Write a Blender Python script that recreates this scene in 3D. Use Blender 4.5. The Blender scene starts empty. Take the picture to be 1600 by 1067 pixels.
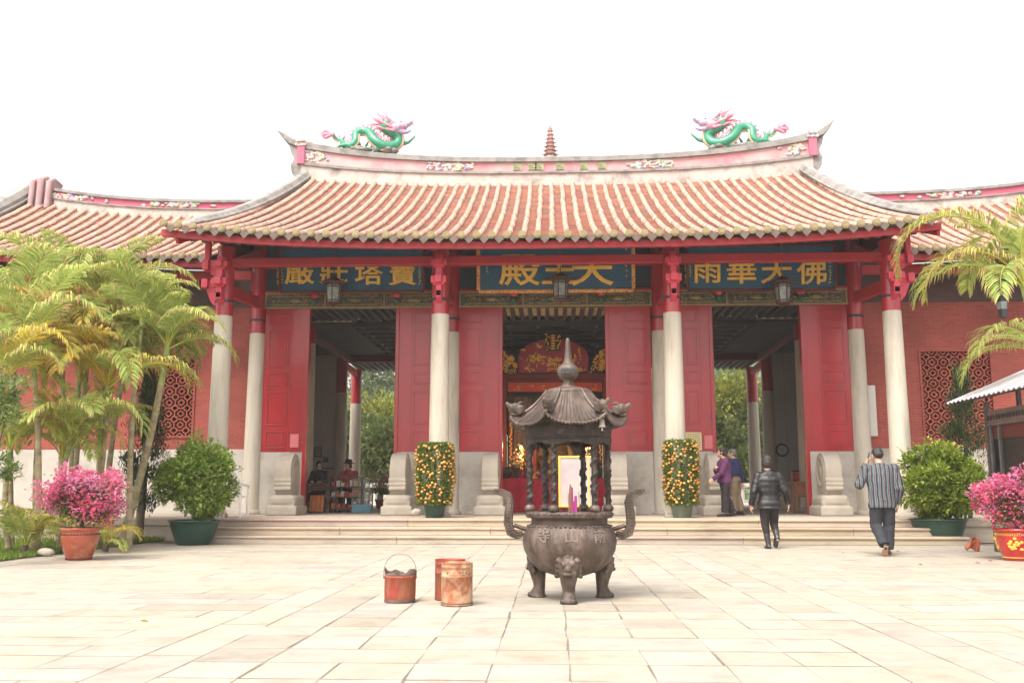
import bpy, math, random
from mathutils import Vector, Matrix, noise

# ------------------------------------------------------------------ camera, sky, sun, exposure
S = bpy.context.scene
COL = S.collection
R = math.radians
PITCH, YAW, FPX, EYE = R(8.9), R(2.36), 1490.0, 1.0
cam_d = bpy.data.cameras.new('camera'); cam = bpy.data.objects.new('camera', cam_d); COL.objects.link(cam)
cam.location = (0, 0, EYE); cam.rotation_euler = (R(90) + PITCH, 0, YAW)
cam_d.sensor_width = 36; cam_d.lens = 36 * FPX / 1600; cam_d.clip_end = 3000; cam_d.clip_start = .05
cam_d.dof.use_dof = False
S.camera = cam
SUN_EL, SUN_AZ = R(58), R(205)          # azimuth clockwise from +Y: behind the camera, to its left
w = bpy.data.worlds.new('World'); S.world = w; w.use_nodes = True
nt = w.node_tree; bg = nt.nodes['Background']
sky = nt.nodes.new('ShaderNodeTexSky'); sky.sky_type = 'NISHITA'; sky.sun_disc = False
sky.sun_elevation = SUN_EL; sky.sun_rotation = SUN_AZ
sky.air_density = 1.0; sky.dust_density = 4.0; sky.ozone_density = 1.0
hs = nt.nodes.new('ShaderNodeHueSaturation'); hs.inputs['Saturation'].default_value = .22   # overcast: the blue is veiled
nt.links.new(sky.outputs[0], hs.inputs['Color'])
warm = nt.nodes.new('ShaderNodeMix'); warm.data_type = 'RGBA'; warm.blend_type = 'MULTIPLY'; warm.inputs[0].default_value = 1
warm.inputs[7].default_value = (1.0, .955, .91, 1)
nt.links.new(hs.outputs[0], warm.inputs[6]); nt.links.new(warm.outputs[2], bg.inputs['Color'])
bg.inputs['Strength'].default_value = .15
sd = bpy.data.lights.new('sun', 'SUN'); sd.energy = 1.15; sd.angle = R(22); sd.color = (1, .94, .85)
sun = bpy.data.objects.new('sun', sd); COL.objects.link(sun)
sun.rotation_euler = (R(90) - SUN_EL, 0, math.pi - SUN_AZ)
S.view_settings.view_transform = 'Standard'; S.view_settings.look = 'None'
S.view_settings.exposure = 1.52; S.view_settings.gamma = 1

# ------------------------------------------------------------------ helpers
RND = random.Random(7)
def U(a, b): return RND.uniform(a, b)
_f = Vector((-math.sin(YAW)*math.cos(PITCH), math.cos(YAW)*math.cos(PITCH), math.sin(PITCH)))
_r = Vector((math.cos(YAW), math.sin(YAW), 0)); _u = _r.cross(_f)
def at(px, py, Y):
    d = _f*FPX + _r*(px-800) + _u*(533.5-py); return Vector((0, 0, EYE)) + d*(Y/d.y)
def gz(px, py, z=0.0):
    d = _f*FPX + _r*(px-800) + _u*(533.5-py); return Vector((0, 0, EYE)) + d*((z-EYE)/d.z)

class MB:
    def __init__(s): s.v=[]; s.f=[]; s.mi=[]; s.sm=[]; s.c=[]
    def add(s, vs, fs, mi=0, sm=False, col=(1,1,1)):
        b=len(s.v); s.v.extend([tuple(q) for q in vs])
        for f in fs:
            s.f.append(tuple(b+i for i in f)); s.mi.append(mi); s.sm.append(sm); s.c.append(col)
    def box(s, x0, x1, y0, y1, z0, z1, mi=0, col=(1,1,1)):
        s.add([(x0,y0,z0),(x1,y0,z0),(x1,y1,z0),(x0,y1,z0),(x0,y0,z1),(x1,y0,z1),(x1,y1,z1),(x0,y1,z1)],
              [(3,2,1,0),(4,5,6,7),(0,1,5,4),(1,2,6,5),(2,3,7,6),(3,0,4,7)], mi, False, col)
    def beam(s, a, b, wx, wz, mi=0, col=(1,1,1), up=(0,0,1)):
        a=Vector(a); b=Vector(b); d=(b-a).normalized(); u=Vector(up)
        sd=d.cross(u)
        if sd.length<1e-4: sd=d.cross(Vector((0,1,0)))
        sd.normalize(); u=sd.cross(d).normalized(); sd*=wx/2; u=u*(wz/2)
        s.add([a-sd-u,a+sd-u,a+sd+u,a-sd+u,b-sd-u,b+sd-u,b+sd+u,b-sd+u],
              [(0,1,2,3),(7,6,5,4),(4,5,1,0),(5,6,2,1),(6,7,3,2),(7,4,0,3)], mi, False, col)
    def tube(s, pts, rad, n=8, mi=0, sm=True, col=(1,1,1), caps=True, ell=None):
        pts=[Vector(p) for p in pts]; m=len(pts)
        if not isinstance(rad,(list,tuple)): rad=[rad]*m
        t=(pts[1]-pts[0]).normalized()
        ref=Vector((0,0,1)) if abs(t.z)<.9 else Vector((1,0,0))
        nx=t.cross(ref).normalized(); vs=[]
        for i,p in enumerate(pts):
            tt=(pts[min(i+1,m-1)]-pts[max(i-1,0)]).normalized()
            nx=(nx-tt*nx.dot(tt)).normalized(); ny=tt.cross(nx)
            for k in range(n):
                a=2*math.pi*k/n
                vs.append(p+(nx*math.cos(a)+ny*math.sin(a)*(ell or 1))*rad[i])
        fs=[(i*n+k,i*n+(k+1)%n,(i+1)*n+(k+1)%n,(i+1)*n+k) for i in range(m-1) for k in range(n)]
        s.add(vs,fs,mi,sm,col)
        if caps:
            s.add(vs[:n],[tuple(range(n-1,-1,-1))],mi,False,col); s.add(vs[-n:],[tuple(range(n))],mi,False,col)
    def lathe(s, prof, n=24, c=(0,0,0), mi=0, sm=True, col=(1,1,1), rot=0, closed=True, fac=None):
        vs=[]; c=Vector(c)
        for r,z in prof:
            for k in range(n):
                a=2*math.pi*k/n+rot; rr=r*(fac(a,z) if fac else 1)
                vs.append(c+Vector((rr*math.cos(a),rr*math.sin(a),z)))
        m=len(prof)
        fs=[(i*n+k,i*n+(k+1)%n,(i+1)*n+(k+1)%n,(i+1)*n+k) for i in range(m-1) for k in range(n)]
        s.add(vs,fs,mi,sm,col)
        if closed:
            s.add(vs[:n],[tuple(range(n-1,-1,-1))],mi,False,col); s.add(vs[-n:],[tuple(range(n))],mi,False,col)
    def prism(s, poly, y0, y1, mi=0, col=(1,1,1), axes='xz', sm=False):
        n=len(poly)
        def P(p,y): return (p[0],y,p[1]) if axes=='xz' else ((y,p[0],p[1]) if axes=='yz' else (p[0],p[1],y))
        a=sum(poly[i][0]*poly[(i+1)%n][1]-poly[(i+1)%n][0]*poly[i][1] for i in range(n))
        if a<0: poly=poly[::-1]
        vs=[P(p,y0) for p in poly]+[P(p,y1) for p in poly]
        s.add(vs,[tuple(range(n)),tuple(range(2*n-1,n-1,-1))]+[(i+n,(i+1)%n+n,(i+1)%n,i) for i in range(n)],mi,sm,col)
    def ball(s, c, r, n=12, m=8, mi=0, col=(1,1,1), mat=None):
        if not isinstance(r,(list,tuple)): r=(r,r,r)
        vs=[]; c=Vector(c)
        def tr(q):
            q=Vector(q)
            if mat is not None: q=mat@q
            return c+q
        vs.append(tr((0,0,-r[2])))
        for i in range(1,m):
            b=-math.pi/2+math.pi*i/m
            for k in range(n):
                a=2*math.pi*k/n; vs.append(tr((r[0]*math.cos(b)*math.cos(a),r[1]*math.cos(b)*math.sin(a),r[2]*math.sin(b))))
        vs.append(tr((0,0,r[2])))
        fs=[(0,1+(k+1)%n,1+k) for k in range(n)]
        for i in range(m-2):
            fs+=[(1+i*n+k,1+i*n+(k+1)%n,1+(i+1)*n+(k+1)%n,1+(i+1)*n+k) for k in range(n)]
        L=len(vs)-1; fs+=[(L,1+(m-2)*n+k,1+(m-2)*n+(k+1)%n) for k in range(n)]
        s.add(vs,fs,mi,True,col)
    def loft(s, rings, n=16, mi=0, col=(1,1,1)):
        # rings: (centre, rx, ry[, power])
        vs=[]
        for q in rings:
            c,rx,ry=q[:3]; c=Vector(c)
            for k in range(n):
                a=2*math.pi*k/n; ca,sa=math.cos(a),math.sin(a)
                pw=q[3] if len(q)>3 else 1
                vs.append(c+Vector((rx*math.copysign(abs(ca)**pw,ca),ry*math.copysign(abs(sa)**pw,sa),0)))
        m=len(rings)
        s.add(vs,[(i*n+k,i*n+(k+1)%n,(i+1)*n+(k+1)%n,(i+1)*n+k) for i in range(m-1) for k in range(n)]
              +[tuple(range(n-1,-1,-1)),tuple(range((m-1)*n,m*n))],mi,True,col)
    def mesh(s, name, mats):
        me=bpy.data.meshes.new(name); me.from_pydata(s.v,[],s.f)
        if not isinstance(mats,(list,tuple)): mats=[mats]
        for m in mats: me.materials.append(m)
        if s.f:
            me.polygons.foreach_set('material_index',s.mi); me.polygons.foreach_set('use_smooth',s.sm)
            if any(c!=(1,1,1) for c in s.c):
                at_=me.color_attributes.new('Col','FLOAT_COLOR','CORNER'); buf=[]
                for p,c in zip(s.f,s.c): buf.extend((c[0],c[1],c[2],1.0)*len(p))
                at_.data.foreach_set('color',buf)
        me.update(); return me
    def build(s, name, mats, parent=None, bev=0, **k):
        o=bpy.data.objects.new(name,s.mesh(name,mats)); COL.objects.link(o)
        if parent is not None: o.parent=parent
        if bev:
            b=o.modifiers.new('bevel','BEVEL'); b.width=bev; b.segments=2; b.limit_method='ANGLE'; b.angle_limit=R(40)
        tag(o,**k); return o
_S2=bpy.data.scenes.new('workbench'); _L2=_S2.collection
def _evaluate(o):
    _L2.objects.link(o)
    with bpy.context.temp_override(scene=_S2,view_layer=_S2.view_layers[0]):
        dg=bpy.context.evaluated_depsgraph_get(); dg.update(); me=bpy.data.meshes.new_from_object(o.evaluated_get(dg))
    _L2.objects.unlink(o); return me
def solid(mb, name, mats, parent=None, voxel=.01, smooth=2, disp=0, dscale=8, **k):
    """many closed shapes grown together into one continuous surface"""
    t=bpy.data.objects.new('grow',mb.mesh('grow',mats))
    m=t.modifiers.new('r','REMESH'); m.mode='VOXEL'; m.voxel_size=voxel; m.use_smooth_shade=True
    if smooth: q=t.modifiers.new('s','SMOOTH'); q.factor=.5; q.iterations=smooth
    me=_evaluate(t); bpy.data.objects.remove(t)
    me.name=name
    if disp:
        nv=len(me.vertices); co=[0.0]*(3*nv); no=[0.0]*(3*nv)
        me.vertices.foreach_get('co',co); me.vertex_normals.foreach_get('vector',no)
        for i in range(0,3*nv,3):
            a=disp*noise.noise(Vector((co[i]*dscale,co[i+1]*dscale,co[i+2]*dscale)))
            co[i]+=no[i]*a; co[i+1]+=no[i+1]*a; co[i+2]+=no[i+2]*a
        me.vertices.foreach_set('co',co); me.update()
    me.materials.clear()
    for q in (mats if isinstance(mats,(list,tuple)) else [mats]): me.materials.append(q)
    o=bpy.data.objects.new(name,me); COL.objects.link(o)
    if parent is not None: o.parent=parent
    tag(o,**k); return o
def tag(o, label=None, cat=None, group=None, kind=None):
    if label: o['label']=label
    if cat: o['category']=cat
    if group: o['group']=group
    if kind: o['kind']=kind
def thing(name, label, cat, loc=(0,0,0), rz=0, group=None):
    o=bpy.data.objects.new(name,None); COL.objects.link(o); o.location=loc; o.rotation_euler=(0,0,rz)
    o.empty_display_size=.1; tag(o,label,cat,group); return o
def kids(o): return [c for c in bpy.data.objects if c.parent is o]
def dup(o, parent=None):
    c=o.copy(); COL.objects.link(c)
    if parent is not None: c.parent=parent
    for ch in kids(o): dup(ch,c)
    return c
_font=bpy.data.curves.new('glyph','FONT'); _fo=bpy.data.objects.new('glyph',_font)
def glyph(ch, h, depth, offs=0.012, wide=1.0):
    """a character as a solid facing -Y, centred, h tall"""
    _font.body=ch; _font.size=1; _font.extrude=depth/h/2; _font.offset=0; _font.bevel_depth=offs; _font.bevel_resolution=0; _font.resolution_u=3
    me=_evaluate(_fo)
    xs=[v.co.x for v in me.vertices]; ys=[v.co.y for v in me.vertices]
    cx,cy=(min(xs)+max(xs))/2,(min(ys)+max(ys))/2; sc=h/max(max(ys)-min(ys),.6*(max(xs)-min(xs)))
    mb=MB(); mb.add([((v.co.x-cx)*sc*wide,-v.co.z*h,(v.co.y-cy)*sc) for v in me.vertices],[tuple(p.vertices) for p in me.polygons])
    bpy.data.meshes.remove(me); return mb

# ------------------------------------------------------------------ materials
def mat(name, c1, c2=None, rough=.6, scale=3.0, bump=0.0, bscale=30.0, spec=.5, metal=0, coat=0, attr=False, stain=None, sscale=1.5, samt=.5, mapscale=None, transl=0, emit=None, lo=.35, hi=.65):
    m=bpy.data.materials.new(name); m.use_nodes=True; t=m.node_tree; N=t.nodes; L=t.links; b=N['Principled BSDF']
    tc=N.new('ShaderNodeTexCoord'); vec=tc.outputs['Object']
    if mapscale:
        mp=N.new('ShaderNodeMapping'); mp.inputs['Scale'].default_value=mapscale; L.new(vec,mp.inputs[0]); vec=mp.outputs[0]
    def nz(sc, det=5, rgh=.6):
        n=N.new('ShaderNodeTexNoise'); n.inputs['Scale'].default_value=sc; n.inputs['Detail'].default_value=det; n.inputs['Roughness'].default_value=rgh
        L.new(vec,n.inputs['Vector']); return n.outputs[0]
    def ramp(x,a,bb):
        r=N.new('ShaderNodeMapRange'); r.inputs[1].default_value=a; r.inputs[2].default_value=bb; L.new(x,r.inputs[0]); return r.outputs[0]
    def mix(f,a,bb,mode='MIX'):
        q=N.new('ShaderNodeMix'); q.data_type='RGBA'; q.blend_type=mode
        for s_,x in ((0,f),(6,a),(7,bb)):
            if hasattr(x,'is_linked'): L.new(x,q.inputs[s_])
            elif s_==0: q.inputs[0].default_value=x
            else: q.inputs[s_].default_value=(*x,1)
        return q.outputs[2]
    c2=c2 or tuple(x*.8 for x in c1)
    col=mix(ramp(nz(scale),lo,hi),c1,c2)
    if stain: col=mix(ramp(nz(sscale,8,.7),1-samt-.08,1-samt+.12),col,stain)
    if attr:
        a=N.new('ShaderNodeAttribute'); a.attribute_name='Col'; col=mix(1.0,col,a.outputs['Color'],'MULTIPLY')
    L.new(col,b.inputs['Base Color'])
    b.inputs['Roughness'].default_value=rough; b.inputs['Metallic'].default_value=metal
    b.inputs['Specular IOR Level'].default_value=spec
    if coat: b.inputs['Coat Weight'].default_value=coat; b.inputs['Coat Roughness'].default_value=.12
    if bump:
        bp=N.new('ShaderNodeBump'); bp.inputs['Strength'].default_value=bump; bp.inputs['Distance'].default_value=.02
        L.new(nz(bscale,6),bp.inputs['Height']); L.new(bp.outputs[0],b.inputs['Normal'])
    if emit:
        b.inputs['Emission Color'].default_value=(*emit[:3],1); b.inputs['Emission Strength'].default_value=emit[3]
    if transl:
        tr=N.new('ShaderNodeBsdfTranslucent'); L.new(col,tr.inputs[0]); ms=N.new('ShaderNodeMixShader'); ms.inputs[0].default_value=transl
        L.new(b.outputs[0],ms.inputs[1]); L.new(tr.outputs[0],ms.inputs[2]); L.new(ms.outputs[0],N['Material Output'].inputs[0])
    return m
def brick_mat(name, c1, c2, cm, bw=.24, bh=.065, axis='xz'):
    m=bpy.data.materials.new(name); m.use_nodes=True; t=m.node_tree; N=t.nodes; L=t.links; b=N['Principled BSDF']
    tc=N.new('ShaderNodeTexCoord'); sp=N.new('ShaderNodeSeparateXYZ'); cb=N.new('ShaderNodeCombineXYZ')
    L.new(tc.outputs['Object'],sp.inputs[0]); L.new(sp.outputs['X' if axis=='xz' else 'Y'],cb.inputs[0]); L.new(sp.outputs['Z'],cb.inputs[1])
    br=N.new('ShaderNodeTexBrick'); L.new(cb.outputs[0],br.inputs['Vector'])
    br.inputs['Color1'].default_value=(*c1,1); br.inputs['Color2'].default_value=(*c2,1); br.inputs['Mortar'].default_value=(*cm,1)
    br.inputs['Scale'].default_value=1; br.inputs['Mortar Size'].default_value=.005; br.inputs['Brick Width'].default_value=bw; br.inputs['Row Height'].default_value=bh
    n=N.new('ShaderNodeTexNoise'); n.inputs['Scale'].default_value=1.3; n.inputs['Detail'].default_value=6; L.new(tc.outputs['Object'],n.inputs['Vector'])
    mr=N.new('ShaderNodeMapRange'); mr.inputs[1].default_value=.3; mr.inputs[2].default_value=.7; mr.inputs[3].default_value=.75; mr.inputs[4].default_value=1.15; L.new(n.outputs[0],mr.inputs[0])
    mx=N.new('ShaderNodeMix'); mx.data_type='RGBA'; mx.blend_type='MULTIPLY'; mx.inputs[0].default_value=1
    L.new(br.outputs[0],mx.inputs[6]); L.new(mr.outputs[0],mx.inputs[7]); L.new(mx.outputs[2],b.inputs['Base Color'])
    bp=N.new('ShaderNodeBump'); bp.inputs['Strength'].default_value=.4; bp.inputs['Distance'].default_value=.01; bp.invert=True
    L.new(br.outputs['Fac'],bp.inputs['Height']); L.new(bp.outputs[0],b.inputs['Normal']); b.inputs['Roughness'].default_value=.8
    return m
def paint_pattern(name, cols, scale=9, frame=None):
    """painted ornament: small irregular patches of several paint colours"""
    m=bpy.data.materials.new(name); m.use_nodes=True; t=m.node_tree; N=t.nodes; L=t.links; b=N['Principled BSDF']
    tc=N.new('ShaderNodeTexCoord'); n=N.new('ShaderNodeTexNoise'); n.inputs['Scale'].default_value=scale*.6; n.inputs['Detail'].default_value=3
    L.new(tc.outputs['Object'],n.inputs['Vector'])
    ad=N.new('ShaderNodeVectorMath'); ad.operation='MULTIPLY_ADD'; ad.inputs[1].default_value=(.5,.5,.5); L.new(n.outputs[1],ad.inputs[0]); L.new(tc.outputs['Object'],ad.inputs[2])
    v=N.new('ShaderNodeTexVoronoi'); v.inputs['Scale'].default_value=scale; L.new(ad.outputs[0],v.inputs['Vector'])
    sp=N.new('ShaderNodeSeparateColor'); L.new(v.outputs['Color'],sp.inputs[0])
    cr=N.new('ShaderNodeValToRGB'); cr.color_ramp.interpolation='CONSTANT'
    while len(cr.color_ramp.elements)<len(cols): cr.color_ramp.elements.new(.5)
    for i,c in enumerate(cols): cr.color_ramp.elements[i].position=i/len(cols); cr.color_ramp.elements[i].color=(*c,1)
    L.new(sp.outputs[0],cr.inputs[0]); L.new(cr.outputs[0],b.inputs['Base Color']); b.inputs['Roughness'].default_value=.55
    return m
M={}
M['stone']=mat('pale_granite',(.40,.355,.295),(.34,.30,.245),.75,2.5,.15,60,stain=(.30,.27,.23),sscale=1.6,samt=.42)
M['step']=mat('step_granite',(.45,.385,.31),(.38,.32,.26),.8,1.2,.2,50,stain=(.27,.23,.2),sscale=2.2,samt=.42,mapscale=(.5,1,2))
M['column']=mat('column_stone',(.53,.485,.405),(.48,.435,.36),.6,1.0,.06,80,stain=(.36,.315,.25),sscale=1.8,samt=.44,mapscale=(2.5,2.5,.35))
M['plinth']=mat('plinth_stone',(.44,.41,.365),(.39,.36,.315),.7,1.5,.08,40,stain=(.29,.25,.21),sscale=1.6,samt=.44)
M['red']=mat('red_lacquer',(.38,.011,.020),(.31,.009,.016),.36,1.1,.04,9,coat=.38,stain=(.26,.016,.020),sscale=2.6,samt=.42,mapscale=(1.6,1.6,.6))
M['redbeam']=mat('red_beam_paint',(.40,.018,.028),(.33,.014,.022),.5,2,.05,20)
M['redlight']=mat('red_bracket_paint',(.60,.045,.085),(.54,.035,.07),.45,3,.03,20)
M['darkred']=mat('dark_red_paint',(.13,.012,.014),(.09,.009,.011),.6,2)
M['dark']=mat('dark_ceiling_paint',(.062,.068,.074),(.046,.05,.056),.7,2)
M['dkblue']=mat('dark_blue_paint',(.012,.04,.06),(.009,.03,.046),.6,2)
M['blue']=mat('sign_blue_lacquer',(.006,.085,.17),(.005,.068,.14),.45,2)
M['gold']=mat('gold_leaf',(.86,.54,.10),(.74,.43,.06),.4,6,.1,40,metal=.1)
M['goldpat']=paint_pattern('gold_fretwork',[(.75,.45,.12),(.55,.06,.03),(.8,.52,.18),(.35,.12,.03)],26)
M['lintelpat']=paint_pattern('painted_lintel',[(.03,.07,.05),(.16,.05,.02),(.02,.05,.06),(.28,.17,.06),(.05,.12,.07),(.02,.03,.03)],20)
M['tilecover']=mat('cover_tile_clay',(.52,.355,.285),(.44,.275,.21),.75,3,.12,40,attr=True,stain=(.31,.245,.20),sscale=2.4,samt=.36)
M['tilepan']=mat('pan_tile_clay',(.32,.135,.092),(.25,.098,.066),.8,5,.2,40,attr=True,stain=(.17,.11,.08),sscale=1.4,samt=.42)
M['tileend']=mat('tile_end_glaze',(.30,.24,.12),(.22,.17,.08),.6,9,.1,40)
M['drip']=mat('drip_tile_grey',(.15,.115,.085),(.10,.08,.06),.7,9,.1,40)
M['plaster']=mat('stained_plaster',(.54,.48,.43),(.48,.37,.34),.8,1.2,.1,30,stain=(.20,.185,.17),sscale=2.0,samt=.44)
M['greyplaster']=mat('weathered_plaster',(.30,.285,.265),(.20,.19,.18),.85,3,.2,25,stain=(.13,.125,.115),sscale=3,samt=.4)
M['pink']=mat('faded_pink_plaster',(.55,.20,.23),(.55,.38,.37),.8,1.6,.1,30,stain=(.40,.34,.31),sscale=1.2,samt=.38)
M['pinkred']=mat('pink_red_plaster',(.60,.10,.19),(.55,.14,.2),.75,2,.1,20)
M['relief']=paint_pattern('painted_relief',[(.6,.55,.5),(.55,.12,.2),(.2,.25,.5),(.6,.45,.2),(.25,.4,.25),(.62,.55,.5)],14)
M['brick']=brick_mat('red_brick',(.31,.062,.043),(.25,.045,.034),(.30,.10,.08))
M['lattice']=mat('terracotta_lattice',(.36,.085,.05),(.26,.055,.035),.8,6,.1,30)
M['white']=mat('interior_white_wall',(.42,.41,.40),(.36,.355,.35),.85,1,.05,20)
M['rafterpale']=mat('pale_roof_board',(.66,.60,.47),(.58,.52,.4),.8,3)
M['iron']=mat('weathered_iron',(.105,.076,.060),(.060,.044,.036),.5,6,.35,45,metal=.35,stain=(.20,.15,.125),sscale=4,samt=.43,mapscale=(1.4,1.4,.7))
M['irondark']=mat('sooty_iron',(.040,.031,.027),(.022,.018,.016),.6,12,.3,50,metal=.3,stain=(.12,.085,.07),sscale=7,samt=.4)
M['ash']=mat('incense_ash',(.42,.38,.34),(.33,.3,.27),.95,20,.4,60)
M['bark']=mat('bark',(.13,.10,.075),(.085,.062,.045),.9,8,.4,30)
M['palmbark']=mat('ringed_palm_trunk',(.44,.39,.25),(.35,.28,.17),.8,4,.2,20,attr=True,stain=(.17,.15,.11),sscale=5,samt=.42)
M['leaf']=mat('leaf',(1,1,1),(.8,.8,.8),.5,5,attr=True,transl=.42,spec=.35)
M['petal']=mat('petal',(1,1,1),(.85,.85,.85),.7,5,attr=True,transl=.35,spec=.2)
M['greenbowl']=mat('dark_green_glaze',(.018,.065,.048),(.012,.045,.034),.35,3,.05,10,stain=(.05,.075,.06),sscale=6,samt=.36)
M['rust']=mat('rusty_tin',(.36,.13,.06),(.24,.07,.035),.75,9,.25,30,stain=(.48,.33,.20),sscale=7,samt=.49)
M['rustred']=mat('rusty_red_tin',(.29,.045,.03),(.20,.035,.022),.6,6,.2,25,stain=(.30,.13,.055),sscale=6,samt=.46,mapscale=(1.2,1.2,.5))
M['rustdark']=mat('burnt_tin',(.14,.10,.08),(.09,.06,.05),.85,9,.3,30)
M['soil']=mat('soil',(.06,.045,.03),(.035,.025,.02),.95,12,.5,40)
M['wire']=mat('thin_wire',(.2,.17,.15),None,.5,5,metal=.6)
M['whiteplastic']=mat('white_plastic',(.75,.74,.72),(.7,.7,.68),.4,2)
M['skin']=mat('skin',(.50,.29,.20),(.45,.25,.17),.55,6)
M['hair']=mat('black_hair',(.018,.015,.014),(.03,.025,.022),.5,20,.4,60,mapscale=(3,3,1))
M['greyhair']=mat('grey_hair',(.16,.14,.13),(.09,.08,.075),.6,20,.4,60)
M['eye']=mat('dark_eye',(.02,.015,.012),None,.3,5)
# ------------------------------------------------------------------ ground, paving, terrace
def ground():
    mb=MB(); mb.add([(-900,-60,-.03),(900,-60,-.03),(900,1500,-.03),(-900,1500,-.03)],[(0,1,2,3)])
    mb.build('ground',mat('dry_earth',(.30,.26,.20),(.24,.21,.16),.95,.4,.1,8),kind='structure')
    mb=MB(); mb.box(-30,30,-4,18.9,-.025,-.0012)
    mb.build('paving_bed',mat('joint_mortar',(.18,.155,.12),(.125,.105,.083),.95,6,.2,40,stain=(.34,.30,.25),sscale=1.1,samt=.44),kind='structure')
    r=random.Random(11); mb=MB()
    def slab(x0,x1,y0,y1,j=.012):
        g=.5*r.choice((.006,.009,.013,.016)); gy=.5*r.choice((.010,.015,.021,.028)); q=lambda:r.uniform(-j,j)*.45
        t=r.uniform(.93,1.06); wv=r.uniform(-.03,.05); c=(t*(1+wv*.4),t,t*(1-wv*1.2))
        if r.random()<.10: c=tuple(k*.88 for k in c)
        z=r.uniform(.0,.0012)
        vs=[]
        nx=max(1,int((x1-x0)/.3)); ny=max(1,int((y1-y0)/.3))
        a=(x0+g,y0+gy); b=(x1-g,y0+gy); c2=(x1-g,y1-gy); d=(x0+g,y1-gy)
        pts=[]
        for p,e,n in ((a,b,nx),(b,c2,ny),(c2,d,nx),(d,a,ny)):
            for i in range(n):
                f=i/n; pts.append((p[0]+(e[0]-p[0])*f+q(),p[1]+(e[1]-p[1])*f+q()))
        n=len(pts)
        top=[(p[0],p[1],z) for p in pts]; low=[(p[0],p[1],-.02) for p in pts]
        mb.add(top,[tuple(range(n))],0,False,c); mb.add(top+low,[(i+n,(i+1)%n+n,(i+1)%n,i) for i in range(n)],0,False,c)
    y=-3.0
    xs=[-2.15+.45*i for i in range(11)]           # the middle way: square-ish slabs in straight lanes
    while y<18.35:
        d=r.uniform(.46,.56); y1=min(y+d,18.4)
        for a,b in zip(xs[:-1],xs[1:]):
            o=r.uniform(-.05,.05) if r.random()<.6 else r.uniform(-.2,.2)
            slab(a,b,y+o*.0,y1+0,.02)
        y=y1
    for a,b in ((-2.52,-2.15),(2.35,2.74)):       # border strips
        y=-3.0
        while y<18.38:
            y1=min(y+r.uniform(1.0,1.7),18.4); slab(a,b,y,y1,.008); y=y1
    for sgn,e in ((-1,-2.52),(1,2.74)):           # side fields: long slabs across
        y=-3.0
        while y<18.38:
            y1=min(y+r.uniform(.34,.5),18.4); x=e
            lim=(-7.85 if y>12.5 else -14) if sgn<0 else (12 if y<15.6 else 8.4)
            x+=sgn*r.uniform(.3,1.2); slab(min(e,x),max(e,x),y,y1,.014)
            while (x>lim if sgn<0 else x<lim):
                nx_=x+sgn*r.uniform(.8,1.7)
                if sgn<0: nx_=max(nx_,lim-.001)
                if abs(nx_-x)<.1: break
                slab(min(x,nx_),max(x,nx_),y,y1,.014); x=nx_
            y=y1
    mb.build('courtyard_paving',mat('worn_granite_paving',(.40,.36,.30),(.345,.31,.255),.8,3.5,.3,70,attr=True,stain=(.28,.245,.20),sscale=2.6,samt=.42),kind='structure')
    # terrace floor behind the steps (setting), and the rear yard
    mb=MB(); mb.box(-16,16,20.3,38,-.02,.446); mb.build('terrace_floor',M['step'],kind='structure')
    # grass bed at the left
    mb=MB(); mb.box(-24,-7.95,12.0,20.2,-.02,.03); mb.build('garden_bed',mat('lawn_soil',(.10,.13,.03),(.14,.12,.05),.95,3,.4,30),kind='structure')
    mb=MB(); rr=random.Random(5)
    for _ in range(16000):
        x=rr.uniform(-14.5,-7.9) if rr.random()<.5 else -7.86-abs(rr.gauss(0,1.2)); yy=rr.uniform(12.0,20.1)
        if x<-15: continue
        h=rr.uniform(.03,.09); a=rr.uniform(0,6.28); dx,dy=math.cos(a)*.012,math.sin(a)*.012; lx,ly=rr.uniform(-.04,.04),rr.uniform(-.04,.04)
        g=rr.uniform(.7,1.2); c=(.16*g,.27*g,.035*g) if rr.random()<.8 else (.30*g,.30*g,.06*g)
        mb.add([(x-dx,yy-dy,.025),(x+dx,yy+dy,.025),(x+lx,yy+ly,.03+h)],[(0,1,2)],0,False,c)
    mb.build('lawn_grass',M['leaf'],kind='stuff',label='short bright green grass in the garden bed at left',cat='grass')
ground()
PX0,PX1=-7.0,7.75
def terrace():
    t=thing('stone_steps','broad pale granite steps running across the whole temple front','steps',(0,18.4,0))
    rise=.15
    for i in range(3):
        y0=.4*i; mb=MB(); z0=rise*i; z1=rise*(i+1)
        x=PX0; r=random.Random(20+i)
        while x<PX1-.05:
            x1=min(x+r.uniform(2.6,4.2),PX1)
            if PX1-x1<.6: x1=PX1
            ff=r.uniform(.94,1.06) if i<2 else r.uniform(.9,1.12)
            c=(ff,ff*r.uniform(.95,1),ff*r.uniform(.86,1))
            yb=y0+.42 if i<2 else 1.95
            mb.box(x+.002,x1-.002,y0,yb,z0,z1-.045,0,c)          # riser
            mb.box(x+.002,x1-.002,y0-.03,yb,z1-.043,z1,0,(c[0]*1.06,c[1]*.98,c[2]*.94))         # projecting nosing
            x=x1
        mb.build('step',mat('step_stone_%d'%i if 0 else 'step_stone',(.45,.385,.31),(.38,.32,.26),.8,1.2,.2,50,stain=(.27,.23,.2),sscale=2.2,samt=.42,mapscale=(.5,1,2),attr=True),t,bev=.012)
    for x0,x1 in ((-16,PX0-.01),(PX1+.01,16)):
        mb=MB(); mb.box(x0,x1,1.2,1.95,-.02,.445); mb.box(x0,x1,1.16,1.95,.30,.452); mb.build('side_wall',M['step'],t,bev=.015)
terrace()

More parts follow.
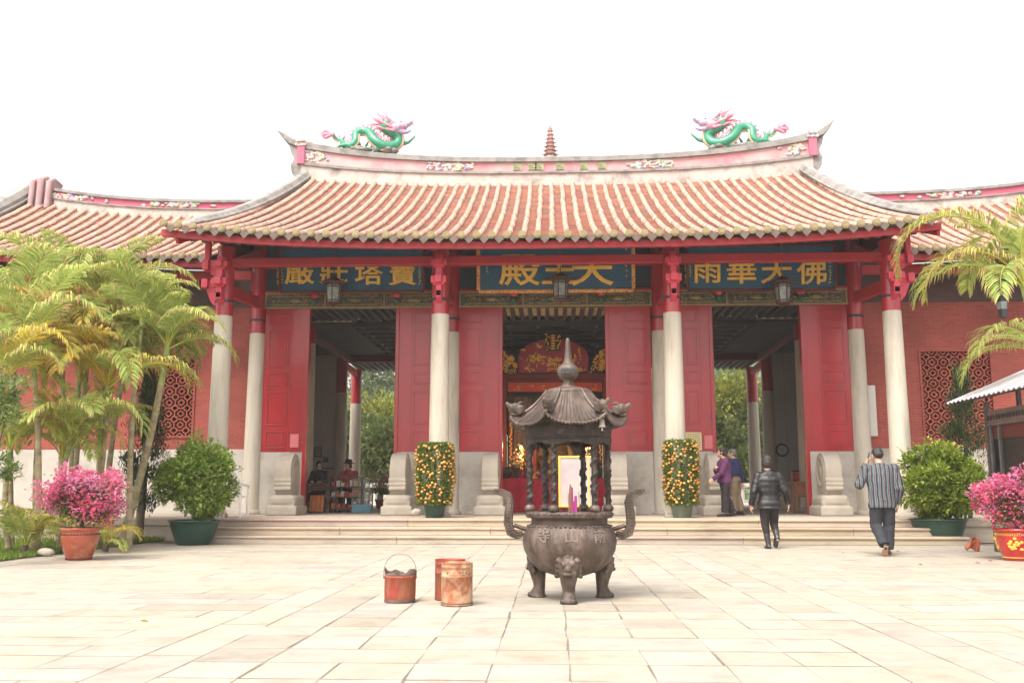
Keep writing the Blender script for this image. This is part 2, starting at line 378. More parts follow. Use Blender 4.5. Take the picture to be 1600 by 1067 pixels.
# ------------------------------------------------------------------ main hall
EY,YF,YB,YC,RY,YD,YE=19.2,20.6,23.1,27.0,27.9,32.7,35.2
FL=.45
CX=[-7.27,-2.43,2.65,7.37]
XC=.06
HALL=thing('temple_hall','large red and white temple hall with sweeping clay tile roof and open doors','temple',(XC,YB,FL))
def H(mb,name,m,bev=0,parent=None,**k):
    o=mb.build(name,m,parent or HALL,bev,**k)
    if parent is None: o.matrix_parent_inverse=Matrix.Translation((-XC,-YB,-FL))
    return o
zcap=at(688,492,YF).z; zcapb=at(706,520,YB).z
zbm0,zbm1=at(866,413,YF).z,at(866,399.5,YF).z
ze_mid=at(866,371.5,EY).z
def column(x,y,zc,ztop,r0=.225,r1=.195,collar=True):
    mb=MB(); mb.lathe([(r0*1.02,FL),(r0,FL+.5),((r0+r1)/2*1.01,(FL+zc)/2),(r1,zc)],28,(x,y,0))
    o=H(mb,'column',M['column'])
    mb=MB(); mb.lathe([(r1*.985,zc+.002),(r1*.975,ztop)],28,(x,y,0)); p=mb.build('painted_shaft',M['red'],o)
    if collar:
        mb=MB(); z=zc+.30
        mb.lathe([(r1*1.0,z),(r1*1.06,z+.01),(r1*1.06,z+.045),(r1*1.0,z+.055)],28,(x,y,0)); mb.build('iron_band',M['dkblue'],o)
    mb=MB(); mb.lathe([(r0*1.22,FL),(r0*1.25,FL+.04),(r0*1.12,FL+.09),(r0*1.03,FL+.10)],28,(x,y,0)); mb.build('base_stone',M['stone'],o)
for x in CX:
    column(x,YF,zcap,6.4); column(x,YB,zcapb,7.6)
for x in (CX[0]+.25,CX[3]-.25):
    column(x,YC,5.2,5.73,.25,.22,False)
for x in CX:
    column(x,YD,4.35,5.6,.225,.2,False); column(x,YE,4.2,5.5,.22,.2,False)
# beams of the porch
for y in (YF,YE):
    for a,b in zip(CX[:-1],CX[1:]):
        mb=MB(); mb.box(a+.14,b-.14,y-.085,y+.085,zbm0,zbm1); H(mb,'tie_beam',M['redbeam'],.02)
for x in CX:
    mb=MB(); mb.beam((x,YF+.15,5.45),(x,YB-.15,5.62),.16,.26); H(mb,'porch_beam',M['redbeam'],.02)
    mb=MB(); mb.beam((x,YF+.12,5.95),(x,YB-.1,6.9),.14,.22); H(mb,'porch_beam',M['redbeam'],.02)
    mb=MB(); mb.beam((x,YE-.12,5.3),(x,YD+.1,5.4),.14,.24); H(mb,'porch_beam',M['redbeam'],.02)
for x in (CX[0]+.25,CX[3]-.25):
    mb=MB(); mb.beam((x,YB,6.0),(x,YC,5.5),.16,.22); mb.beam((x,YC,5.5),(x,YD,5.5),.16,.22); H(mb,'hall_beam',M['darkred'],.02)
for x in (CX[1],CX[2]):
    mb=MB(); mb.beam((x,YB+.1,5.52),(x,YD,5.52),.2,.28); H(mb,'hall_beam',M['dark'],.02)
# brackets towards the yard
for k,x in enumerate(CX):
    mb=MB(); y=YF-.36
    z=lambda py: at(866,py,y).z
    mb.box(x-.065,x+.065,y-.06,YF-.1,z(470)+.10,z(400)+.06)
    mb.prism([(y-.06,z(470)+.12),(YF-.15,z(470)-.02),(YF-.15,z(452)),(y-.06,z(452))],x-.0645,x+.0645,axes='yz')
    for pa,pb,w_ in ((441,430,.17),(413,404,.17)):
        mb.box(x-w_,x+w_,y-.08,y+.05,z(pa),z(pb)); mb.box(x-w_*.72,x+w_*.72,y-.072,y+.042,z(pa)-.05,z(pa)+.005)
        mb.box(x-.075,x+.075,y-.18,YF-.1,z(pa)-.004,z(pb)+.004)
    H(mb,'bracket',M['redlight'],.012)
    if k in (0,3):
        s=-1 if k==0 else 1; mb=MB(); xe=x+s*.42
        for pa,pb in ((441,428),(412,398)):
            mb.box(min(x,xe),max(x,xe),YF-.06,YF+.06,z(pa),z(pb))
            mb.box(xe-.07,xe+.07,YF-.16,YF+.16,z(pa)-.003,z(pb)+.003)
        mb.prism([(xe+s*.02,z(425)),(xe-s*.02,z(445)),(xe-s*.12,z(462)),(x+s*.15,z(474)),(x+s*.15,z(440)),(xe-s*.1,z(432))],YF-.055,YF+.055)
        mb.prism([(xe+s*.02,z(395)),(xe+s*.02,z(402)),(xe-s*.1,z(418)),(x+s*.15,z(425)),(x+s*.15,z(396))],YF-.054,YF+.054)
        mb.box(xe-.06,xe+.06,YF-.07,YF+.07,z(398),6.55)
        H(mb,'side_bracket',M['redlight'],.012)
# front wall between columns: stone plinth, red panels, lintels
zpl=at(740,706,YB).z; zdt=at(866,480,YB).z
def door_panel(pxa,pxb,stile_right):
    x0,x1=at(pxa,600,YB).x,at(pxb,600,YB).x
    if pxa<500: x0=CX[0]+.2
    if pxb>1300: x1=CX[3]-.2
    mb=MB(); mb.box(x0,x1,YB-.06,YB+.06,zpl+.004,zdt+.1); w_=x1-x0
    if stile_right: pa,pb=x0+.10*w_,x1-.42*w_
    else: pa,pb=x0+.42*w_,x1-.10*w_
    if w_<.75:
        if stile_right: pa,pb=x0+.06,x1-.30
        else: pa,pb=x0+.30,x1-.06
    for ya,yb in ((486,505),(514,572),(581,601),(611,664),(673,700)):
        za,zb=at(866,yb,YB).z,at(866,ya,YB).z; t=.028; yy=YB-.06
        mb.box(pa,pb,yy-.012,yy,za+t,za+t+.004)
        for (a,b,c,d) in ((pa,pb,za,za+t),(pa,pb,zb-t,zb),(pa,pa+t,za+t,zb-t),(pb-t,pb,za+t,zb-t)):
            mb.box(a,b,yy-.018,yy+.001,c,d)
        mb.box(pa+.06,pb-.06,yy-.010,yy+.001,za+.06,zb-.06)
    xs=x1-.36*w_ if stile_right else x0+.36*w_
    mb.box(xs-.008,xs+.008,YB-.068,YB-.05,zpl+.01,zdt)
    H(mb,'door_panel',M['red'],.006)
    mb=MB(); mb.box(x0,x1,YB-.075,YB+.075,FL,zpl); H(mb,'plinth',M['plinth'],.01)
    # jamb reaching the floor at the opening
    mb=MB(); xj=x1 if stile_right else x0; s=1 if stile_right else -1
    mb.box(min(xj-s*.02,xj+s*.07),max(xj-s*.02,xj+s*.07),YB-.09,YB+.12,FL,zdt+.1); H(mb,'door_jamb',M['red'],.008)
for a in ((408,478,True),(622,680,False),(714,781,True),(951,1018,False),(1067,1111,True),(1258,1330,False)): door_panel(*a)
for i,(a,b) in enumerate(zip(CX[:-1],CX[1:])):
    z0,z1=zdt,at(866,456,YB).z; y=YB-.1
    mb=MB(); mb.box(a+.17,b-.17,y,YB+.1,z0,z1); o=H(mb,'lintel',M['lintelpat'],.006)
    mb=MB(); t=.035
    mb.box(a+.17,b-.17,y-.025,y+.001,z0-.004,z0+t); mb.box(a+.17,b-.17,y-.022,y+.001,z1-t,z1)
    n=3
    for k in range(n+1):
        xx=a+.2+(b-a-.4)*k/n
        mb.box(xx-t/2,xx+t/2,y-.02,y+.001,z0+t,z1-t)
    for k in range(n):
        xa=a+.2+(b-a-.4)*k/n+.14; xb=a+.2+(b-a-.4)*(k+1)/n-.14; zm=(z0+z1)/2
        mb.box(xa,xb,y-.014,y+.001,z0+.075,z0+.095); mb.box(xa,xb,y-.014,y+.001,z1-.095,z1-.075)
        mb.ball(((xa+xb)/2,y,zm),(.12,.02,.05),10,6)
        for q in range(9): mb.ball((xa+(xb-xa)*(q+.5)/9,y-.0,zm+.03*math.sin(q*2.1)),(.035,.018,.022),6,4)
    mb.build('gilt_moulding',mat('dull_gilt',(.34,.24,.09),(.24,.18,.08),.5,12),o)
    for k in range(2):                                    # lotus-bud supports under the sign
        xx=a+(b-a)*(.30 if k==0 else .72)
        mb=MB(); mb.ball((xx,y-.16,z1-.10),(.10,.11,.085),12,8); mb.ball((xx,y-.14,z1-.24),(.085,.10,.10),12,8,1); mb.ball((xx,y-.20,z1-.04),(.05,.06,.04),8,6,2)
        mb.build('lotus_bud',[M['redlight'],mat('bud_green',(.03,.10,.07),None,.5),M['gold']],o)
    mb=MB(); mb.box(a+.17,b-.17,YB-.05,YB+.05,z1,7.4); H(mb,'frieze_board',M['dkblue'])
    mb=MB(); mb.box(a+.17,b-.17,YB-.3,YB-.06,z1+.62,z1+.75); mb.box(a+.17,b-.17,YB-.12,YB-.051,z1+.0,z1+.06); H(mb,'frieze_beam',M['redbeam'],.01)
# gable side walls, brick below the roof verge, inside white
def hallroof_z(x,y):
    t=(y-EY)/(RY-EY)
    if t>1: t=2-t
    u=min(1.1,abs(x-XC)/7.9)
    return (ze_mid+.28*u**3)*(1-t)+0+ (zr_mid+.28*u**3)*t - .28*(zr_mid-ze_mid)*t*(1-t)
zr_mid=at(866,287,RY).z
for s,x in ((-1,CX[0]-.12),(1,CX[3]+.12)):
    for nm,d0,d1,m in (('brick_wall',.003,.14,M['brick']),):
        xa,xb=(x+s*d0,x+s*d1) if s>0 else (x-d1,x-d0)
        xa,xb=min(xa,xb),max(xa,xb)
        n=24; poly=[(YB+.1,5.95)]+[(YB+.1+(YD-YB-.1)*i/n,0) for i in range(n+1)]+[(YD,5.95)]
        poly=[(p[0],p[1] if p[1] else hallroof_z(x,p[0])-.16) for p in poly]
        mb=MB(); mb.prism(poly,xa,xb,axes='yz'); H(mb,nm,m)
for s in (-1,1):
    mb=MB(); mb.box(min(s*9.2,s*9.35),max(s*9.2,s*9.35),YB+.5,YD,FL,5.72); mb.box(min(s*7.42,s*9.2),max(s*7.42,s*9.2),YD-.1,YD+.1,FL,5.72); H(mb,'inner_wall',M['white'])
    mb=MB(); mb.box(min(s*7.9,s*7.93),max(s*7.9,s*7.93),YD-.115,YD-.1,FL,5.7); H(mb,'wall_joint',M['stone'])
# ceiling boards and rafters following the roof inside
mb=MB(); mr=MB(); n=28
ya,yb=EY+.22,2*RY-EY-.22
for i in range(n):
    y0=ya+(yb-ya)*i/n; y1=ya+(yb-ya)*(i+1)/n
    vs=[]
    for x in (-7.75,-4,0,4,7.85):
        vs+= [(x,y0,hallroof_z(x,y0)-.13),(x,y1,hallroof_z(x,y1)-.13)]
    mb.add(vs,[(2*k,2*k+1,2*k+3,2*k+2) for k in range(4)],0,True)
H(mb,'roof_boarding',M['rafterpale'])
for k in range(64):
    x=-7.6+15.35*k/63; pts=[(x,ya+(yb-ya)*i/10,hallroof_z(x,ya+(yb-ya)*i/10)-.20) for i in range(11)]
    for a,b in zip(pts[:-1],pts[1:]): mr.beam(a,b,.11,.13)
H(mr,'rafters',M['dark'])
mr=MB()
for y in (YB+1.3,YB+2.6,YC,YC+1.6,RY+2,YD-1.5):
    mr.tube([(-7.4,y,hallroof_z(0,y)-.42),(7.5,y,hallroof_z(0,y)-.42)],.15,12)
H(mr,'purlins',M['dark'])
# dark ceiling panels low in the middle of the hall
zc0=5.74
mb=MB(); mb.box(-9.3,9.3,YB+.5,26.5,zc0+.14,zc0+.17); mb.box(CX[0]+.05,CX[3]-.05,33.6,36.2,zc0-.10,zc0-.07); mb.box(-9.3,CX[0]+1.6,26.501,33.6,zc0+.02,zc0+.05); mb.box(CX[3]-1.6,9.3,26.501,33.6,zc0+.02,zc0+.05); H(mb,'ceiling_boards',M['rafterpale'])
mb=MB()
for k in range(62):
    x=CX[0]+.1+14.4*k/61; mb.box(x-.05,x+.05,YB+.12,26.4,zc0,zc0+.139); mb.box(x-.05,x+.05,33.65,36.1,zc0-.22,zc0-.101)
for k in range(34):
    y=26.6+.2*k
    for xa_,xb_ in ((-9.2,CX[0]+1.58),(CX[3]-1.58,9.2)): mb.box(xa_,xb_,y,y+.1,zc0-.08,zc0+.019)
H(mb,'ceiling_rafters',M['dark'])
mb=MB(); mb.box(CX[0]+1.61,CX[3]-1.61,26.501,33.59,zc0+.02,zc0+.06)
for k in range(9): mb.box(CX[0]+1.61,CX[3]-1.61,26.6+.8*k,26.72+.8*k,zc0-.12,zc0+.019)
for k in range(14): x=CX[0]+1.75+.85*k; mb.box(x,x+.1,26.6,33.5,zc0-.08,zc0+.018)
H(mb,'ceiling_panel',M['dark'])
for a,b in ((CX[0]+.3,CX[1]-.15),(CX[2]+.15,CX[3]-.3)):
    mb=MB(); mb.box(a,b,YD-.1,YD+.1,5.42,5.64); H(mb,'rear_lintel',M['darkred'],.01)
mb=MB(); mb.box(CX[1]+.1,CX[2]-.1,YD-.1,YD+.1,2.9,5.64); H(mb,'rear_lintel',M['dark'])

# ------------------------------------------------------------------ tiled roofs
def tiled_roof(parent,x0,x1,xc,hw,ye,yr,zem,zrm,le,lr,nrow,sag=.28,only=None,name='roof',inv=None,both=True,xlim=None):
    """cover-tile rolls, stepped pan tiles, end discs, drip tiles; rear slope a plain stepped sheet"""
    def lift(x): return min(1.15,abs(x-xc)/hw)**3
    def zf(x,t): return (zem+le*lift(x))*(1-t)+(zrm+lr*lift(x))*t-sag*(zrm-zem)*t*(1-t)
    L_=math.hypot(yr-ye,zrm-zem); ncov=int(L_/.34); npan=int(L_/.17)
    rr=random.Random(3)
    mbp=MB(); mbc=MB(); sp=(x1-x0)/(nrow-1)
    for k in range(nrow):
        x=x0+sp*k; r0=.067; jx=[rr.uniform(-.013,.013) for _ in range(ncov+1)]
        for i in range(ncov):
            ta,tb=i/ncov,(i+1)/ncov
            if xlim and i>0 and not xlim(ta,x): continue
            g=rr.uniform(.86,1.1); c=(g,g*rr.uniform(.93,1.0),g*rr.uniform(.9,1.0))
            vs=[]
            for t,rad in ((ta,r0*1.04),(tb,r0*.93)):
                y=ye+(yr-ye)*t; z=zf(x,t)
                for q in range(7):
                    a=math.pi*q/6; vs.append((x+jx[i]+rad*math.cos(a),y-.42*rad*math.sin(a),z+.035+rad*math.sin(a)*.9))
            mbc.add(vs,[(q,q+7,q+8,q+1) for q in range(6)],0,True,c)
            mbc.add(vs[:7],[tuple(range(6,-1,-1))],0,False,c)
        if k<nrow-1:
            xa,xb=x+.05,x+sp-.05
            for i in range(npan):
                ta,tb=i/npan,(i+1)/npan
                if xlim and i>1 and not (xlim(ta,x) and xlim(ta,x+sp)): continue
                g=rr.uniform(.72,1.2); c=(g,g*rr.uniform(.9,1.08),g*rr.uniform(.85,1.1))
                ya,yb=ye+(yr-ye)*ta,ye+(yr-ye)*tb; vs=[]
                for q in range(4):
                    xx=xa+(xb-xa)*q/3; dip=.02*(1-abs(q-1.5)/1.5)
                    vs.append((xx,ya,zf(xx,ta)+.03-dip)); vs.append((xx,yb,zf(xx,tb)+.008-dip)); vs.append((xx,ya,zf(xx,ta)-.01-dip))
                mbp.add(vs,[(3*q,3*q+3,3*q+4,3*q+1) for q in range(3)]+[(3*q+2,3*q+5,3*q+3,3*q) for q in range(3)],0,False,c)
    # rear slope
    if both:
        for i in range(14):
            ta,tb=i/14,(i+1)/14
            vs=[]
            for q in range(13):
                xx=x0+.25+(x1-x0-.5)*q/12
                vs.append((xx,2*yr-ye-(yr-ye)*ta,zf(xx,ta)+.02)); vs.append((xx,2*yr-ye-(yr-ye)*tb,zf(xx,tb)))
            mbp.add(vs,[(2*q+2,2*q,2*q+1,2*q+3) for q in range(12)],0,False)
    def put(mb,nm,m,p=None):
        o=mb.build(nm,m,p or parent)
        if p is None and inv is not None: o.matrix_parent_inverse=inv
        return o
    roof=put(mbp,name,M['tilepan']); put(mbc,'cover_tiles',M['tilecover'],roof)
    # ends
    me=MB(); md=MB()
    for k in range(nrow):
        x=x0+sp*k; z=zf(x,0)
        ring=[(x+  .082*math.cos(a),z+.065+.082*math.sin(a)) for a in [2*math.pi*q/14 for q in range(14)]]
        me.prism(ring,ye-.075,ye-.025); me.prism([((p[0]-x)*.62+x,(p[1]-z-.065)*.62+z+.065) for p in ring],ye-.09,ye-.07)
        if k<nrow-1:
            xm=x+sp/2; zz=zf(xm,0); hwid=sp*.40
            md.prism([(xm-hwid,zz+.04),(xm+hwid,zz+.04),(xm+hwid*.92,zz+.0),(xm,zz-.125),(xm-hwid*.92,zz+.0)],ye-.05,ye-.02)
    put(me,'tile_ends',M['tileend'],roof); put(md,'drip_tiles',M['drip'],roof)
    # fascia board
    mf=MB(); n=40
    for i in range(n):
        a=x0-.1+(x1-x0+.2)*i/n; b=x0-.1+(x1-x0+.2)*(i+1)/n
        za,zb=zf(a,0),zf(b,0); y0,y1=ye+.10,ye+.19
        vs=[(a,y0,za-.185),(b,y0,zb-.185),(b,y0,zb-.04),(a,y0,za-.04),(a,y1,za-.185),(b,y1,zb-.185),(b,y1,zb-.04),(a,y1,za-.04)]
        mf.add(vs,[(0,1,2,3),(5,4,7,6),(3,2,6,7),(1,0,4,5)]+([(0,3,7,4)] if i==0 else [])+([(1,5,6,2)] if i==n-1 else []))
    put(mf,'eave_board',M['redbeam'],roof)
    return roof,zf
HI=Matrix.Translation((-XC,-YB,-FL))
xe0,xe1=-8.14,7.92
VX={-1:(-7.84,-7.46),1:(8.0,7.62)}
hroof,hz=tiled_roof(HALL,xe0,xe1,XC,7.9,EY,RY,ze_mid,zr_mid,.30,.30,52,inv=HI,xlim=lambda t,x: (VX[-1][0]+(VX[-1][1]-VX[-1][0])*t-.30*max(0,1-6*t))<=x<=VX[1][0]+(VX[1][1]-VX[1][0])*t)
def verge(parent,x,zf,ye,yr,w_=.28,h=.24,flip=1,inv=None,name='roof_verge',m='greyplaster',xtop=None):
    mb=MB(); n=26; vs=[]; xb=x; xtop=x if xtop is None else xtop
    for i in range(n+1):
        t=.035+.965*i/n; y=ye+(yr-ye)*t; x=xb+(xtop-xb)*t; z=zf(x,t)
        hh=h*(.75+.5*t)*min(1,.45+i*.3)
        vs+=[(x-w_/2,y,z-.02),(x+w_/2,y,z-.02),(x+w_/2,y,z+hh*.62),(x+w_*.28,y,z+hh),(x-w_*.28,y,z+hh),(x-w_/2,y,z+hh*.62)]
    fs=[(i*6+k,i*6+(k+1)%6,(i+1)*6+(k+1)%6,(i+1)*6+k) for i in range(n) for k in range(6)]
    mb.add(vs,fs+[(5,4,3,2,1,0)],0,False)
    # rear
    vs=[(p[0],2*yr-p[1],p[2]) for p in vs]; mb.add(vs,[f[::-1] for f in fs],0,False)
    # small moulding line along the flank
    pts=[(xb+(xtop-xb)*i/n-flip*w_*.55,ye+(yr-ye)*i/n,zf(xb,i/n)+.09) for i in range(1,n+1)]
    mb.tube(pts,.04,6)
    o=mb.build(name,M[m],parent)
    if inv is not None: o.matrix_parent_inverse=inv
    return o
for s,x in ((-1,-7.9),(1,7.96)):
    v=verge(HALL,VX[s][0],hz,EY,RY,flip=s,inv=HI,xtop=VX[s][1])
    mb=MB(); pts=[]
    for i in range(13):
        t=i/12; y=EY+.15+(RY-EY-.15)*t; mb.beam((x+s*.02,y,hz(x,t)-.20),(x+s*.02,y+(RY-EY)/12*.99,hz(x,min(1,t+1/12))-.20),.06,.2)
    H(mb,'verge_board',M['redbeam'])
    mb=MB(); n=30; poly=[(YB,6.6)]+[(EY+1.2+(2*(RY-EY)-2.4)*i/n,0) for i in range(n+1)]+[(YD,6.6)]
    poly=[(p[0],p[1] or hz(x,min(1,(p[0]-EY)/(RY-EY)) if p[0]<RY else (2*RY-EY-p[0])/(RY-EY))-.2) for p in poly]
    mb.prism(poly,min(x-s*.3,x-s*.22),max(x-s*.3,x-s*.22),axes='yz'); H(mb,'gable_board',M['darkred'])
def ridge(parent,x0,x1,xc,hw,y,z0f,h0,h1,bands,inv=None,thick=.34,name='ridge',m='plaster',n=48,base=.35):
    """bands: (fraction from, to, half thickness, material, name)"""
    first=None
    for (fa,fb,th,mk,nm) in bands:
        mb=MB(); vs=[]
        for i in range(n+1):
            x=x0+(x1-x0)*i/n; u=min(1.15,abs(x-xc)/hw); zb=z0f(x); hh=h0+(h1-h0)*u**2.6
            a=zb+hh*fa-(base if fa==0 else 0); b=zb+hh*fb
            vs+=[(x,y-th,a),(x,y+th,a),(x,y+th,b),(x,y-th,b)]
        mb.add(vs,[(i*4+k,i*4+(k+1)%4,(i+1)*4+(k+1)%4,(i+1)*4+k) for i in range(n) for k in range(4)]+[(3,2,1,0),(n*4,n*4+1,n*4+2,n*4+3)])
        if first is None:
            first=mb.build(name,M[mk],parent)
            if inv is not None: first.matrix_parent_inverse=inv
        else: mb.build(nm,M[mk],first)
    return first
BANDS=[(0,.31,.22,'plaster','ridge'),(.312,.40,.27,'greyplaster','lower_moulding'),(.402,.81,.20,'pink','pink_panel'),(.812,1.0,.28,'greyplaster','ridge_cap')]
zr0=lambda x: zr_mid+.02+.30*min(1.15,abs(x-XC)/7.9)**3
hh0=at(866,251,RY).z-zr_mid; hh1=at(470,226,RY).z-at(470,278,RY).z
rx0,rx1=at(474,226,RY).x,at(1266,222,RY).x
rdg=ridge(HALL,rx0,rx1,XC,7.7,RY,zr0,hh0,hh1,BANDS,HI)
def rz(x,f): return zr0(x)+(hh0+(hh1-hh0)*min(1.15,abs(x-XC)/7.7)**2.6)*f
# painted reliefs on the ridge
for pxc,w_,mk in [(832,.22,0),(809,.22,0),(875,.22,0),(843,.22,0),(912,.22,0),(940,.22,0),(685,.9,1),(718,.9,1),(1005,.8,1),(1034,.8,1),(492,.7,1),(1242,.7,1)]:
    x=at(pxc,255,RY).x; rr=random.Random(int(pxc)); mb=MB()
    if mk==0:
        mb.box(x-.13,x+.13,RY-.225,RY-.19,rz(x,.46),rz(x,.77))
        for q in range(8): mb.box(x-.11+.03*(q%3)*2.2,x-.11+.03*(q%3)*2.2+.05,RY-.245,RY-.22,rz(x,.49+.05*(q//3*1.6)),rz(x,.52+.05*(q//3*1.6)))
        mb.build('tile_inlay',mat('faded_green_relief',(.34,.36,.20),(.26,.27,.15),.7,20),rdg)
    else:
        for q in range(26):
            xx=x+rr.gauss(0,w_*.26); mb.ball((xx,RY-.2,rz(xx,rr.uniform(.46,.77))),(rr.uniform(.05,.12),.05,rr.uniform(.03,.08)),8,5)
        mb.build('painted_relief',M['relief'],rdg)
# swallow-tail ends with a pink pier
for s,x,tip in ((-1,rx0,at(436,208,RY)),(1,rx1,at(1301,190,RY))):
    zt=rz(x,1); zb=zr0(x); L_=abs(tip.x-x)
    def P(a,z): return (x+s*a,z)
    mb=MB(); mb.prism([P(-.35,zt-.03),P(0,zt+.02),P(L_*.35,zt+.10),P(L_*.7,zt+.27),P(L_,tip.z),P(L_*.74,zt+.13),P(L_*.50,zt-.05),P(.0,zt-.2),P(-.35,zt-.2)],RY-.27,RY+.27)
    mb.prism([P(.0,zt-.21),P(L_*.50,zt-.06),P(L_*.42,zt-.32),P(L_*.30,zt-.5),P(L_*.33,zt-.62),P(L_*.42,zt-.72),P(L_*.36,zb+.10),P(L_*.15,zb-.12),P(0,zb-.2)],RY-.2,RY+.2)
    mb.build('swallowtail',M['greyplaster'],rdg,bev=.02)
    mb=MB(); mb.box(x-.12,x+.12,RY-.30,RY+.3,zt-.72,zt-.16); mb.build('end_pier',M['pinkred'],rdg,bev=.015)
    mb=MB(); mb.box(x-.18,x+.18,RY-.33,RY+.33,zt-.16,zt-.05); mb.box(x-.14,x+.14,RY-.36,RY+.36,zt-.05,zt+.03); mb.build('pier_cap',M['relief'],rdg,bev=.02)

# ------------------------------------------------------------------ side halls
def side_hall(s,label):
    W0=8.02*s if s<0 else 8.12
    W1=-15.1 if s<0 else 15.4
    yw=YB+.15; wn=thing('side_hall',label,'side hall',((W0+W1)/2,yw,FL)); inv=Matrix.Translation((-(W0+W1)/2,-yw,-FL))
    def B(mb,nm,m,bev=0,p=None):
        o=mb.build(nm,m,p or wn,bev)
        if p is None: o.matrix_parent_inverse=inv
        return o
    xa,xb=(W1,CX[0]+.05) if s<0 else (CX[3]-.05,W1)
    zt=6.3; zp=at(1430,700,yw).z
    # brick wall with an opening for the lattice
    lx0,lx1=(at(228,600,yw).x,at(303,600,yw).x) if s<0 else (at(1441,600,yw).x,at(1549,600,yw).x)
    lz0,lz1=(at(265,681,yw).z,at(265,560,yw).z) if s<0 else (at(1495,684,yw).z,at(1495,549,yw).z)
    mb=MB()
    mb.box(xa,lx0,yw,yw+.3,zp,zt); mb.box(lx1,xb,yw,yw+.3,zp,zt); mb.box(lx0,lx1,yw,yw+.3,zp,lz0); mb.box(lx0,lx1,yw,yw+.3,lz1,zt)
    B(mb,'brick_wall',M['brick'])
    mb=MB(); mb.box(xa,xb,yw-.04,yw+.33,FL,zp-.003); mb.box(xa,xb,yw-.055,yw+.2,FL,FL+.12); B(mb,'stone_base',M['plinth'],.01)
    mb=MB(); xr=9.36*s; mb.box(min(xr,W1),max(xr,W1),yw+4.0,yw+4.3,FL,zt+1); B(mb,'rear_wall',M['darkred'])
    # lattice: interlocking pierced tiles
    mb=MB(); t=.05; fr=.05
    for (a,b,c,d) in ((lx0-fr,lx1+fr,lz1,lz1+fr),(lx0-fr,lx1+fr,lz0-fr,lz0),(lx0-fr,lx0,lz0,lz1),(lx1,lx1+fr,lz0,lz1)): mb.box(a,b,yw-.03,yw+.28,c,d)
    lo=B(mb,'lattice_window',M['brick'])
    mb=MB(); nx=max(3,round((lx1-lx0)/.27)); nz_=round((lz1-lz0)/.27); cx_=(lx1-lx0)/nx; cz=(lz1-lz0)/nz_; w_=.022
    y0=yw+.06
    def bar(a,b,dy): 
        mb.beam((a[0],y0+dy,a[1]),(b[0],y0+dy,b[1]),.10,w_*1.25,up=(0,1,0)) if 0 else mb.beam((a[0],y0+dy,a[1]),(b[0],y0+dy,b[1]),w_*1.3,.11,up=(0,1,0))
    for i in range(nx):
        for j in range(nz_):
            x=lx0+cx_*(i+.5); z=lz0+cz*(j+.5); q=cx_*.26; p=cz*.26
            oc=[(x+q*math.cos(a),z+p*math.sin(a)) for a in [math.pi/8+math.pi/4*k for k in range(8)]]
            for k in range(8): bar(oc[k],oc[(k+1)%8],.003*(k%2))
            bar((x-cx_/2,z),(x-q*.9,z),.005); bar((x+q*.9,z),(x+cx_/2,z),.006); bar((x,z-cz/2),(x,z-p*.9),.007); bar((x,z+p*.9),(x,z+cz/2),.008)
            for sx in (-1,1):
                for sz in (-1,1):
                    bar((x+sx*cx_*.5,z+sz*cz*.22),(x+sx*cx_*.22,z+sz*cz*.5),.010+.002*sx)
    mb.build('pierced_tiles',M['lattice'],lo)
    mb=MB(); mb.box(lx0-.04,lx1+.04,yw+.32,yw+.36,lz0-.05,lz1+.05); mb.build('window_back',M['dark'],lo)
    # eave beam, dark brown strip painting in the shade below the eave, rafters
    mb=MB(); mb.box(xa,xb,yw-1.0,yw-.85,6.05,6.25); B(mb,'eave_beam',M['redbeam'],.01)
    mb=MB(); mb.box(xa,xb,yw-.03,yw-.004,5.55,6.5); B(mb,'eave_shade_strip',mat('painted_eave_shade',(.075,.035,.032),(.05,.026,.026),.7,3))
    ey,ry=21.5,26.0; zem=at(1500,388,ey).z-.05; zrm=at(1430,316,ry).z-.17
    xc=7.5*s; hw=8.0
    r0,r1=(W1,W0) if s<0 else (W0,W1)
    n=round(abs(W1-W0)/.30)
    roof,zf=tiled_roof(wn,r0,r1,xc,hw,ey,ry,zem,zrm,.55,.66,n,inv=inv)
    mb=MB()
    for i in range(12):
        vs=[]
        for x in (r0,(r0+r1)/2,r1):
            for k in (0,1):
                t=(i+k)/12; vs.append((x,ey+.2+(ry-ey-.2)*t,zf(x,t)-.10))
        mb.add(vs,[(0,1,3,2),(2,3,5,4)],0,True)
    B(mb,'roof_boarding',M['darkred'])
    bands=[(0,.32,.20,'plaster','ridge'),(.322,.40,.24,'greyplaster','lower_moulding'),(.402,.82,.18,'pinkred','pink_panel'),(.822,1.0,.25,'greyplaster','ridge_cap')]
    h=at(1500,291,ry).z-at(1500,314,ry).z
    zz=lambda x: zf(x,1)-.02
    rd=ridge(wn,r0 if s>0 else r0+.9,r1,xc,hw,ry,zz,h,h*1.15,bands,inv)
    for pxc in ((300,480) if 0 else ((275,110) if s<0 else (1478,))):
        x=at(pxc,310,ry).x; rr=random.Random(pxc); mb=MB()
        for q in range(34):
            xx=x+rr.gauss(0,.45); mb.ball((xx,ry-.19,zz(xx)+h*rr.uniform(.45,.8)),(rr.uniform(.05,.12),.05,rr.uniform(.03,.08)),8,5)
        mb.build('painted_relief',M['relief'],rd)
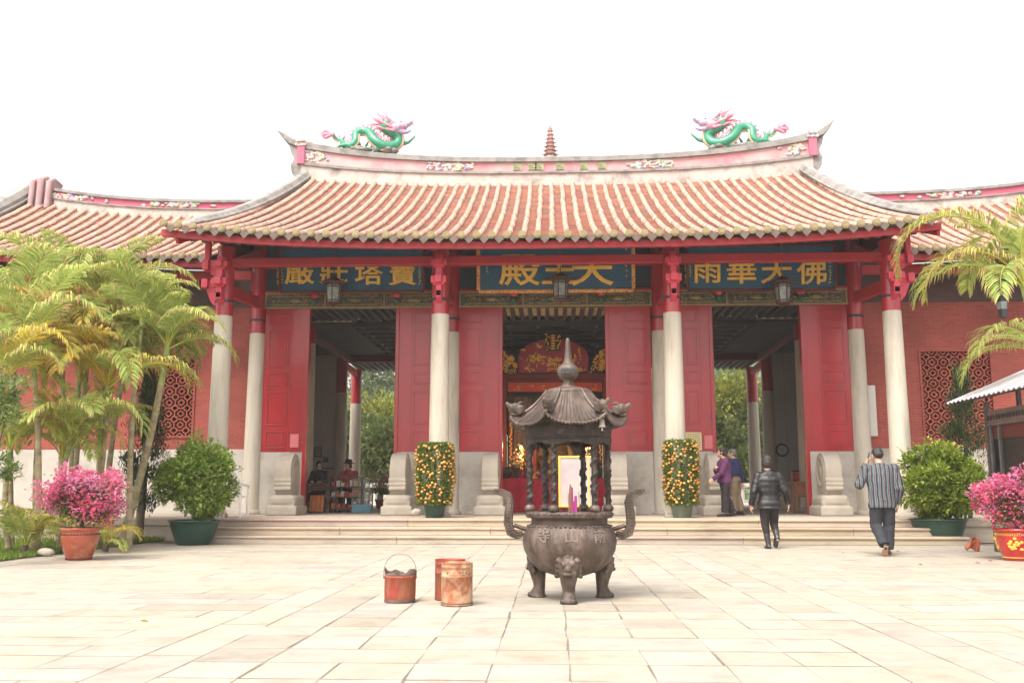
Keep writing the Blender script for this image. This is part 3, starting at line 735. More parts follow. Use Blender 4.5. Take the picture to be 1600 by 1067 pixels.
    if s<0:
        # rounded end pier and verge
        x=r0+.55; z0=zz(x); mb=MB()
        for k,(dx,w2) in enumerate(((0,.10),(.24,.085),(-.24,.085))):
            pts=[(x+dx,ry-.36,z0-.25),(x+dx,ry-.33,z0+.2),(x+dx,ry-.31,z0+.55+(.06 if k==0 else 0)),(x+dx,ry-.1,z0+.68+(.06 if k==0 else 0)),(x+dx,ry+.3,z0+.62)]
            mb.tube(pts,w2,8)
        mb.box(x-.30,x+.30,ry-.26,ry+.3,z0-.3,z0+.62)
        mb.build('end_pier',mat('pink_weathered_plaster',(.42,.30,.29),(.40,.20,.22),.85,2.5,.2,20,stain=(.28,.25,.24),sscale=3,samt=.45),rd,bev=.03)
        verge(wn,r0-.1,zf,ey,ry,.5,.34,-1,inv)
        mb=MB(); mb.box(r0+.1,r0+.4,yw,yw+4,FL,7.6); B(mb,'end_wall',M['brick'])
    return wn
side_hall(-1,'red brick side hall with tiled roof behind the palms, on the left')
side_hall(1,'red brick side hall with large lattice window, on the right')
# ------------------------------------------------------------------ sign boards
def sign(pxa,pxb,pya,pyb,Y,label,chars,frame,tilt=.16,glyph_h=.62,zoff=0,small=()):
    a=at(pxa,(pya+pyb)/2,Y); b=at(pxb,(pya+pyb)/2,Y); zt=at((pxa+pxb)/2,pya,Y).z; zb=at((pxa+pxb)/2,pyb,Y).z
    w_=b.x-a.x; h=zt-zb
    t=thing('sign_board',label,'sign board',((a.x+b.x)/2,Y,zb)); t.rotation_euler=(tilt,0,0)
    mb=MB(); mb.box(-w_/2,w_/2,-.03,.04,0,h); bo=mb.build('board',M['blue'],t,bev=.008)
    fw=.085 if frame=='gold' else .06; mb=MB()
    for (x0,x1,z0,z1) in ((-w_/2-.0,w_/2+.0,-fw*.5,fw*.5),(-w_/2,w_/2,h-fw*.5,h+fw*.5),(-w_/2-fw*.5,-w_/2+fw*.5,fw*.5+.001,h-fw*.5-.001),(w_/2-fw*.5,w_/2+fw*.5,fw*.5+.001,h-fw*.5-.001)):
        mb.box(x0,x1,-.075,.05,z0,z1)
    mb.build('frame',M['goldpat'] if frame=='gold' else M['darkred'],t,bev=.012)
    for ch,px,py,gh,wd in chars:
        g=glyph(ch,gh,.03,.016 if gh>.3 else .006,wd); zc=at(px,py,Y).z-zb; x=at(px,py,Y).x-(a.x+b.x)/2
        o=g.build('character',M['gold'],t); o.location=(x,-.046,zc)
    r=random.Random(int(pxa))
    for px,y0,y1,n in small:                       # the tiny gilt inscription columns: only brush marks at this distance
        x=at(px,400,Y).x-(a.x+b.x)/2; mb=MB()
        for k in range(n):
            py=y0+(y1-y0)*k/n; zc=at(px,py,Y).z-zb
            for q in range(4):
                dx,dz=r.uniform(-.022,.022),r.uniform(-.022,.022)
                if q%2: mb.box(x+dx-.02,x+dx+.02,-.036,-.029,zc+dz-.004,zc+dz+.004)
                else: mb.box(x+dx-.004,x+dx+.004,-.037,-.029,zc+dz-.02,zc+dz+.02)
        mb.build('inscription',M['gold'],t)
    for x in (-w_*.3,w_*.3):
        mb=MB(); mb.tube([(x,.0,h),(x,.35,h+.35)],.012,6); mb.build('hanging_rod',M['wire'],t)
    return t
YS=22.45
sign(748,989,384,455,YS,'dark blue name board in a gold fretwork frame, over the middle doorway','' or [('殿',812,423,.74,1.25),('王',874,423,.66,1.15),('天',925,423,.74,1.25)],'gold',
     small=((978,392,440,6),(762,410,430,4)))
o_=glyph('印',.01,.01) if 0 else None
sign(440,663,388,456,YS,'dark blue sign board with gold characters over the left doorway',[('嚴',470,426,.60,1.15),('莊',523,424,.60,1.15),('塔',578,427,.58,1.15),('寶',630,427,.60,1.15)],'red',
     small=((437,410,448,9),(443,412,446,8),(657,404,448,10)))
sign(1073,1303,386,453,YS,'dark blue sign board with gold characters over the right doorway',[('雨',1104,424,.58,1.12),('華',1157,423,.64,1.12),('天',1212,424,.60,1.12),('佛',1266,425,.62,1.12)],'red',
     small=((1070,408,446,9),(1076,408,436,7),(1294,398,446,10)))

# ------------------------------------------------------------------ hanging lanterns
M['lglass']=mat('lantern_glass',(.34,.38,.36),(.20,.24,.22),.25,9)
M['wood']=mat('dark_lantern_wood',(.10,.035,.03),(.07,.025,.022),.5,8)
def lantern():
    t=thing('palace_lantern','hexagonal wooden palace lantern','lantern')
    mb=MB(); r,h=.185,.46
    for k in range(6):
        a=math.pi/3*k+.2; x,y=r*math.cos(a),r*math.sin(a)
        mb.tube([(x*.82,y*.82,0),(x,y,h)],.016,6)
    for z,rr in ((0,.82),(.06,.84),(h,1.0),(h-.07,.97)):
        for k in range(6):
            a,b=math.pi/3*k+.2,math.pi/3*(k+1)+.2
            mb.beam((r*rr*math.cos(a),r*rr*math.sin(a),z),(r*rr*math.cos(b),r*rr*math.sin(b),z),.022,.026)
    mb.build('frame',M['wood'],t)
    mb=MB(); mb.lathe([(.27,h+.015),(.28,h+.04),(.20,h+.09),(.08,h+.16),(.03,h+.19)],6,rot=.2,sm=False); o=mb.build('cap',M['wood'],t)
    mb=MB()
    for k in range(6):
        a=math.pi/3*k+.2; mb.tube([(.27*math.cos(a),.27*math.sin(a),h+.03),(.33*math.cos(a),.33*math.sin(a),h+.055),(.33*math.cos(a),.33*math.sin(a),h+.10)],[.018,.015,.008],6)
    mb.build('cap_hooks',M['wood'],o)
    mb=MB()
    for k in range(6):
        a,b=math.pi/3*k+.24,math.pi/3*(k+1)+.16; q=r*.95
        mb.add([(q*.84*math.cos(a),q*.84*math.sin(a),.03),(q*.84*math.cos(b),q*.84*math.sin(b),.03),(q*math.cos(b),q*math.sin(b),h-.03),(q*math.cos(a),q*math.sin(a),h-.03)],[(0,1,2,3)])
    mb.build('glass_panes',M['lglass'],t)
    mb=MB(); mb.tube([(0,0,h+.18),(0,0,h+1.3)],.012,6); mb.build('hanging_rod',M['wire'],t)
    mb=MB(); mb.lathe([(.15,-.012),(.12,-.03),(.03,-.06),(.015,-.10)],6,rot=.2); mb.build('base',M['wood'],t)
    return t
lan=lantern()
for i,(px,pyt,pyb,lab) in enumerate(((876,430,468,'hexagonal wooden lantern hanging before the framed middle name board'),(521,436,474,'hexagonal wooden lantern hanging before the left sign board'),(1224,434,474,'hexagonal wooden lantern hanging before the right sign board'))):
    o=lan if i==0 else dup(lan); o.location=at(px,pyb,21.9); o['label']=lab; o['group']='palace lanterns hanging in the porch'; o.rotation_euler.z=.3*i

# ------------------------------------------------------------------ drum stones
def drum_stone(label,px,flip):
    x=at(px,760,22.35).x
    t=thing('drum_stone',label,'drum stone',(x,22.35,FL),0,'carved drum stones flanking the doorways')
    mb=MB()
    mb.box(-.36,.36,-.52,.5,0,.20); mb.box(-.31,.31,-.47,.45,.20,.30)
    mb.loft([((0,0,.27),.33,.50,.35),((0,0,.40),.33,.49,.35),((0,0,.46),.27,.42,.35)],20)
    base=solid(mb,'pedestal',M['stone'],t,.022,2,.004,9)
    mb=MB(); n=22
    prof=[(-.36,.40),(.36,.40),(.40,.62)]
    poly=[(-.40,.62)]+[(-.30,.42),(.30,.42),(.38,.60)]
    arch=[(.42*math.cos(a)*1.0,.98+.44*math.sin(a)) for a in [math.pi*k/n for k in range(n+1)]]
    poly=[(-.30,.42),(.30,.42),(.36,.55),(.40,.66),(.36,.72),(.42,.80)]+arch+[(-.42,.80),(-.36,.72),(-.40,.66),(-.36,.55)]
    mb.prism(poly,-.185,.185,axes='yz')
    # scrolls on the front edge, drum relief on the flanks
    for z in (.60,.70,.79): mb.tube([(-.20,-.40,z),(.20,-.40,z)],.045,10)
    for sx in (-1,1):
        pts=[(sx*.185,.30*math.cos(a),.98+.31*math.sin(a)) for a in [2*math.pi*k/24 for k in range(25)]]
        mb.tube(pts,.03,8); mb.ball((sx*.17,0,.98),(.05,.14,.14),12,8)
    solid(mb,'drum',M['stone'],t,.018,3,.006,7)
    return t
for px,lab,fl in ((449,'carved round-topped drum stone at the outer side of the left doorway, beside the stall table',1),
    (625,'carved round-topped drum stone at the inner side of the left doorway, nearest the fruit tree',-1),
    (767,'carved round-topped drum stone at the left side of the middle doorway',1),(966,'carved round-topped drum stone at the right side of the middle doorway, behind the burner',-1),
    (1117,'carved round-topped drum stone at the inner side of the right doorway, behind the couple',1),(1296,'carved round-topped drum stone at the outer side of the right doorway, beside the wooden box',-1)):
    drum_stone(lab,px,fl)

# ------------------------------------------------------------------ roof dragons and pagoda
M['dgreen']=mat('dragon_green_glaze',(.015,.26,.14),(.02,.20,.11),.35,14,.5,45,coat=.3)
M['dbelly']=mat('dragon_cream_belly',(.62,.52,.30),(.6,.35,.2),.5,18)
M['dpink']=mat('dragon_pink_mane',(.62,.12,.25),(.66,.36,.40),.5,14)
M['dhead']=mat('dragon_head_paint',(.25,.35,.55),(.65,.30,.38),.5,10,lo=.42,hi=.58)
def dragon(px0,Y,sgn,label):
    """drawn from the photograph of the left dragon: head to the right (sgn=1)"""
    def W(px,py,dy=0):           # left dragon pixel -> local metres (x from dragon centre, z from ridge top)
        s=Y/1490*.985; return Vector(((px-570)*s*sgn,dy,(237-py)*s))
    base=at(px0,237,Y)
    t=thing('roof_dragon',label,'dragon statue',base,0,'green dragons on the roof ridge')
    body=[(513,205),(519,213),(528,214),(531,222),(538,228),(548,229),(554,220),(553,208),(558,200),(568,200),(576,205),(582,215),(590,224),(602,230),(614,229),(623,222),(624,212),(616,206),(606,202),(601,196),(606,191),(614,192)]
    rad=[.05,.07,.085,.10,.115,.125,.13,.135,.14,.15,.155,.16,.165,.17,.175,.175,.165,.15,.145,.13,.12,.11]
    pts=[]; rr=[]
    for i in range(len(body)-1):
        p0=W(*body[max(0,i-1)]); p1=W(*body[i]); p2=W(*body[i+1]); p3=W(*body[min(len(body)-1,i+2)])
        for q in range(4):
            u=q/4; pts.append(.5*((2*p1)+(p2-p0)*u+(2*p0-5*p1+4*p2-p3)*u*u+(3*p1-p0-3*p2+p3)*u**3)+Vector((0,.12*math.sin(i*.9+u),0))); rr.append((rad[i]*(1-u)+rad[i+1]*u)*1.0)
    mb=MB(); mb.tube(pts,rr,14)
    mb.ball(pts[-1],rr[-1],12,8)
    # legs
    for j,fw in (((598,224,1),[(606,226),(596,236),(588,238)]),((622,215,-1),[(634,221),(641,219),(646,214)]),((548,226,1),[(540,228),(528,230),(522,235)]),((556,222,-1),[(562,231),(568,226),(571,220)])):
        d=.16*j[2]*-1; q=[W(j[0],j[1],d*.4)]+[W(a,b,d) for a,b in fw]
        mb.tube(q,[.10,.075,.05,.04],8); e=q[-1]; dr=(q[-1]-q[-2]).normalized()
        for k in (-1,0,1,2):
            mb.tube([e,e+dr*.13+Vector((0,.06*k,.05*(k-.3))),e+dr*.20+Vector((0,.08*k,.05*k-.06))],[.028,.02,.006],6)
    b=solid(mb,'body',M['dgreen'],t,.03,1)
    mb=MB()
    for i in range(6,len(pts)-3,2):        # dorsal crest
        tg=(pts[i+1]-pts[i-1]).normalized(); nrm=Vector((-tg.z,0,tg.x))*sgn
        p=pts[i]+nrm*rr[i]*.9
        mb.tube([p,p+nrm*.08,p+nrm*.12-tg*.05],[.05,.03,.004],6)
    mb.build('crest',M['dpink'],b)
    mb=MB(); up=[(p-Vector((0,0,0))) for p in pts]
    off=[]
    for i in range(1,len(pts)-1):
        tg=(pts[i+1]-pts[i-1]).normalized(); nrm=Vector((-tg.z,0,tg.x))*sgn
        off.append(pts[i]-nrm*rr[i]*.70+Vector((0,-.03,0)))
    mb.tube(off,[r_*.42 for r_ in rr[1:-1]],8); mb.build('belly',M['dbelly'],b)
    # head
    mb=MB(); hc=W(618,197)
    mb.ball(hc,(.25,.19,.19),14,10); mb.ball(W(628,194),(.25,.16,.13),12,8)
    mb.tube([W(622,192),W(634,192),W(643,189),W(648,184)],[.14,.11,.09,.05],10)        # upper jaw, nose curled up
    mb.tube([W(620,199),W(632,204),W(640,204),W(646,201)],[.11,.08,.06,.03],10)       # lower jaw
    for dy in (-.08,.08):
        mb.ball(W(630,189,dy),.055,8,6); mb.tube([W(622,190,dy),W(614,186,dy*1.6),W(604,186,dy*2)],[.035,.025,.008],6)
    hd=solid(mb,'head',M['dhead'],t,.02,1)
    mb=MB(); mb.ball(W(630,189,-.115),.03,8,6); mb.ball(W(630,189,.115),.03,8,6); mb.build('eyes',M['eye'],hd)
    mb=MB(); r=random.Random(3)
    for k in range(26):
        p=W(614+r.uniform(-3,6),196+r.uniform(-6,8),r.uniform(-.16,.16)); L_=r.uniform(.35,.80); a=r.uniform(-.35,.7)
        d=Vector((-math.cos(a)*sgn,r.uniform(-.25,.25),math.sin(a)))
        mb.tube([p,p+d*L_*.5+Vector((0,0,.03)),p+d*L_+Vector((0,0,.10))],[.055,.045,.004],6)
    for sy in (-.06,.06):
        mb.tube([W(646,187,sy),W(649,190,sy*2),W(652,185,sy*3)],[.018,.012,.004],5)
    mb.build('mane',M['dpink'],t)
    mb=MB()
    for k in range(9):
        a=-.6+k*.16; p=W(514,206); d=Vector((-math.cos(a)*sgn,.06*(k%3-1),math.sin(a)))
        mb.tube([p-d*.05,p+d*.22+Vector((0,0,.03)),p+d*(.42-.03*abs(k-4))],[.05,.05,.006],6)
    mb.build('tail_tuft',M['dpink'],t)
    # rocky plinth following the ridge
    mb=MB(); r=random.Random(8)
    for k in range(40):
        px=r.uniform(542,622); mb.ball(W(px,235+ (px-580)*.035+r.uniform(-1,1.5),r.uniform(-.15,.15)),(r.uniform(.08,.16),.12,r.uniform(.05,.11)),7,5)
    for k in range(4): mb.tube([W(546+k*16,236),W(546+k*16+2,228)],.04,6)
    mb.build('rock_base',M['greyplaster'],t)
    return t
dragon(571,RY,1,'green ceramic dragon facing right, on the left end of the roof ridge')
d2=dragon(1160,RY,-1,'green ceramic dragon facing left, on the right end of the roof ridge')
d2.location=at(1160,231,RY)
def pagoda():
    b=at(860,252,RY); h=at(860,195,RY).z-b.z
    t=thing('ridge_pagoda','small red and white seven storey pagoda ornament at the middle of the ridge','roof ornament',b)
    cols=[mat('pagoda_red',(.42,.21,.18),(.36,.17,.14),.6,8),mat('pagoda_pale',(.60,.50,.45),(.52,.38,.34),.7,8)]
    mb=MB(); mb.box(-.2,.2,-.2,.2,-.05,.09); mb.lathe([(.21,.09),(.17,.14)],6); mb.build('base',M['plaster'],t)
    z=.12; st=(h-.12-.16)/7
    for k in range(7):
        r=.185-.019*k; s=MB(); s.lathe([(r*.72,z),(r*.70,z+st*.62)],6,sm=False)
        o=s.build('storey',cols[1],t)
        for q in range(6):
            a=math.pi/3*q; p=(r*.72*math.cos(a),r*.72*math.sin(a))
        s=MB(); s.lathe([(r*1.25,z+st*.55,),(r*1.28,z+st*.62),(r*.8,z+st*.86),(r*.62,z+st)],6,sm=False)
        for q in range(6):
            a=math.pi/3*q; s.tube([(r*1.2*math.cos(a),r*1.2*math.sin(a),z+st*.6),(r*1.42*math.cos(a),r*1.42*math.sin(a),z+st*.78)],[.02,.008],5)
        s.build('tiered_roof',cols[0],o); z+=st
    s=MB(); s.lathe([(.05,z),(.06,z+.03),(.03,z+.06),(.035,z+.09),(.01,z+.13),(.004,z+.16)],8); s.build('spire',cols[0],t)
pagoda()

# ------------------------------------------------------------------ shrine in the middle of the hall
M['redcloth']=mat('red_altar_cloth',(.50,.02,.045),(.40,.015,.03),.75,4,.1,12)
M['burg']=mat('burgundy_panel',(.30,.030,.050),(.23,.024,.04),.5,3)
M['glow']=mat('lamp_glow',(.9,.5,.15),None,.5,emit=(1,.42,.10,3.0))
M['candle']=mat('red_candle',(.55,.10,.03),(.5,.06,.02),.4,5)
def shrine():
    Y=27.2; c=at(866,800,Y)
    t=thing('shrine','dark wooden shrine with an arched burgundy crown panel and gilt carving','shrine',(c.x,Y,FL)); inv=(c.x,Y,FL)
    def X(px): return at(px,600,Y).x-c.x
    def Z(py): return at(866,py,Y).z-FL
    mb=MB()
    for x0,x1 in ((782,792),(941,951)): mb.box(X(x0),X(x1),-.12,.12,0,Z(583))
    mb.box(X(776),X(957),-.14,.14,Z(592),Z(584)); mb.box(X(783),X(950),-.10,.10,Z(598),Z(592.3))
    mb.build('frame',M['darkred'],t,bev=.015)
    mb=MB(); mb.box(X(792),X(941),.5,.6,0,Z(590)); mb.build('back_panel',M['dark'],t)
    # arched panel
    n=20; poly=[(X(811),Z(583))]
    for k in range(n+1):
        a=math.pi*(1-k/n); poly.append((X(865)+ (X(921)-X(865))*math.cos(a)*.99, Z(562)+(Z(530)-Z(562))*math.sin(a)**.9))
    poly.append((X(918),Z(583)))
    mb=MB(); mb.prism(poly,-.10,.02); ap=mb.build('crown_panel',M['burg'],t,bev=.01)
    mb=MB(); r=random.Random(2)
    def flake(px,py,n,sx,sy,s0=.03):
        for _ in range(n):
            x,z=X(px+r.gauss(0,sx)),Z(py+r.gauss(0,sy)); a=r.uniform(0,3.1); L_=r.uniform(.4,1.4)*s0
            mb.tube([(x-L_*math.cos(a),-.11,z-L_*math.sin(a)),(x,-.12,z+.02),(x+L_*math.cos(a),-.11,z+L_*math.sin(a)*.6)],[.010,.018,.006],5)
    for px,py,n,sx,sy in ((836,562,34,6,5),(846,558,14,5,3),(865,563,26,7,2.2),(866,571,20,8,1.5),(896,562,34,6,5),(866,578,16,9,1),(826,578,12,4,2),(906,578,12,4,2),(842,541,7,3,2),(820,548,3,2,2),(905,548,4,2,2)): flake(px,py,n,sx,sy,.05)
    mb.build('gilt_phoenixes',M['gold'],ap)
    mb=MB(); mb.prism([(X(853),Z(550)),(X(875),Z(550)),(X(878),Z(521)),(X(851),Z(521))],-.17,-.06); pq=mb.build('crown_plaque',M['dark'],t,bev=.01)
    mb=MB()
    for k in range(30):
        x,z=X(r.choice((r.uniform(853,859),r.uniform(870,876)))),Z(r.uniform(523,548)); mb.ball((x,-.18,z),(r.uniform(.02,.035),.02,r.uniform(.015,.03)),6,4)
    for k in range(6): mb.ball((X(864.5),-.19,Z(526+4*k)),(.07,.03,.032),8,5)
    mb.build('gilt_carving',M['gold'],pq)
    for s in (-1,1):                       # curved gilt side wings
        pts=[(781,547),(793,551),(803,560),(812,584),(792,584),(786,573)] if s<0 else [(951,545),(939,550),(929,559),(921,583),(941,582),(946,572)]
        mb=MB(); mb.prism([(X(a),Z(b)) for a,b in pts],-.06,.0); o=mb.build('side_wing',M['dark'],t)
        mb=MB(); cx_=sum(p[0] for p in pts)/6; cy_=sum(p[1] for p in pts)/6
        for k in range(46):
            i=r.randrange(6); f=math.sqrt(r.random())*.93; g=r.random(); pa=pts[i]; pb=pts[(i+1)%6]
            px=cx_+((pa[0]*(1-g)+pb[0]*g)-cx_)*f; py=cy_+((pa[1]*(1-g)+pb[1]*g)-cy_)*f; a0=r.uniform(0,6.28); rad=r.uniform(.03,.06)
            mb.tube([(X(px)+rad*math.cos(a0+q*.8),-.07,Z(py)+rad*math.sin(a0+q*.8)) for q in range(6)],.013,5)
        mb.build('gilt_scrolls',M['gold'],o)
    # embroidered valance and hangings
    mb=MB(); mb.box(X(794),X(940),-.09,-.07,Z(612),Z(598.5)); v=mb.build('valance',mat('embroidered_red_silk',(.45,.05,.035),(.33,.10,.05),.7,9,lo=.45,hi=.6),t)
    mb=MB()
    for k in range(7):
        px=808+k*20
        for q in range(7): mb.ball((X(px+r.uniform(-5,5)),-.095,Z(606+r.uniform(-4,4))),(.03,.008,.018),6,4)
    mb.build('embroidery',M['goldpat'],v)
    for a,b in ((796,801),(934,939)):
        mb=MB(); mb.box(X(a),X(b),-.12,-.09,Z(722),Z(640)); o=mb.build('hanging_couplet',M['darkred'],t)
        mb=MB()
        for k in range(22): mb.ball((X((a+b)/2+r.uniform(-1.5,1.5)),-.125,Z(644+3.5*k)),(.03,.012,.022),6,4)
        mb.build('gilt_characters',M['gold'],o)
    for s,(a,b) in ((1,(803,830)),(-1,(906,932))):
        mb=MB(); vs=[]
        for i in range(13):
            f=i/12
            for k in (0,1): vs.append((X(a+(b-a)*f),-.02+.05*math.sin(f*18),Z(620) if k else Z(735-30*(f if s>0 else 1-f))))
        mb.add(vs,[(2*i,2*i+2,2*i+3,2*i+1) for i in range(12)],0,True); mb.build('curtain',mat('dark_embroidered_curtain',(.05,.075,.07),(.16,.07,.06),.8,11,lo=.45,hi=.6),t)
shrine()
def statue():
    Y=27.45; c=at(868,748,Y); t=thing('seated_statue','dark gilded seated statue inside the shrine','statue',(c.x,Y,c.z))
    mb=MB(); mb.loft([((0,0,0),.6,.35),((0,0,.15),.62,.38),((0,-.02,.4),.45,.34),((0,-.02,.75),.40,.28),((0,0,1.0),.36,.22),((0,0,1.1),.14,.13),((0,0,1.2),.13,.13)],18)
    mb.ball((0,-.03,1.36),(.19,.20,.22)); mb.ball((0,-.12,.55),(.34,.24,.28)); mb.ball((0,-.22,1.34),(.03,.04,.04))
    for s in (-1,1):
        mb.tube([(s*.36,0,.95),(s*.50,-.08,.6),(s*.36,-.3,.35),(s*.12,-.36,.34)],[.12,.11,.08,.06],10); mb.ball((s*.2,-.02,1.34),(.04,.05,.09)); mb.ball((s*.42,-.2,.14),(.3,.22,.16))
    solid(mb,'body',mat('dim_gilt_bronze',(.20,.13,.05),(.10,.065,.03),.45,4,metal=.5),t,.02,3)
    mb=MB(); mb.box(-.8,.8,-.4,.2,-1.0,-.0); mb.build('pedestal',M['darkred'],t)
statue()
def altar():
    Y=25.4; a=at(781,750,Y); b=at(951,750,Y); zt=at(866,748,Y).z
    t=thing('altar_table','altar table covered to the floor with plain red cloth','altar',((a.x+b.x)/2,Y,FL)); w_=(b.x-a.x)/2*1.03
    mb=MB(); n=60; vs=[]
    for i in range(n+1):
        x=-w_+2*w_*i/n
        for z,amp in ((.0,.035),(.35*(zt-FL),.025),((zt-FL)-.02,.008)): vs.append((x,-.03+amp*math.sin(i*.9+.6*math.sin(i*.37)),z))
    mb.add(vs,[(3*i+k,3*i+3+k,3*i+4+k,3*i+1+k) for i in range(n) for k in (0,1)],0,True)
    mb.build('cloth',M['redcloth'],t)
    mb=MB(); mb.box(-w_,w_,-.035,.8,zt-FL-.02,zt-FL+.02); mb.build('table_top',M['redcloth'],t,bev=.01)
    mb=MB(); mb.box(-w_+.05,w_-.05,.05,.75,0,zt-FL-.03); mb.build('table_body',M['darkred'],t)
    r=random.Random(4); T=zt+.02
    for px,h,m,cat,lab in ((835,.62,'candle','candle','tall red candle on the left part of the altar'),(816,.30,None,'flowers','dark leafy flower arrangement at the left end of the altar'),(922,.40,None,'flowers','mixed flower arrangement at the right end of the altar'),(848,.2,None,'vase','squat purple vase behind the red candle'),(912,.5,'candle','candle','red candle on the right part of the altar'),(790,.26,None,'pot','dark round pot at the left edge of the altar')):
        x=at(px,748,Y+.3).x
        if cat=='candle':
            q=thing('altar_candle',lab,'candle',(x,Y+.3,T)); mb=MB(); mb.lathe([(.09,0),(.09,.03),(.03,.06),(.03,.12),(.08,.14)],14); mb.build('holder',M['gold'],q)
            mb=MB(); mb.lathe([(.055,.14),(.055,.14+h)],14); mb.build('wax',M['candle'],q)
        elif cat=='flowers':
            q=thing('flower_arrangement',lab,'flowers',(x,Y+.3,T)); mb=MB(); mb.lathe([(.06,0),(.11,.1),(.06,.2),(.08,.24)],14); mb.build('vase',M['burg'],q)
            mb=MB()
            for k in range(240):
                p=Vector((r.gauss(0,.14),r.gauss(0,.08),.26+abs(r.gauss(.18,.16)))); a_=r.uniform(0,6.3); d=Vector((math.cos(a_),math.sin(a_)*.5,r.uniform(.1,1))).normalized()*.09; s_=Vector((-math.sin(a_),math.cos(a_),0))*.03
                c=(.05,.10,.03) if r.random()<.66 else r.choice(((.5,.06,.06),(.5,.35,.3),(.5,.25,.05),(.35,.12,.35)))
                mb.add([p,p+d*.5+s_,p+d,p+d*.5-s_],[(0,1,2,3)],0,False,c)
            mb.build('bouquet',M['leaf'],q)
        elif cat=='vase':
            mb=MB(); mb.lathe([(.05,0),(.10,.08),(.09,.16),(.04,.2),(.06,.24)],16); o=mb.build('vase',mat('purple_glaze',(.22,.10,.28),None,.3,5)); o.location=(x,Y+.3,T); tag(o,lab,cat)
        else:
            mb=MB(); mb.lathe([(.12,0),(.2,.1),(.19,.2),(.13,.26),(.14,.28)],16); o=mb.build('incense_pot',M['irondark']); o.location=(x,Y+.3,T); tag(o,lab,'pot')
    for i,(px,py,lab) in enumerate(((814,699,'upper glowing altar lamp left of the burner pillars'),(814,714,'lower glowing altar lamp left of the burner pillars'),(916,699,'glowing altar lamp at the right of the altar'))):
        p=at(px,py,Y+.6); q=thing('altar_lamp',lab,'lamp',p,0,'small glowing altar lamps'); mb=MB(); mb.ball((0,0,0),(.045,.045,.055),10,8); mb.build('bulb',M['glow'],q)
        ld=bpy.data.lights.new('altar_lamp_light','POINT'); ld.energy=14; ld.color=(1,.55,.22); ld.shadow_soft_size=.06; lo=bpy.data.objects.new('lamp_light',ld); COL.objects.link(lo); lo.parent=q; lo.location=(0,-.12,.06)
        if i!=0:
            mb=MB(); mb.tube([(0,0,-.05),(0,0,T-p.z)],.012,6); mb.lathe([(.06,T-p.z),(.06,T-p.z+.02)],10); mb.build('stem',M['gold'],q)
        else:
            mb=MB(); mb.tube([(0,.0,-.05),(.04,.06,-.15),(.04,.06,T-p.z)],.012,6); mb.build('stem',M['gold'],q)
altar()

# ------------------------------------------------------------------ notices, clock, small things on and in the hall
def paper(name,px0,px1,py0,py1,Y,c,label,cat,lines=None,frame=None):
    a=at(px0,py1,Y); b=at(px1,py0,Y); t=thing(name,label,cat,((a.x+b.x)/2,Y,a.z)); w_=(b.x-a.x)/2; h=b.z-a.z
    mb=MB(); mb.box(-w_,w_,-.008,0,0,h); mb.build('sheet',mat(name+'_paper',c,tuple(k*.93 for k in c),.8,6),t)
    if lines:
        mb=MB(); r=random.Random(int(px0))
        for k in range(lines):
            z=h*(.88-.78*k/lines)
            x=-w_*.8
            while x<w_*.75:
                l=r.uniform(.02,.05); mb.box(x,min(x+l,w_*.8),-.011,-.007,z-.008,z+.008); x+=l+.02
        mb.build('text_lines',mat('notice_ink',(.22,.12,.10),None,.8,4),t)
    return t
paper('pink_notice',453,467,678,699,YB-.075,(.62,.17,.19),'pink paper pasted on the red door panel left of the left doorway','notice')
paper('pink_notice',1101,1116,680,701,YB-.075,(.62,.17,.19),'pink paper pasted on the red door panel beside the old woman','notice')
paper('yellow_notice',1072,1096,675,704,YB-.077,(.62,.52,.28),'yellow printed notice on the door behind the right fruit tree','notice',7)
t=paper('white_board',1358,1367,602,681,YB+.06,(.55,.54,.5),'narrow white inscription board on the brick wall between the right columns','notice')
def notice_board():
    Y=19.75; a=at(873,792,Y); b=at(931,712,Y)
    t=thing('notice_stand','gilt framed glazed notice standing on the terrace behind the burner','notice board',((a.x+b.x)/2,Y,FL)); w_=(b.x-a.x)/2; z0=a.z-FL; h=b.z-FL
    mb=MB(); mb.box(-w_,w_,-.01,.01,z0,h); p=mb.build('panel',mat('faded_notice',(.44,.40,.37),(.36,.30,.33),.3,2.2,coat=.6),t)
    mb=MB(); f=.04
    for (x0,x1,zz0,zz1) in ((-w_,w_,h-f,h),(-w_,w_,z0,z0+f),(-w_,-w_+f,z0+f,h-f),(w_-f,w_,z0+f,h-f),(w_-.16,w_-.135,z0+f,h-f)): mb.box(x0,x1,-.03,.02,zz0,zz1)
    mb.build('frame',mat('bright_gilt_frame',(.75,.55,.12),(.7,.45,.08),.4,5),t,bev=.005)
    mb=MB(); r=random.Random(9)
    for c in range(6):
        x=-w_+.10+c*.075
        for k in range(22):
            z=z0+.12+(h-z0-.25)*k/22
            if r.random()<.8: mb.box(x-.014,x+.014,-.013,-.009,z,z+.012)
    mb.build('text_lines',mat('faint_ink',(.42,.36,.36),None,.8,4),p)
    mb=MB()
    for x in (-w_+.03,w_-.03): mb.beam((x,.02,0),(x,.02,z0),.035,.035); mb.beam((x,.02,z0+.3),(x,.4,0),.03,.03)
    mb.build('easel_legs',M['darkred'],t)
notice_board()
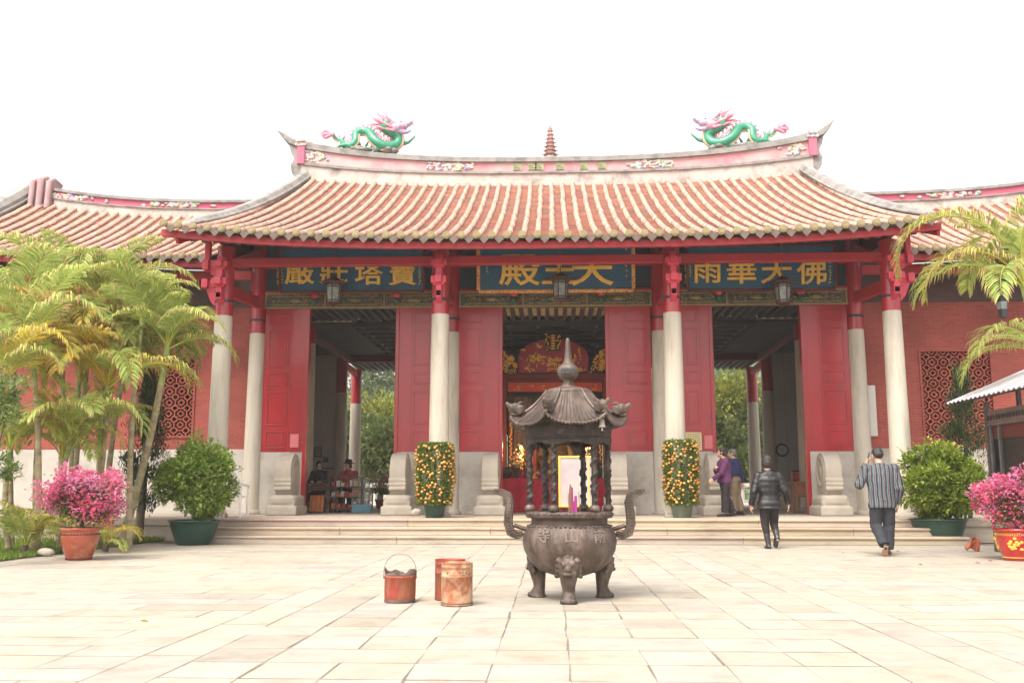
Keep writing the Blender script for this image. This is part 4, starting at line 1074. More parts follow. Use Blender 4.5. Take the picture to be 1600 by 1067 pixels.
def clock():
    Y=YD-.14; p=at(1222,703,Y)
    t=thing('wall_clock','round dark rimmed wall clock on the inner white wall','clock',p)
    mb=MB(); mb.tube([(.19*math.cos(a),0,.19*math.sin(a)) for a in [2*math.pi*k/28 for k in range(29)]],.035,8); mb.build('rim',M['dark'],t)
    mb=MB(); mb.prism([(.18*math.cos(a),.18*math.sin(a)) for a in [2*math.pi*k/28 for k in range(28)]],-.01,.03); fc=mb.build('dial',M['white'],t)
    mb=MB(); mb.beam((0,-.02,0),(.05,-.02,.09),.012,.008); mb.beam((0,-.024,0),(-.12,-.024,.03),.009,.008); mb.build('hands',M['dark'],fc)
clock()
def wall_picture(name,px,py,w_,h,c,label,cat):
    Y=YD-.11; p=at(px,py,Y); t=thing(name,label,cat,p); mb=MB(); mb.box(-w_/2,w_/2,-.02,0,-h/2,h/2); mb.build('frame',M['dark'],t,bev=.004)
    mb=MB(); mb.box(-w_/2+.03,w_/2-.03,-.024,-.019,-h/2+.03,h/2-.03); mb.build('sheet',mat(name+'_sheet',c,tuple(k*.6 for k in c),.6,9),t)
wall_picture('framed_picture',497,706,.26,.34,(.30,.26,.18),'small brown framed picture on the white wall left of the seated pair','picture')
wall_picture('meter_box',509,718,.17,.17,(.10,.10,.10),'dark meter box on the white wall above the wall poster','meter box')
wall_picture('wall_poster',512,745,.46,.62,(.46,.36,.30),'pale poster low on the white wall behind the stall','poster')
def seat_stone():
    Y=30; p=at(1247,800,Y); t=thing('stone_pedestal','round grey stone pedestal by the inner wall','pedestal',(p.x,Y,FL))
    mb=MB(); mb.lathe([(.55,0),(.55,.35),(.45,.40),(.42,.62),(.50,.68),(.52,.80),(.50,.84)],24); mb.build('block',M['stone'],t)
    mb=MB()
    for k in range(5):
        x=at(1238+4.5*k,755,Y).x
        o=None; mb=MB(); mb.lathe([(.05,0),(.06,.05),(.06,.2),(.045,.24),(.05,.26),(.05,.29)],12); o=mb.build('offering_jar',M['candle']); o.location=(x,Y-.15+.05*(k%2),FL+.84); tag(o,'red offering jar with a dark lid in the row on the stone pedestal','jar','red jars on the stone pedestal')
        mb=MB(); mb.lathe([(.055,.291),(.055,.33),(.02,.34)],12); mb.build('lid',M['dark'],o)
seat_stone()
def wooden_box():
    Y=24.4; a=at(1254,802,Y); t=thing('wooden_box','small open reddish wooden box on legs inside the right doorway','box',(a.x,Y,FL))
    mb=MB(); w_=.17
    for x in (-w_,w_):
        for y in (-.2,.2): mb.box(x-.02,x+.02,y-.02,y+.02,0,.75)
    mb.box(-w_,w_,-.18,.18,.40,.74); mb.box(-w_-.03,w_+.03,-.23,.23,.752,.78); mb.build('case',mat('reddish_wood',(.28,.10,.045),(.2,.07,.03),.5,5),t,bev=.006)
    mb=MB(); mb.box(-w_+.03,w_-.03,-.187,-.17,.44,.70); mb.build('door',mat('reddish_wood_door',(.33,.13,.06),(.25,.09,.04),.5,5),t,bev=.004)
wooden_box()
# ------------------------------------------------------------------ incense burner
def burner():
    BX,BY=.165,9.2
    t=thing('incense_burner','tall weathered iron incense burner with hexagonal pagoda roof on three lion-faced legs','incense burner',(BX,BY,0))
    k=1/1490*BY
    mb=MB(); prof=[(.0,.215),(.16,.225),(.28,.265),(.375,.345),(.43,.45),(.445,.53),(.435,.60),(.40,.665),(.375,.69),(.36,.695),(.362,.745),(.385,.75)]
    mb.lathe(prof+[(.35,.75),(.34,.68),(.0,.66)],48,closed=False)
    body=mb.build('bowl',M['iron'],t)
    mb=MB(); mb.lathe([(.36,.748),(.405,.752),(.41,.765),(.41,.80),(.40,.812),(.33,.812),(.33,.75)],48,closed=False)
    rim=mb.build('rim',M['iron'],t)
    mb=MB()
    for i in range(72):
        a=2*math.pi*i/72; mb.ball((.409*math.cos(a),.409*math.sin(a),.782+.007*(i%2)),(.013,.013,.009),6,4)
    mb.build('rim_ornament',M['iron'],rim)
    mb=MB()
    for i in range(56):
        a=2*math.pi*i/56; mb.ball((.392*math.cos(a),.392*math.sin(a),.672+.006*(i%2)),(.016,.016,.010),6,4)
    mb.build('shoulder_beading',M['iron'],body)
    mb=MB(); mb.lathe([(.0,.735),(.335,.735)],32,closed=False); mb.build('ash_bed',M['ash'],body)
    for ch,px in (('寺',849),('山',889),('南',929)):
        x=(px-887)*k*1.06; a=math.asin(max(-.95,min(.95,x/.447)))
        g=glyph(ch,.115,.02,.028,1.2); vs=[]
        m=Matrix.Rotation(a,4,'Z')
        for v in g.v:
            aa=a+v[0]/.447; z=.592+v[2]; rr=.4385-.25*max(0,z-.59)+v[1]*-1+ -.002
            vs.append((rr*math.sin(aa),-rr*math.cos(aa),z))
        g.v=vs; g.build('raised_character',mat('rubbed_iron',(.21,.165,.14),(.16,.125,.105),.5,15,metal=.2),body)
    # legs: lion mask, knee, paw
    for an in (-93,27,147):
        a=R(an); cx,cy=math.cos(a),math.sin(a); m=Matrix.Rotation(a+R(90),3,'Z')
        def P(o,z,s=0): q=m@Vector((s,-o,z)); return q
        mb=MB()
        mb.tube([P(.27,.37),P(.345,.33),P(.37,.26),P(.35,.17),P(.345,.10),P(.36,.05),P(.37,.012)],[.085,.10,.088,.066,.056,.068,.075],14)
        mb.ball(P(.365,.335),(.095,.09,.085),14,10,mat=None)
        mb.ball(P(.45,.30),(.035,.035,.028)); mb.ball(P(.445,.262),(.05,.035,.022))         # muzzle, jaw
        for s in (-1,1):
            mb.ball(P(.437,.345,s*.038),.024); mb.ball(P(.43,.37,s*.045),(.03,.02,.013)); mb.ball(P(.37,.40,s*.085),(.028,.02,.032))
            for q in range(4): mb.ball(P(.39-.02*q,.38-.045*q,s*(.088+.006*q)),.028)
            mb.ball(P(.45,.293,s*.025),.017)
        for q in range(5): mb.ball(P(.405-.01*abs(q-2),.415,(q-2)*.035),.022)
        for s in (-1.4,-.5,.5,1.4): mb.ball(P(.42,.025,s*.036),(.026,.03,.026))
        mb.lathe([(.078,.0),(.085,.01),(.08,.022)],14,P(.365,0))
        solid(mb,'leg',M['iron'],t,.009,1,.003,30)
    # handles
    for s in (-1,1):
        mb=MB(); xs=lambda px: s*(abs(px-887))*k
        pth=[(xs(958)-.02*s*0,.60),(xs(967),.585),(xs(977),.615),(xs(981),.70),(xs(980),.80),(xs(978),.89),(xs(981),.955),(xs(990),.985),(xs(1003),1.0)]
        wd=[.028,.036,.042,.042,.041,.040,.040,.034,.022]
        n=len(pth); vs=[]
        for i,(p,w_) in enumerate(zip(pth,wd)):
            q=pth[min(i+1,n-1)]; o=pth[max(i-1,0)]; d=Vector((q[0]-o[0],q[1]-o[1])).normalized(); nn=Vector((-d.y,d.x))
            for sy in (-1,1):
                vs+=[(p[0]+nn.x*w_,sy*.055,p[1]+nn.y*w_),(p[0]-nn.x*w_,sy*.055,p[1]-nn.y*w_)]
        fs=[]
        for i in range(n-1):
            a,b=4*i,4*i+4; fs+=[(a,b,b+1,a+1),(a+2,a+3,b+3,b+2),(a,a+2,b+2,b),(a+1,b+1,b+3,a+3)]
        mb.add(vs,fs+[(0,1,3,2),(4*n-4,4*n-2,4*n-1,4*n-3)])
        h=mb.build('handle',M['iron'],t,bev=.008)
        mb=MB()
        for i in range(n-1):
            for f in (0,.33,.66):
                x=pth[i][0]*(1-f)+pth[i+1][0]*f; z=pth[i][1]*(1-f)+pth[i+1][1]*f; w_=wd[i]*.4
                mb.tube([(x+w_*math.cos(a),-.057,z+w_*math.sin(a)) for a in [.8*q+i for q in range(6)]],.006,5)
        for i in range(n-1):
            for e in (-.8,.8):
                p,q=pth[i],pth[i+1]; d=Vector((q[0]-p[0],q[1]-p[1])).normalized(); nn=Vector((-d.y,d.x))*e
                mb.tube([(p[0]+nn.x*wd[i],-.057,p[1]+nn.y*wd[i]),(q[0]+nn.x*wd[i+1],-.057,q[1]+nn.y*wd[i+1])],.006,5)
        mb.build('scroll_relief',M['iron'],h)
        mb=MB(); mb.tube([(s*.40,0,.64),(xs(972),0,.68)],.02,8); mb.build('brace',M['iron'],h)
    # pillars with coiled dragons
    ROT=R(7)
    for q in range(6):
        a=ROT+math.pi/3*q; x,y=.375*math.cos(a),.375*math.sin(a); r=random.Random(q)
        mb=MB(); mb.lathe([(.045,.812),(.05,.835),(.03,.855),(.026,.88),(.026,1.50),(.034,1.53),(.034,1.60)],12,(x,y,0))
        pts=[(x+.026*math.cos(b),y+.026*math.sin(b),.90+.0125*i) for i,b in enumerate([.62*i+q for i in range(47)])]
        mb.tube(pts,[.013+.004*math.sin(i*1.7) for i in range(47)],7)
        for i in range(14): b=r.uniform(0,6.28); mb.ball((x+.032*math.cos(b),y+.032*math.sin(b),r.uniform(.9,1.48)),(.013,.013,.017),6,4)
        p=solid(mb,'pillar',M['irondark'],t,.008,1)
        mb=MB(); mb.ball((x,y,.838),(.052,.052,.042),12,8); mb.build('drum_base',M['iron'],p)
    def hexring(r,z): return [(r*math.cos(ROT+math.pi/3*i),r*math.sin(ROT+math.pi/3*i),z) for i in range(6)]
    mb=MB(); A=hexring(.41,1.49); B=hexring(.425,1.66); C=hexring(.37,1.49); D=hexring(.37,1.66)
    for i in range(6):
        j=(i+1)%6
        mb.add([A[i],A[j],B[j],B[i]],[(0,1,2,3)]); mb.add([C[i],C[j],D[j],D[i]],[(3,2,1,0)]); mb.add([A[i],C[i],C[j],A[j]],[(0,1,2,3)])
        # scalloped apron
        a,b=Vector(A[i]),Vector(A[j])
        for e in range(8):
            f0,f1=e/8,(e+1)/8; dp=.035+.05*abs((e+.5)/8-.5)*1.6
            p,q=a.lerp(b,f0),a.lerp(b,f1); off=Vector((0,0,-dp)); inn=.97
            mb.add([p*1,q*1,(q+off),(p+off)],[(3,2,1,0)]); mb.add([Vector((p.x*inn,p.y*inn,p.z)),Vector((q.x*inn,q.y*inn,q.z)),Vector((q.x*inn,q.y*inn,q.z))+off,Vector((p.x*inn,p.y*inn,p.z))+off],[(0,1,2,3)])
            mb.add([p+off,q+off,Vector((q.x*inn,q.y*inn,q.z))+off,Vector((p.x*inn,p.y*inn,p.z))+off],[(3,2,1,0)])
    for i in range(6):
        j=(i+1)%6; mb.tube([Vector(A[i])*1.0,Vector(A[j])],.012,6); mb.tube([Vector(B[i]),Vector(B[j])],.014,6)
    mb.build('entablature',M['irondark'],t)
    # roof: six concave panes with swept corners
    rz0,rz1=1.63,1.945
    vs=[];n=13;mrows=10
    mb=MB()
    for i in range(6):
        a0=ROT+math.pi/3*i; a1=a0+math.pi/3; vs=[]
        for u in range(mrows+1):
            f=u/mrows
            for v in range(n):
                g=v/(n-1); c0=Vector((math.cos(a0),math.sin(a0),0)); c1=Vector((math.cos(a1),math.sin(a1),0))
                e=abs(2*g-1)
                rad=.56*(1-f)+.205*f
                rad=rad*(1+.0*e)
                p=c0.lerp(c1,g)*(rad*(1-.06*(1-e**2)*0))
                # rounded plan near the top
                pr=p.normalized()*rad; p=p.lerp(pr,f**.8)
                bulge=0
                z=rz0+(rz1-rz0)*(f**1.55)+.085*(e**3)*(1-f)**2.2
                flute=.003*math.cos(2*math.pi*g*8)*(1-.3*f)
                p=p*(1+bulge*.35)
                vs.append((p.x,p.y,z+flute))
        fs=[(u*n+v,u*n+v+1,(u+1)*n+v+1,(u+1)*n+v) for u in range(mrows) for v in range(n-1)]
        mb.add(vs,fs,0,True)
        mb.add([(p[0]*.97,p[1]*.97,p[2]-.035) for p in vs],[f[::-1] for f in fs],0,True)
        lip=[Vector(vs[v]) for v in range(n)]
        mb.tube([q-Vector((0,0,.014)) for q in lip],.016,6)
        for v in range(1,18):
            f=v/18*(n-1); q0=lip[int(f)].lerp(lip[min(n-1,int(f)+1)],f-int(f)); mb.ball((q0.x*1.02,q0.y*1.02,q0.z-.02),(.012,.012,.016),6,4)
        hip=[Vector(vs[u*n]) for u in range(mrows+1)]
        mb.tube([q+Vector((0,0,.012)) for q in hip],[.020-.0006*u for u in range(mrows+1)],8)
        for v in range(2,n-1,1):
            rib=[Vector(vs[u*n+v])+Vector((0,0,.004)) for u in range(mrows+1)]; mb.tube(rib,.0055,5)
    roof=mb.build('roof',M['iron'],t)
    mb=MB(); mb.lathe([(.21,1.925),(.22,1.935),(.215,1.95),(.19,1.97),(.12,1.985),(.085,1.99),(.083,2.0),(.058,2.01),(.046,2.03),(.047,2.06),(.075,2.075),(.1,2.11),(.107,2.145),(.098,2.18),(.07,2.205),(.048,2.225),(.036,2.27),(.027,2.36),(.021,2.44),(.016,2.468),(.004,2.474)],28)
    fin=mb.build('finial',M['iron'],t)
    mb=MB()
    for a in (-100,-72,-128,90):
        for b in range(4):
            aa=R(a+11*(b%2)); z=2.125+.03*(b//2); mb.box(.1*math.cos(aa)-.009,.1*math.cos(aa)+.009,.1*math.sin(aa)-.014,.1*math.sin(aa)+.014,z-.011,z+.011)
    mb.build('pierced_openings',M['dark'],fin)
    # dragon heads on the corners
    for i in range(6):
        a=ROT+math.pi/3*i; m=Matrix.Rotation(a,3,'Z'); q=lambda o,s,z: m@Vector((.515+(o-.53)*.62,s*.66,1.765+(z-1.80)*.66))
        mb=MB(); zb=1.80
        mb.tube([q(.44,0,zb-.06),q(.47,0,zb),q(.53,0,zb+.03)],[.05,.05,.045],10)
        mb.tube([q(.52,0,zb+.04),q(.60,0,zb+.045),q(.655,0,zb+.085)],[.05,.034,.02],9); mb.tube([q(.52,0,zb),q(.59,0,zb-.008),q(.635,0,zb+.005)],[.035,.024,.014],8)
        for s in (-1,1):
            mb.ball(q(.545,s*.035,zb+.075),.02); mb.tube([q(.50,s*.03,zb+.06),q(.45,s*.05,zb+.11),q(.40,s*.06,zb+.12)],[.02,.014,.005],6)
            for e in range(4): mb.tube([q(.49,s*.04,zb+.03-.025*e),q(.44,s*.06,zb+.045-.03*e),q(.40,s*.065,zb+.065-.03*e)],[.022,.016,.005],6)
        mb.ball(q(.655,0,zb+.095),.02)
        solid(mb,'dragon_head',M['iron'],t,.009,1)
    a=ROT+math.pi/3*5; bx,by=.50*math.cos(a),.50*math.sin(a)
    mb=MB(); mb.tube([(bx,by,1.70),(bx,by,1.655)],.006,6); mb.lathe([(.012,1.66),(.022,1.645),(.026,1.60),(.036,1.58),(.034,1.578)],14,(bx,by,0)); mb.tube([(bx,by,1.585),(bx,by,1.545)],[.006,.012],6)
    mb.build('corner_bell',M['ash'],t)
    # incense sticks standing in the ash
    M['pinkstick']=mat('pink_incense',(.60,.08,.34),(.5,.06,.28),.7,6); M['stick']=mat('thin_incense',(.40,.24,.12),None,.8,6)
    for px,h,rad in ((891,.30,.012),(897,.22,.012),(894,.17,.010)):
        mb=MB(); mb.tube([(0,0,0),(.002,0,h*.5),(0,.0,h)],rad,8); o=mb.build('incense_stick',M['pinkstick']); o.location=(BX+(px-887)*k,BY+.02*(px%3),.735)
        tag(o,{891:'tallest thick pink incense stick in the burner',897:'middle-height thick pink incense stick, right of the tallest',894:'shortest thick pink incense stick in the burner'}[px],'incense stick')
    r=random.Random(6)
    for q in range(9):
        mb=MB(); h=r.uniform(.2,.36); mb.tube([(0,0,0),(r.uniform(-.02,.02),0,h)],.0035,5); o=mb.build('incense_stick',M['stick']); o.location=(BX+(r.choice((r.uniform(884,890),r.uniform(898,906)))-887)*k,BY+r.uniform(-.08,.1),.735)
        tag(o,'thin brown incense stick burning in the iron burner','incense stick','thin incense sticks in the burner')
burner()

# ------------------------------------------------------------------ rusty buckets
def bucket(px,py,top,r,label,mk,seed,bail,rag):
    p=gz(px,py); h=(py-top)*p.y/1490*.995; t=thing('rusty_bucket',label,'bucket',(p.x,p.y+r*.6,0),0,'rusty tin buckets')
    rd=random.Random(seed); ph=[rd.uniform(0,6.28) for _ in range(6)]
    def fac(a,z): return 1+.012*math.sin(3*a+ph[0])+.010*math.sin(7*a+ph[1]+6*z)*(1 if rag else .4)
    mb=MB(); n=48
    prof=[(.0,.012),(r*.93,.012),(r*.95,0),(r*.96,.02),(r*.965,.03),(r*.985,.04),(r,h*.3),(r,h*.72),(r*1.025,h*.735),(r*1.025,h*.755),(r*1.0,h*.77)]
    if not rag: prof=[(.0,.012),(r*.96,.012),(r*.98,0),(r*1.0,.015),(r*.985,.03),(r*.985,h*.66),(r*1.02,h*.675),(r*.985,h*.69),(r*.985,h*.88),(r*1.02,h*.895),(r*.99,h*.91),(r*.99,h*.985),(r*1.02,h),(r*.98,h),(r*.965,h*.9),(r*.95,.05),(0,.045)]
    else: prof+= [(r*1.0,h*.80)]
    mb.lathe(prof,n,fac=fac,closed=False)
    if rag:
        # torn rim: ragged teeth folded in and out, with the inner face
        vs=[]
        for k in range(n):
            a=2*math.pi*k/n; hh=h*(.90+.07*math.sin(2*a+1.9)+.05*math.sin(5*a+ph[2])+rd.uniform(-.02,.02)); 
            if k in (int(n*.52),int(n*.53)+0): hh=h*1.03
            f=fac(a,h); ro=r*f*(1.0+.03*math.sin(4*a+ph[3]))
            vs+=[(r*f*math.cos(a),r*f*math.sin(a),h*.80),(ro*math.cos(a),ro*math.sin(a),hh),(ro*.965*math.cos(a),ro*.965*math.sin(a),hh-.003),(r*.94*math.cos(a),r*.94*math.sin(a),.05)]
        fs=[]
        for k in range(n):
            a,b=4*k,4*((k+1)%n); fs+=[(a,b,b+1,a+1),(a+1,b+1,b+2,a+2),(a+2,b+2,b+3,a+3)]
        mb.add(vs,fs,1,True); mb.lathe([(r*.94,.05),(0,.05)],24,mi=1,closed=False)
    else:
        mb.lathe([(r*.93,h*.55),(0,h*.56)],24,mi=1,closed=False)
    mb.lathe([(r*.972,.0005),(r*.992,.006),(r*.997,.022),(r*.985,.032)],n,fac=fac,mi=1,closed=False)
    mb.build('shell',[M[mk],M['rustdark']],t)
    if bail:
        mb=MB(); pts=[]
        for i in range(19):
            a=math.pi*i/18; x=-r*1.06*math.cos(a); z=h*.72+(.125+h*.28)*max(0,math.sin(a))**.72
            if i in (8,9,10): z-= .006
            pts.append((x,.0,z))
        mb.tube(pts,.0028,6); o=mb.build('wire_bail',M['wire'],t)
        for s in (-1,1):
            mb=MB(); mb.lathe([(.012,-.006),(.012,.006)],8); e=mb.build('ear',M[mk],t); e.location=(s*r*1.03,0,h*.72); e.rotation_euler=(0,R(90),0)
    else:
        mb=MB()
        for x in (-.07,.045,.095):
            a=math.asin(x/r/1.01); 
            mb.ball((r*1.0*math.sin(a),-r*1.0*math.cos(a),h*.78),(.008,.006,.008),8,5)
        mb.build('rivets',M['rustdark'],t)
        for ch,x in (('O',-.035),('S',.052),('S',.078)):
            a=math.asin(x/r); g=glyph(ch,.03,.004,.02); g.v=[((r*1.0-v[1])*math.sin(a+v[0]/r),-(r*1.0-v[1])*math.cos(a+v[0]/r),h*.78+v[2]) for v in g.v]
            if seed==2: g.build('stencil_letter',mat('worn_pale_paint',(.5,.42,.34),None,.8,20),t)
    return t
bucket(622,942,890,.143,'red rusty bucket with torn rim and a thin wire bail, alone at left','rustred',1,True,True)
bucket(712,947,882,.142,'pale orange rusty tin drum with bare patches, nearest the burner in front of another','rust',2,False,False)
bucket(701,938,877,.142,'rusty orange tin drum half hidden behind the paler one','rustred',3,False,False)

# ------------------------------------------------------------------ plants
def leaf(mb,p,d,L_,w_,c,fold=.2,r=RND):
    d=d.normalized(); s=d.cross(Vector((0,0,1)))
    if s.length<.05: s=Vector((1,0,0))
    s.normalize(); u=s.cross(d); a=p; m1=p+d*L_*.5
    mb.add([a,m1+s*w_/2+u*fold*w_,p+d*L_-u*fold*w_*.8,m1-s*w_/2+u*fold*w_],[(0,1,2,3)],0,False,c)
def blob_leaves(mb,blobs,n,L_,w_,cols,r,shell=.55,up=.35):
    tot=sum(b[1]**2 for b in blobs)
    for (c,rad) in blobs:
        c=Vector(c); k=int(n*rad**2/tot); hue=r.uniform(.85,1.15)
        for _ in range(k):
            d=Vector((r.gauss(0,1),r.gauss(0,1),r.gauss(0,1))).normalized()
            p=c+d*rad*(shell+(1-shell)*r.random()**.5)
            o=(d+Vector((r.gauss(0,.55),r.gauss(0,.55),r.gauss(0,.55)+up))).normalized()
            q=r.choice(cols); g=r.uniform(.75,1.25)*hue
            s=r.uniform(.7,1.25); leaf(mb,p,o,L_*s,w_*s,(q[0]*g,q[1]*g,q[2]*g),.2,r)
def bush_blobs(r,R0,H0,zc,n=16,rx=1,lump=.42):
    out=[]
    for k in range(n):
        d=Vector((r.gauss(0,1),r.gauss(0,1),r.gauss(0,1))).normalized(); 
        out.append((Vector((d.x*R0*rx*(1-lump*.7),d.y*R0*(1-lump*.7),zc+d.z*H0*(1-lump*.7))),min(R0,H0)*r.uniform(lump*.75,lump*1.15)))
    out.append((Vector((0,0,zc)),min(R0,H0)*.72)); return out
def branches(mb,base,targets,r0,r,bend=.1):
    for tg in targets:
        tg=Vector(tg); b=Vector(base); mid=b.lerp(tg,.5)+Vector((r.uniform(-bend,bend),r.uniform(-bend,bend),bend*.4))
        mb.tube([b,b.lerp(mid,.5)+Vector((0,0,bend*.3)),mid,tg],[r0,r0*.8,r0*.55,r0*.2],6)
def bowl_shrub(px,py,R0,H0,zc,label,seed,cols,bowl_r,bowl_h):
    p=gz(px,py); t=thing('potted_shrub',label,'potted shrub',(p.x,p.y+bowl_r*.55,0),0,'potted shrubs in green bowls'); r=random.Random(seed)
    mb=MB(); mb.lathe([(bowl_r*.62,0),(bowl_r*.66,.02),(bowl_r*.80,bowl_h*.35),(bowl_r*.93,bowl_h*.72),(bowl_r*.97,bowl_h*.92),(bowl_r*1.04,bowl_h*.94),(bowl_r*1.05,bowl_h),(bowl_r*.96,bowl_h),(bowl_r*.93,bowl_h*.9),(0,bowl_h*.88)],40,closed=False)
    mb.build('bowl',M['greenbowl'],t); mb=MB(); mb.lathe([(bowl_r*.94,bowl_h*.9),(0,bowl_h*.95)],24,closed=False); mb.build('soil',M['soil'],t)
    bl=bush_blobs(r,R0,H0,zc,26,1.05,.36); mb=MB()
    mb.tube([(0,0,bowl_h*.85),(.02,.01,zc-H0*.75),(0,0,zc-H0*.3)],[.04,.035,.03],8); branches(mb,(.02,.01,zc-H0*.8),[b[0] for b in bl],.022,r)
    mb.build('trunk',M['bark'],t)
    mb=MB(); blob_leaves(mb,bl,10500,.095,.062,cols,r,.30)
    for _ in range(46):                     # stray shoots breaking the outline
        a,e=r.uniform(0,6.28),r.uniform(-.25,1.5); d=Vector((math.cos(a)*math.cos(e),math.sin(a)*math.cos(e),math.sin(e)))
        p0=Vector((d.x*R0*.86,d.y*R0*.86,zc+d.z*H0*.86)); L_=r.uniform(.10,.26)
        for k in range(9):
            q=p0+d*L_*k/8+Vector((r.gauss(0,.02),r.gauss(0,.02),.05*(k/8)**2)); c=r.choice(cols); leaf(mb,q,d+Vector((r.gauss(0,.7),r.gauss(0,.7),r.gauss(.2,.5))),.085,.05,tuple(min(.7,v*r.uniform(.95,1.35)) for v in c),.2,r)
    mb.build('foliage',M['leaf'],t)
    return t
GL=[(.32,.45,.09),(.26,.40,.075),(.39,.50,.12),(.21,.33,.06),(.46,.55,.16)]
GY=[(.30,.38,.05),(.24,.33,.05),(.37,.43,.07),(.18,.26,.045),(.28,.35,.055)]
bowl_shrub(294,852,.68,.76,1.22,'round green shrub in a dark green bowl left of the steps',41,GL,.46,.46)
bowl_shrub(1478,850,.80,.70,1.14,'wide yellow-green shrub in a dark green bowl right of the steps, near the striped-shirt man',42,GY,.52,.47)
def fruit_tree(px,py,wpx,top,label,seed,potm):
    p=gz(px,py,FL); t=thing('potted_fruit_tree',label,'fruit tree',(p.x,p.y+.2,FL),0,'potted orange fruit trees flanking the middle bay'); r=random.Random(seed)
    rad=wpx/2/1490*p.y; pr=.235; ph=.27
    Ht=(py-top)*p.y/1490
    mb=MB(); mb.lathe([(pr*.75,0),(pr*.8,.02),(pr*.95,ph*.7),(pr*1.0,ph*.9),(pr*1.08,ph*.91),(pr*1.08,ph),(pr*.95,ph),(0,ph*.9)],32,closed=False); mb.build('pot',potm,t)
    mb=MB(); mb.tube([(0,0,ph*.8),(0,0,.6),(0,0,Ht*.8)],[.035,.03,.02],8); mb.build('trunk',M['bark'],t)
    mb=MB(); z0=.27
    def env(z):                      # column, slightly barrelled and rounded at the top
        f=(z-z0)/(Ht-z0); return rad*(.80+.22*math.sin(math.pi*min(1,f*.62+.12)))*(1 if f<.86 else math.sqrt(max(0,1-((f-.86)/.15)**2))*.55+.45)
    for _ in range(7500):
        z=r.uniform(z0-.02,Ht-.02); a=r.uniform(0,6.283); rr=env(z)*r.uniform(.62,1.0)*(1+.05*math.sin(a*5+z*9)); d=Vector((math.cos(a),math.sin(a),r.uniform(-.4,1.0)))
        q=r.choice(((.12,.24,.035),(.16,.27,.04),(.22,.31,.05),(.30,.33,.06),(.08,.16,.03))); g=r.uniform(.75,1.2)
        leaf(mb,Vector((rr*math.cos(a),rr*math.sin(a),z)),d+Vector((r.gauss(0,.4),r.gauss(0,.4),r.gauss(0,.4))),.06*r.uniform(.7,1.3),.028,tuple(k*g for k in q),.2,r)
    for _ in range(500):
        a=r.uniform(0,6.283); rr=env(Ht-.1)*math.sqrt(r.random())
        leaf(mb,Vector((rr*math.cos(a),rr*math.sin(a),Ht-.05-.04*(rr/rad)**2)),Vector((r.gauss(0,.6),r.gauss(0,.6),1)),.07,.03,(.14*r.uniform(.8,1.3),.24,.04),.2,r)
    mb.build('foliage',M['leaf'],t)
    om=[mat('orange_fruit',(.72,.31,.07),(.66,.25,.05),.45,8),mat('pale_orange_fruit',(.74,.42,.11),(.70,.36,.08),.45,8)]
    pr_=MB(); pr_.ball((0,0,0),(.0285,.0285,.026),10,7); mes=[pr_.mesh('orange',[q]) for q in om]
    rest=MB(); pts=[]
    tries=0
    while len(pts)<235 and tries<12000:
        tries+=1; z=r.uniform(z0+.03,Ht-.04); a=r.uniform(0,6.283); rr=env(z)*r.uniform(.95,1.03); q=Vector((rr*math.cos(a),rr*math.sin(a),z))
        if all((q-w_).length>.050 for w_ in pts): pts.append(q)
    pts.sort(key=lambda q:q.y)
    for i,q in enumerate(pts):
        if i<100:
            o=bpy.data.objects.new('orange',mes[r.random()<.4]); COL.objects.link(o); o.parent=t; o.location=q; s=r.uniform(.8,1.15); o.scale=(s,s,s)
        else: rest.ball(q,(.0285,.0285,.026),8,6)
    rest.build('oranges',om[:1],t,kind='stuff')
    mb=MB(); mb.lathe([(.0,-.0),(.12,0),(.13,.10),(.10,.16),(0,.18)],9,sm=False)
    return t
fruit_tree(677,809,60,692,'column-shaped tree full of small oranges in a green pot, left of the burner',51,M['greenbowl'])
fruit_tree(1068,809,54,689,'column-shaped tree full of small oranges in a grey-green pot, right of the burner',52,mat('grey_green_pot',(.12,.14,.11),(.08,.10,.08),.5,5))
for px,py,lab in ((649,806,'small rounded grey stone beside the left orange tree pot'),(1048,806,'small rounded grey stone beside the right orange tree pot')):
    p=gz(px,py,FL); mb=MB(); mb.ball((0,0,.07),(.13,.11,.10),12,8); mb.box(-.08,.08,-.07,.07,0,.05)
    o=solid(mb,'stone_block',M['stone'],None,.012,2,.015,12); o.location=(p.x,p.y+.15,FL); tag(o,lab,'stone')
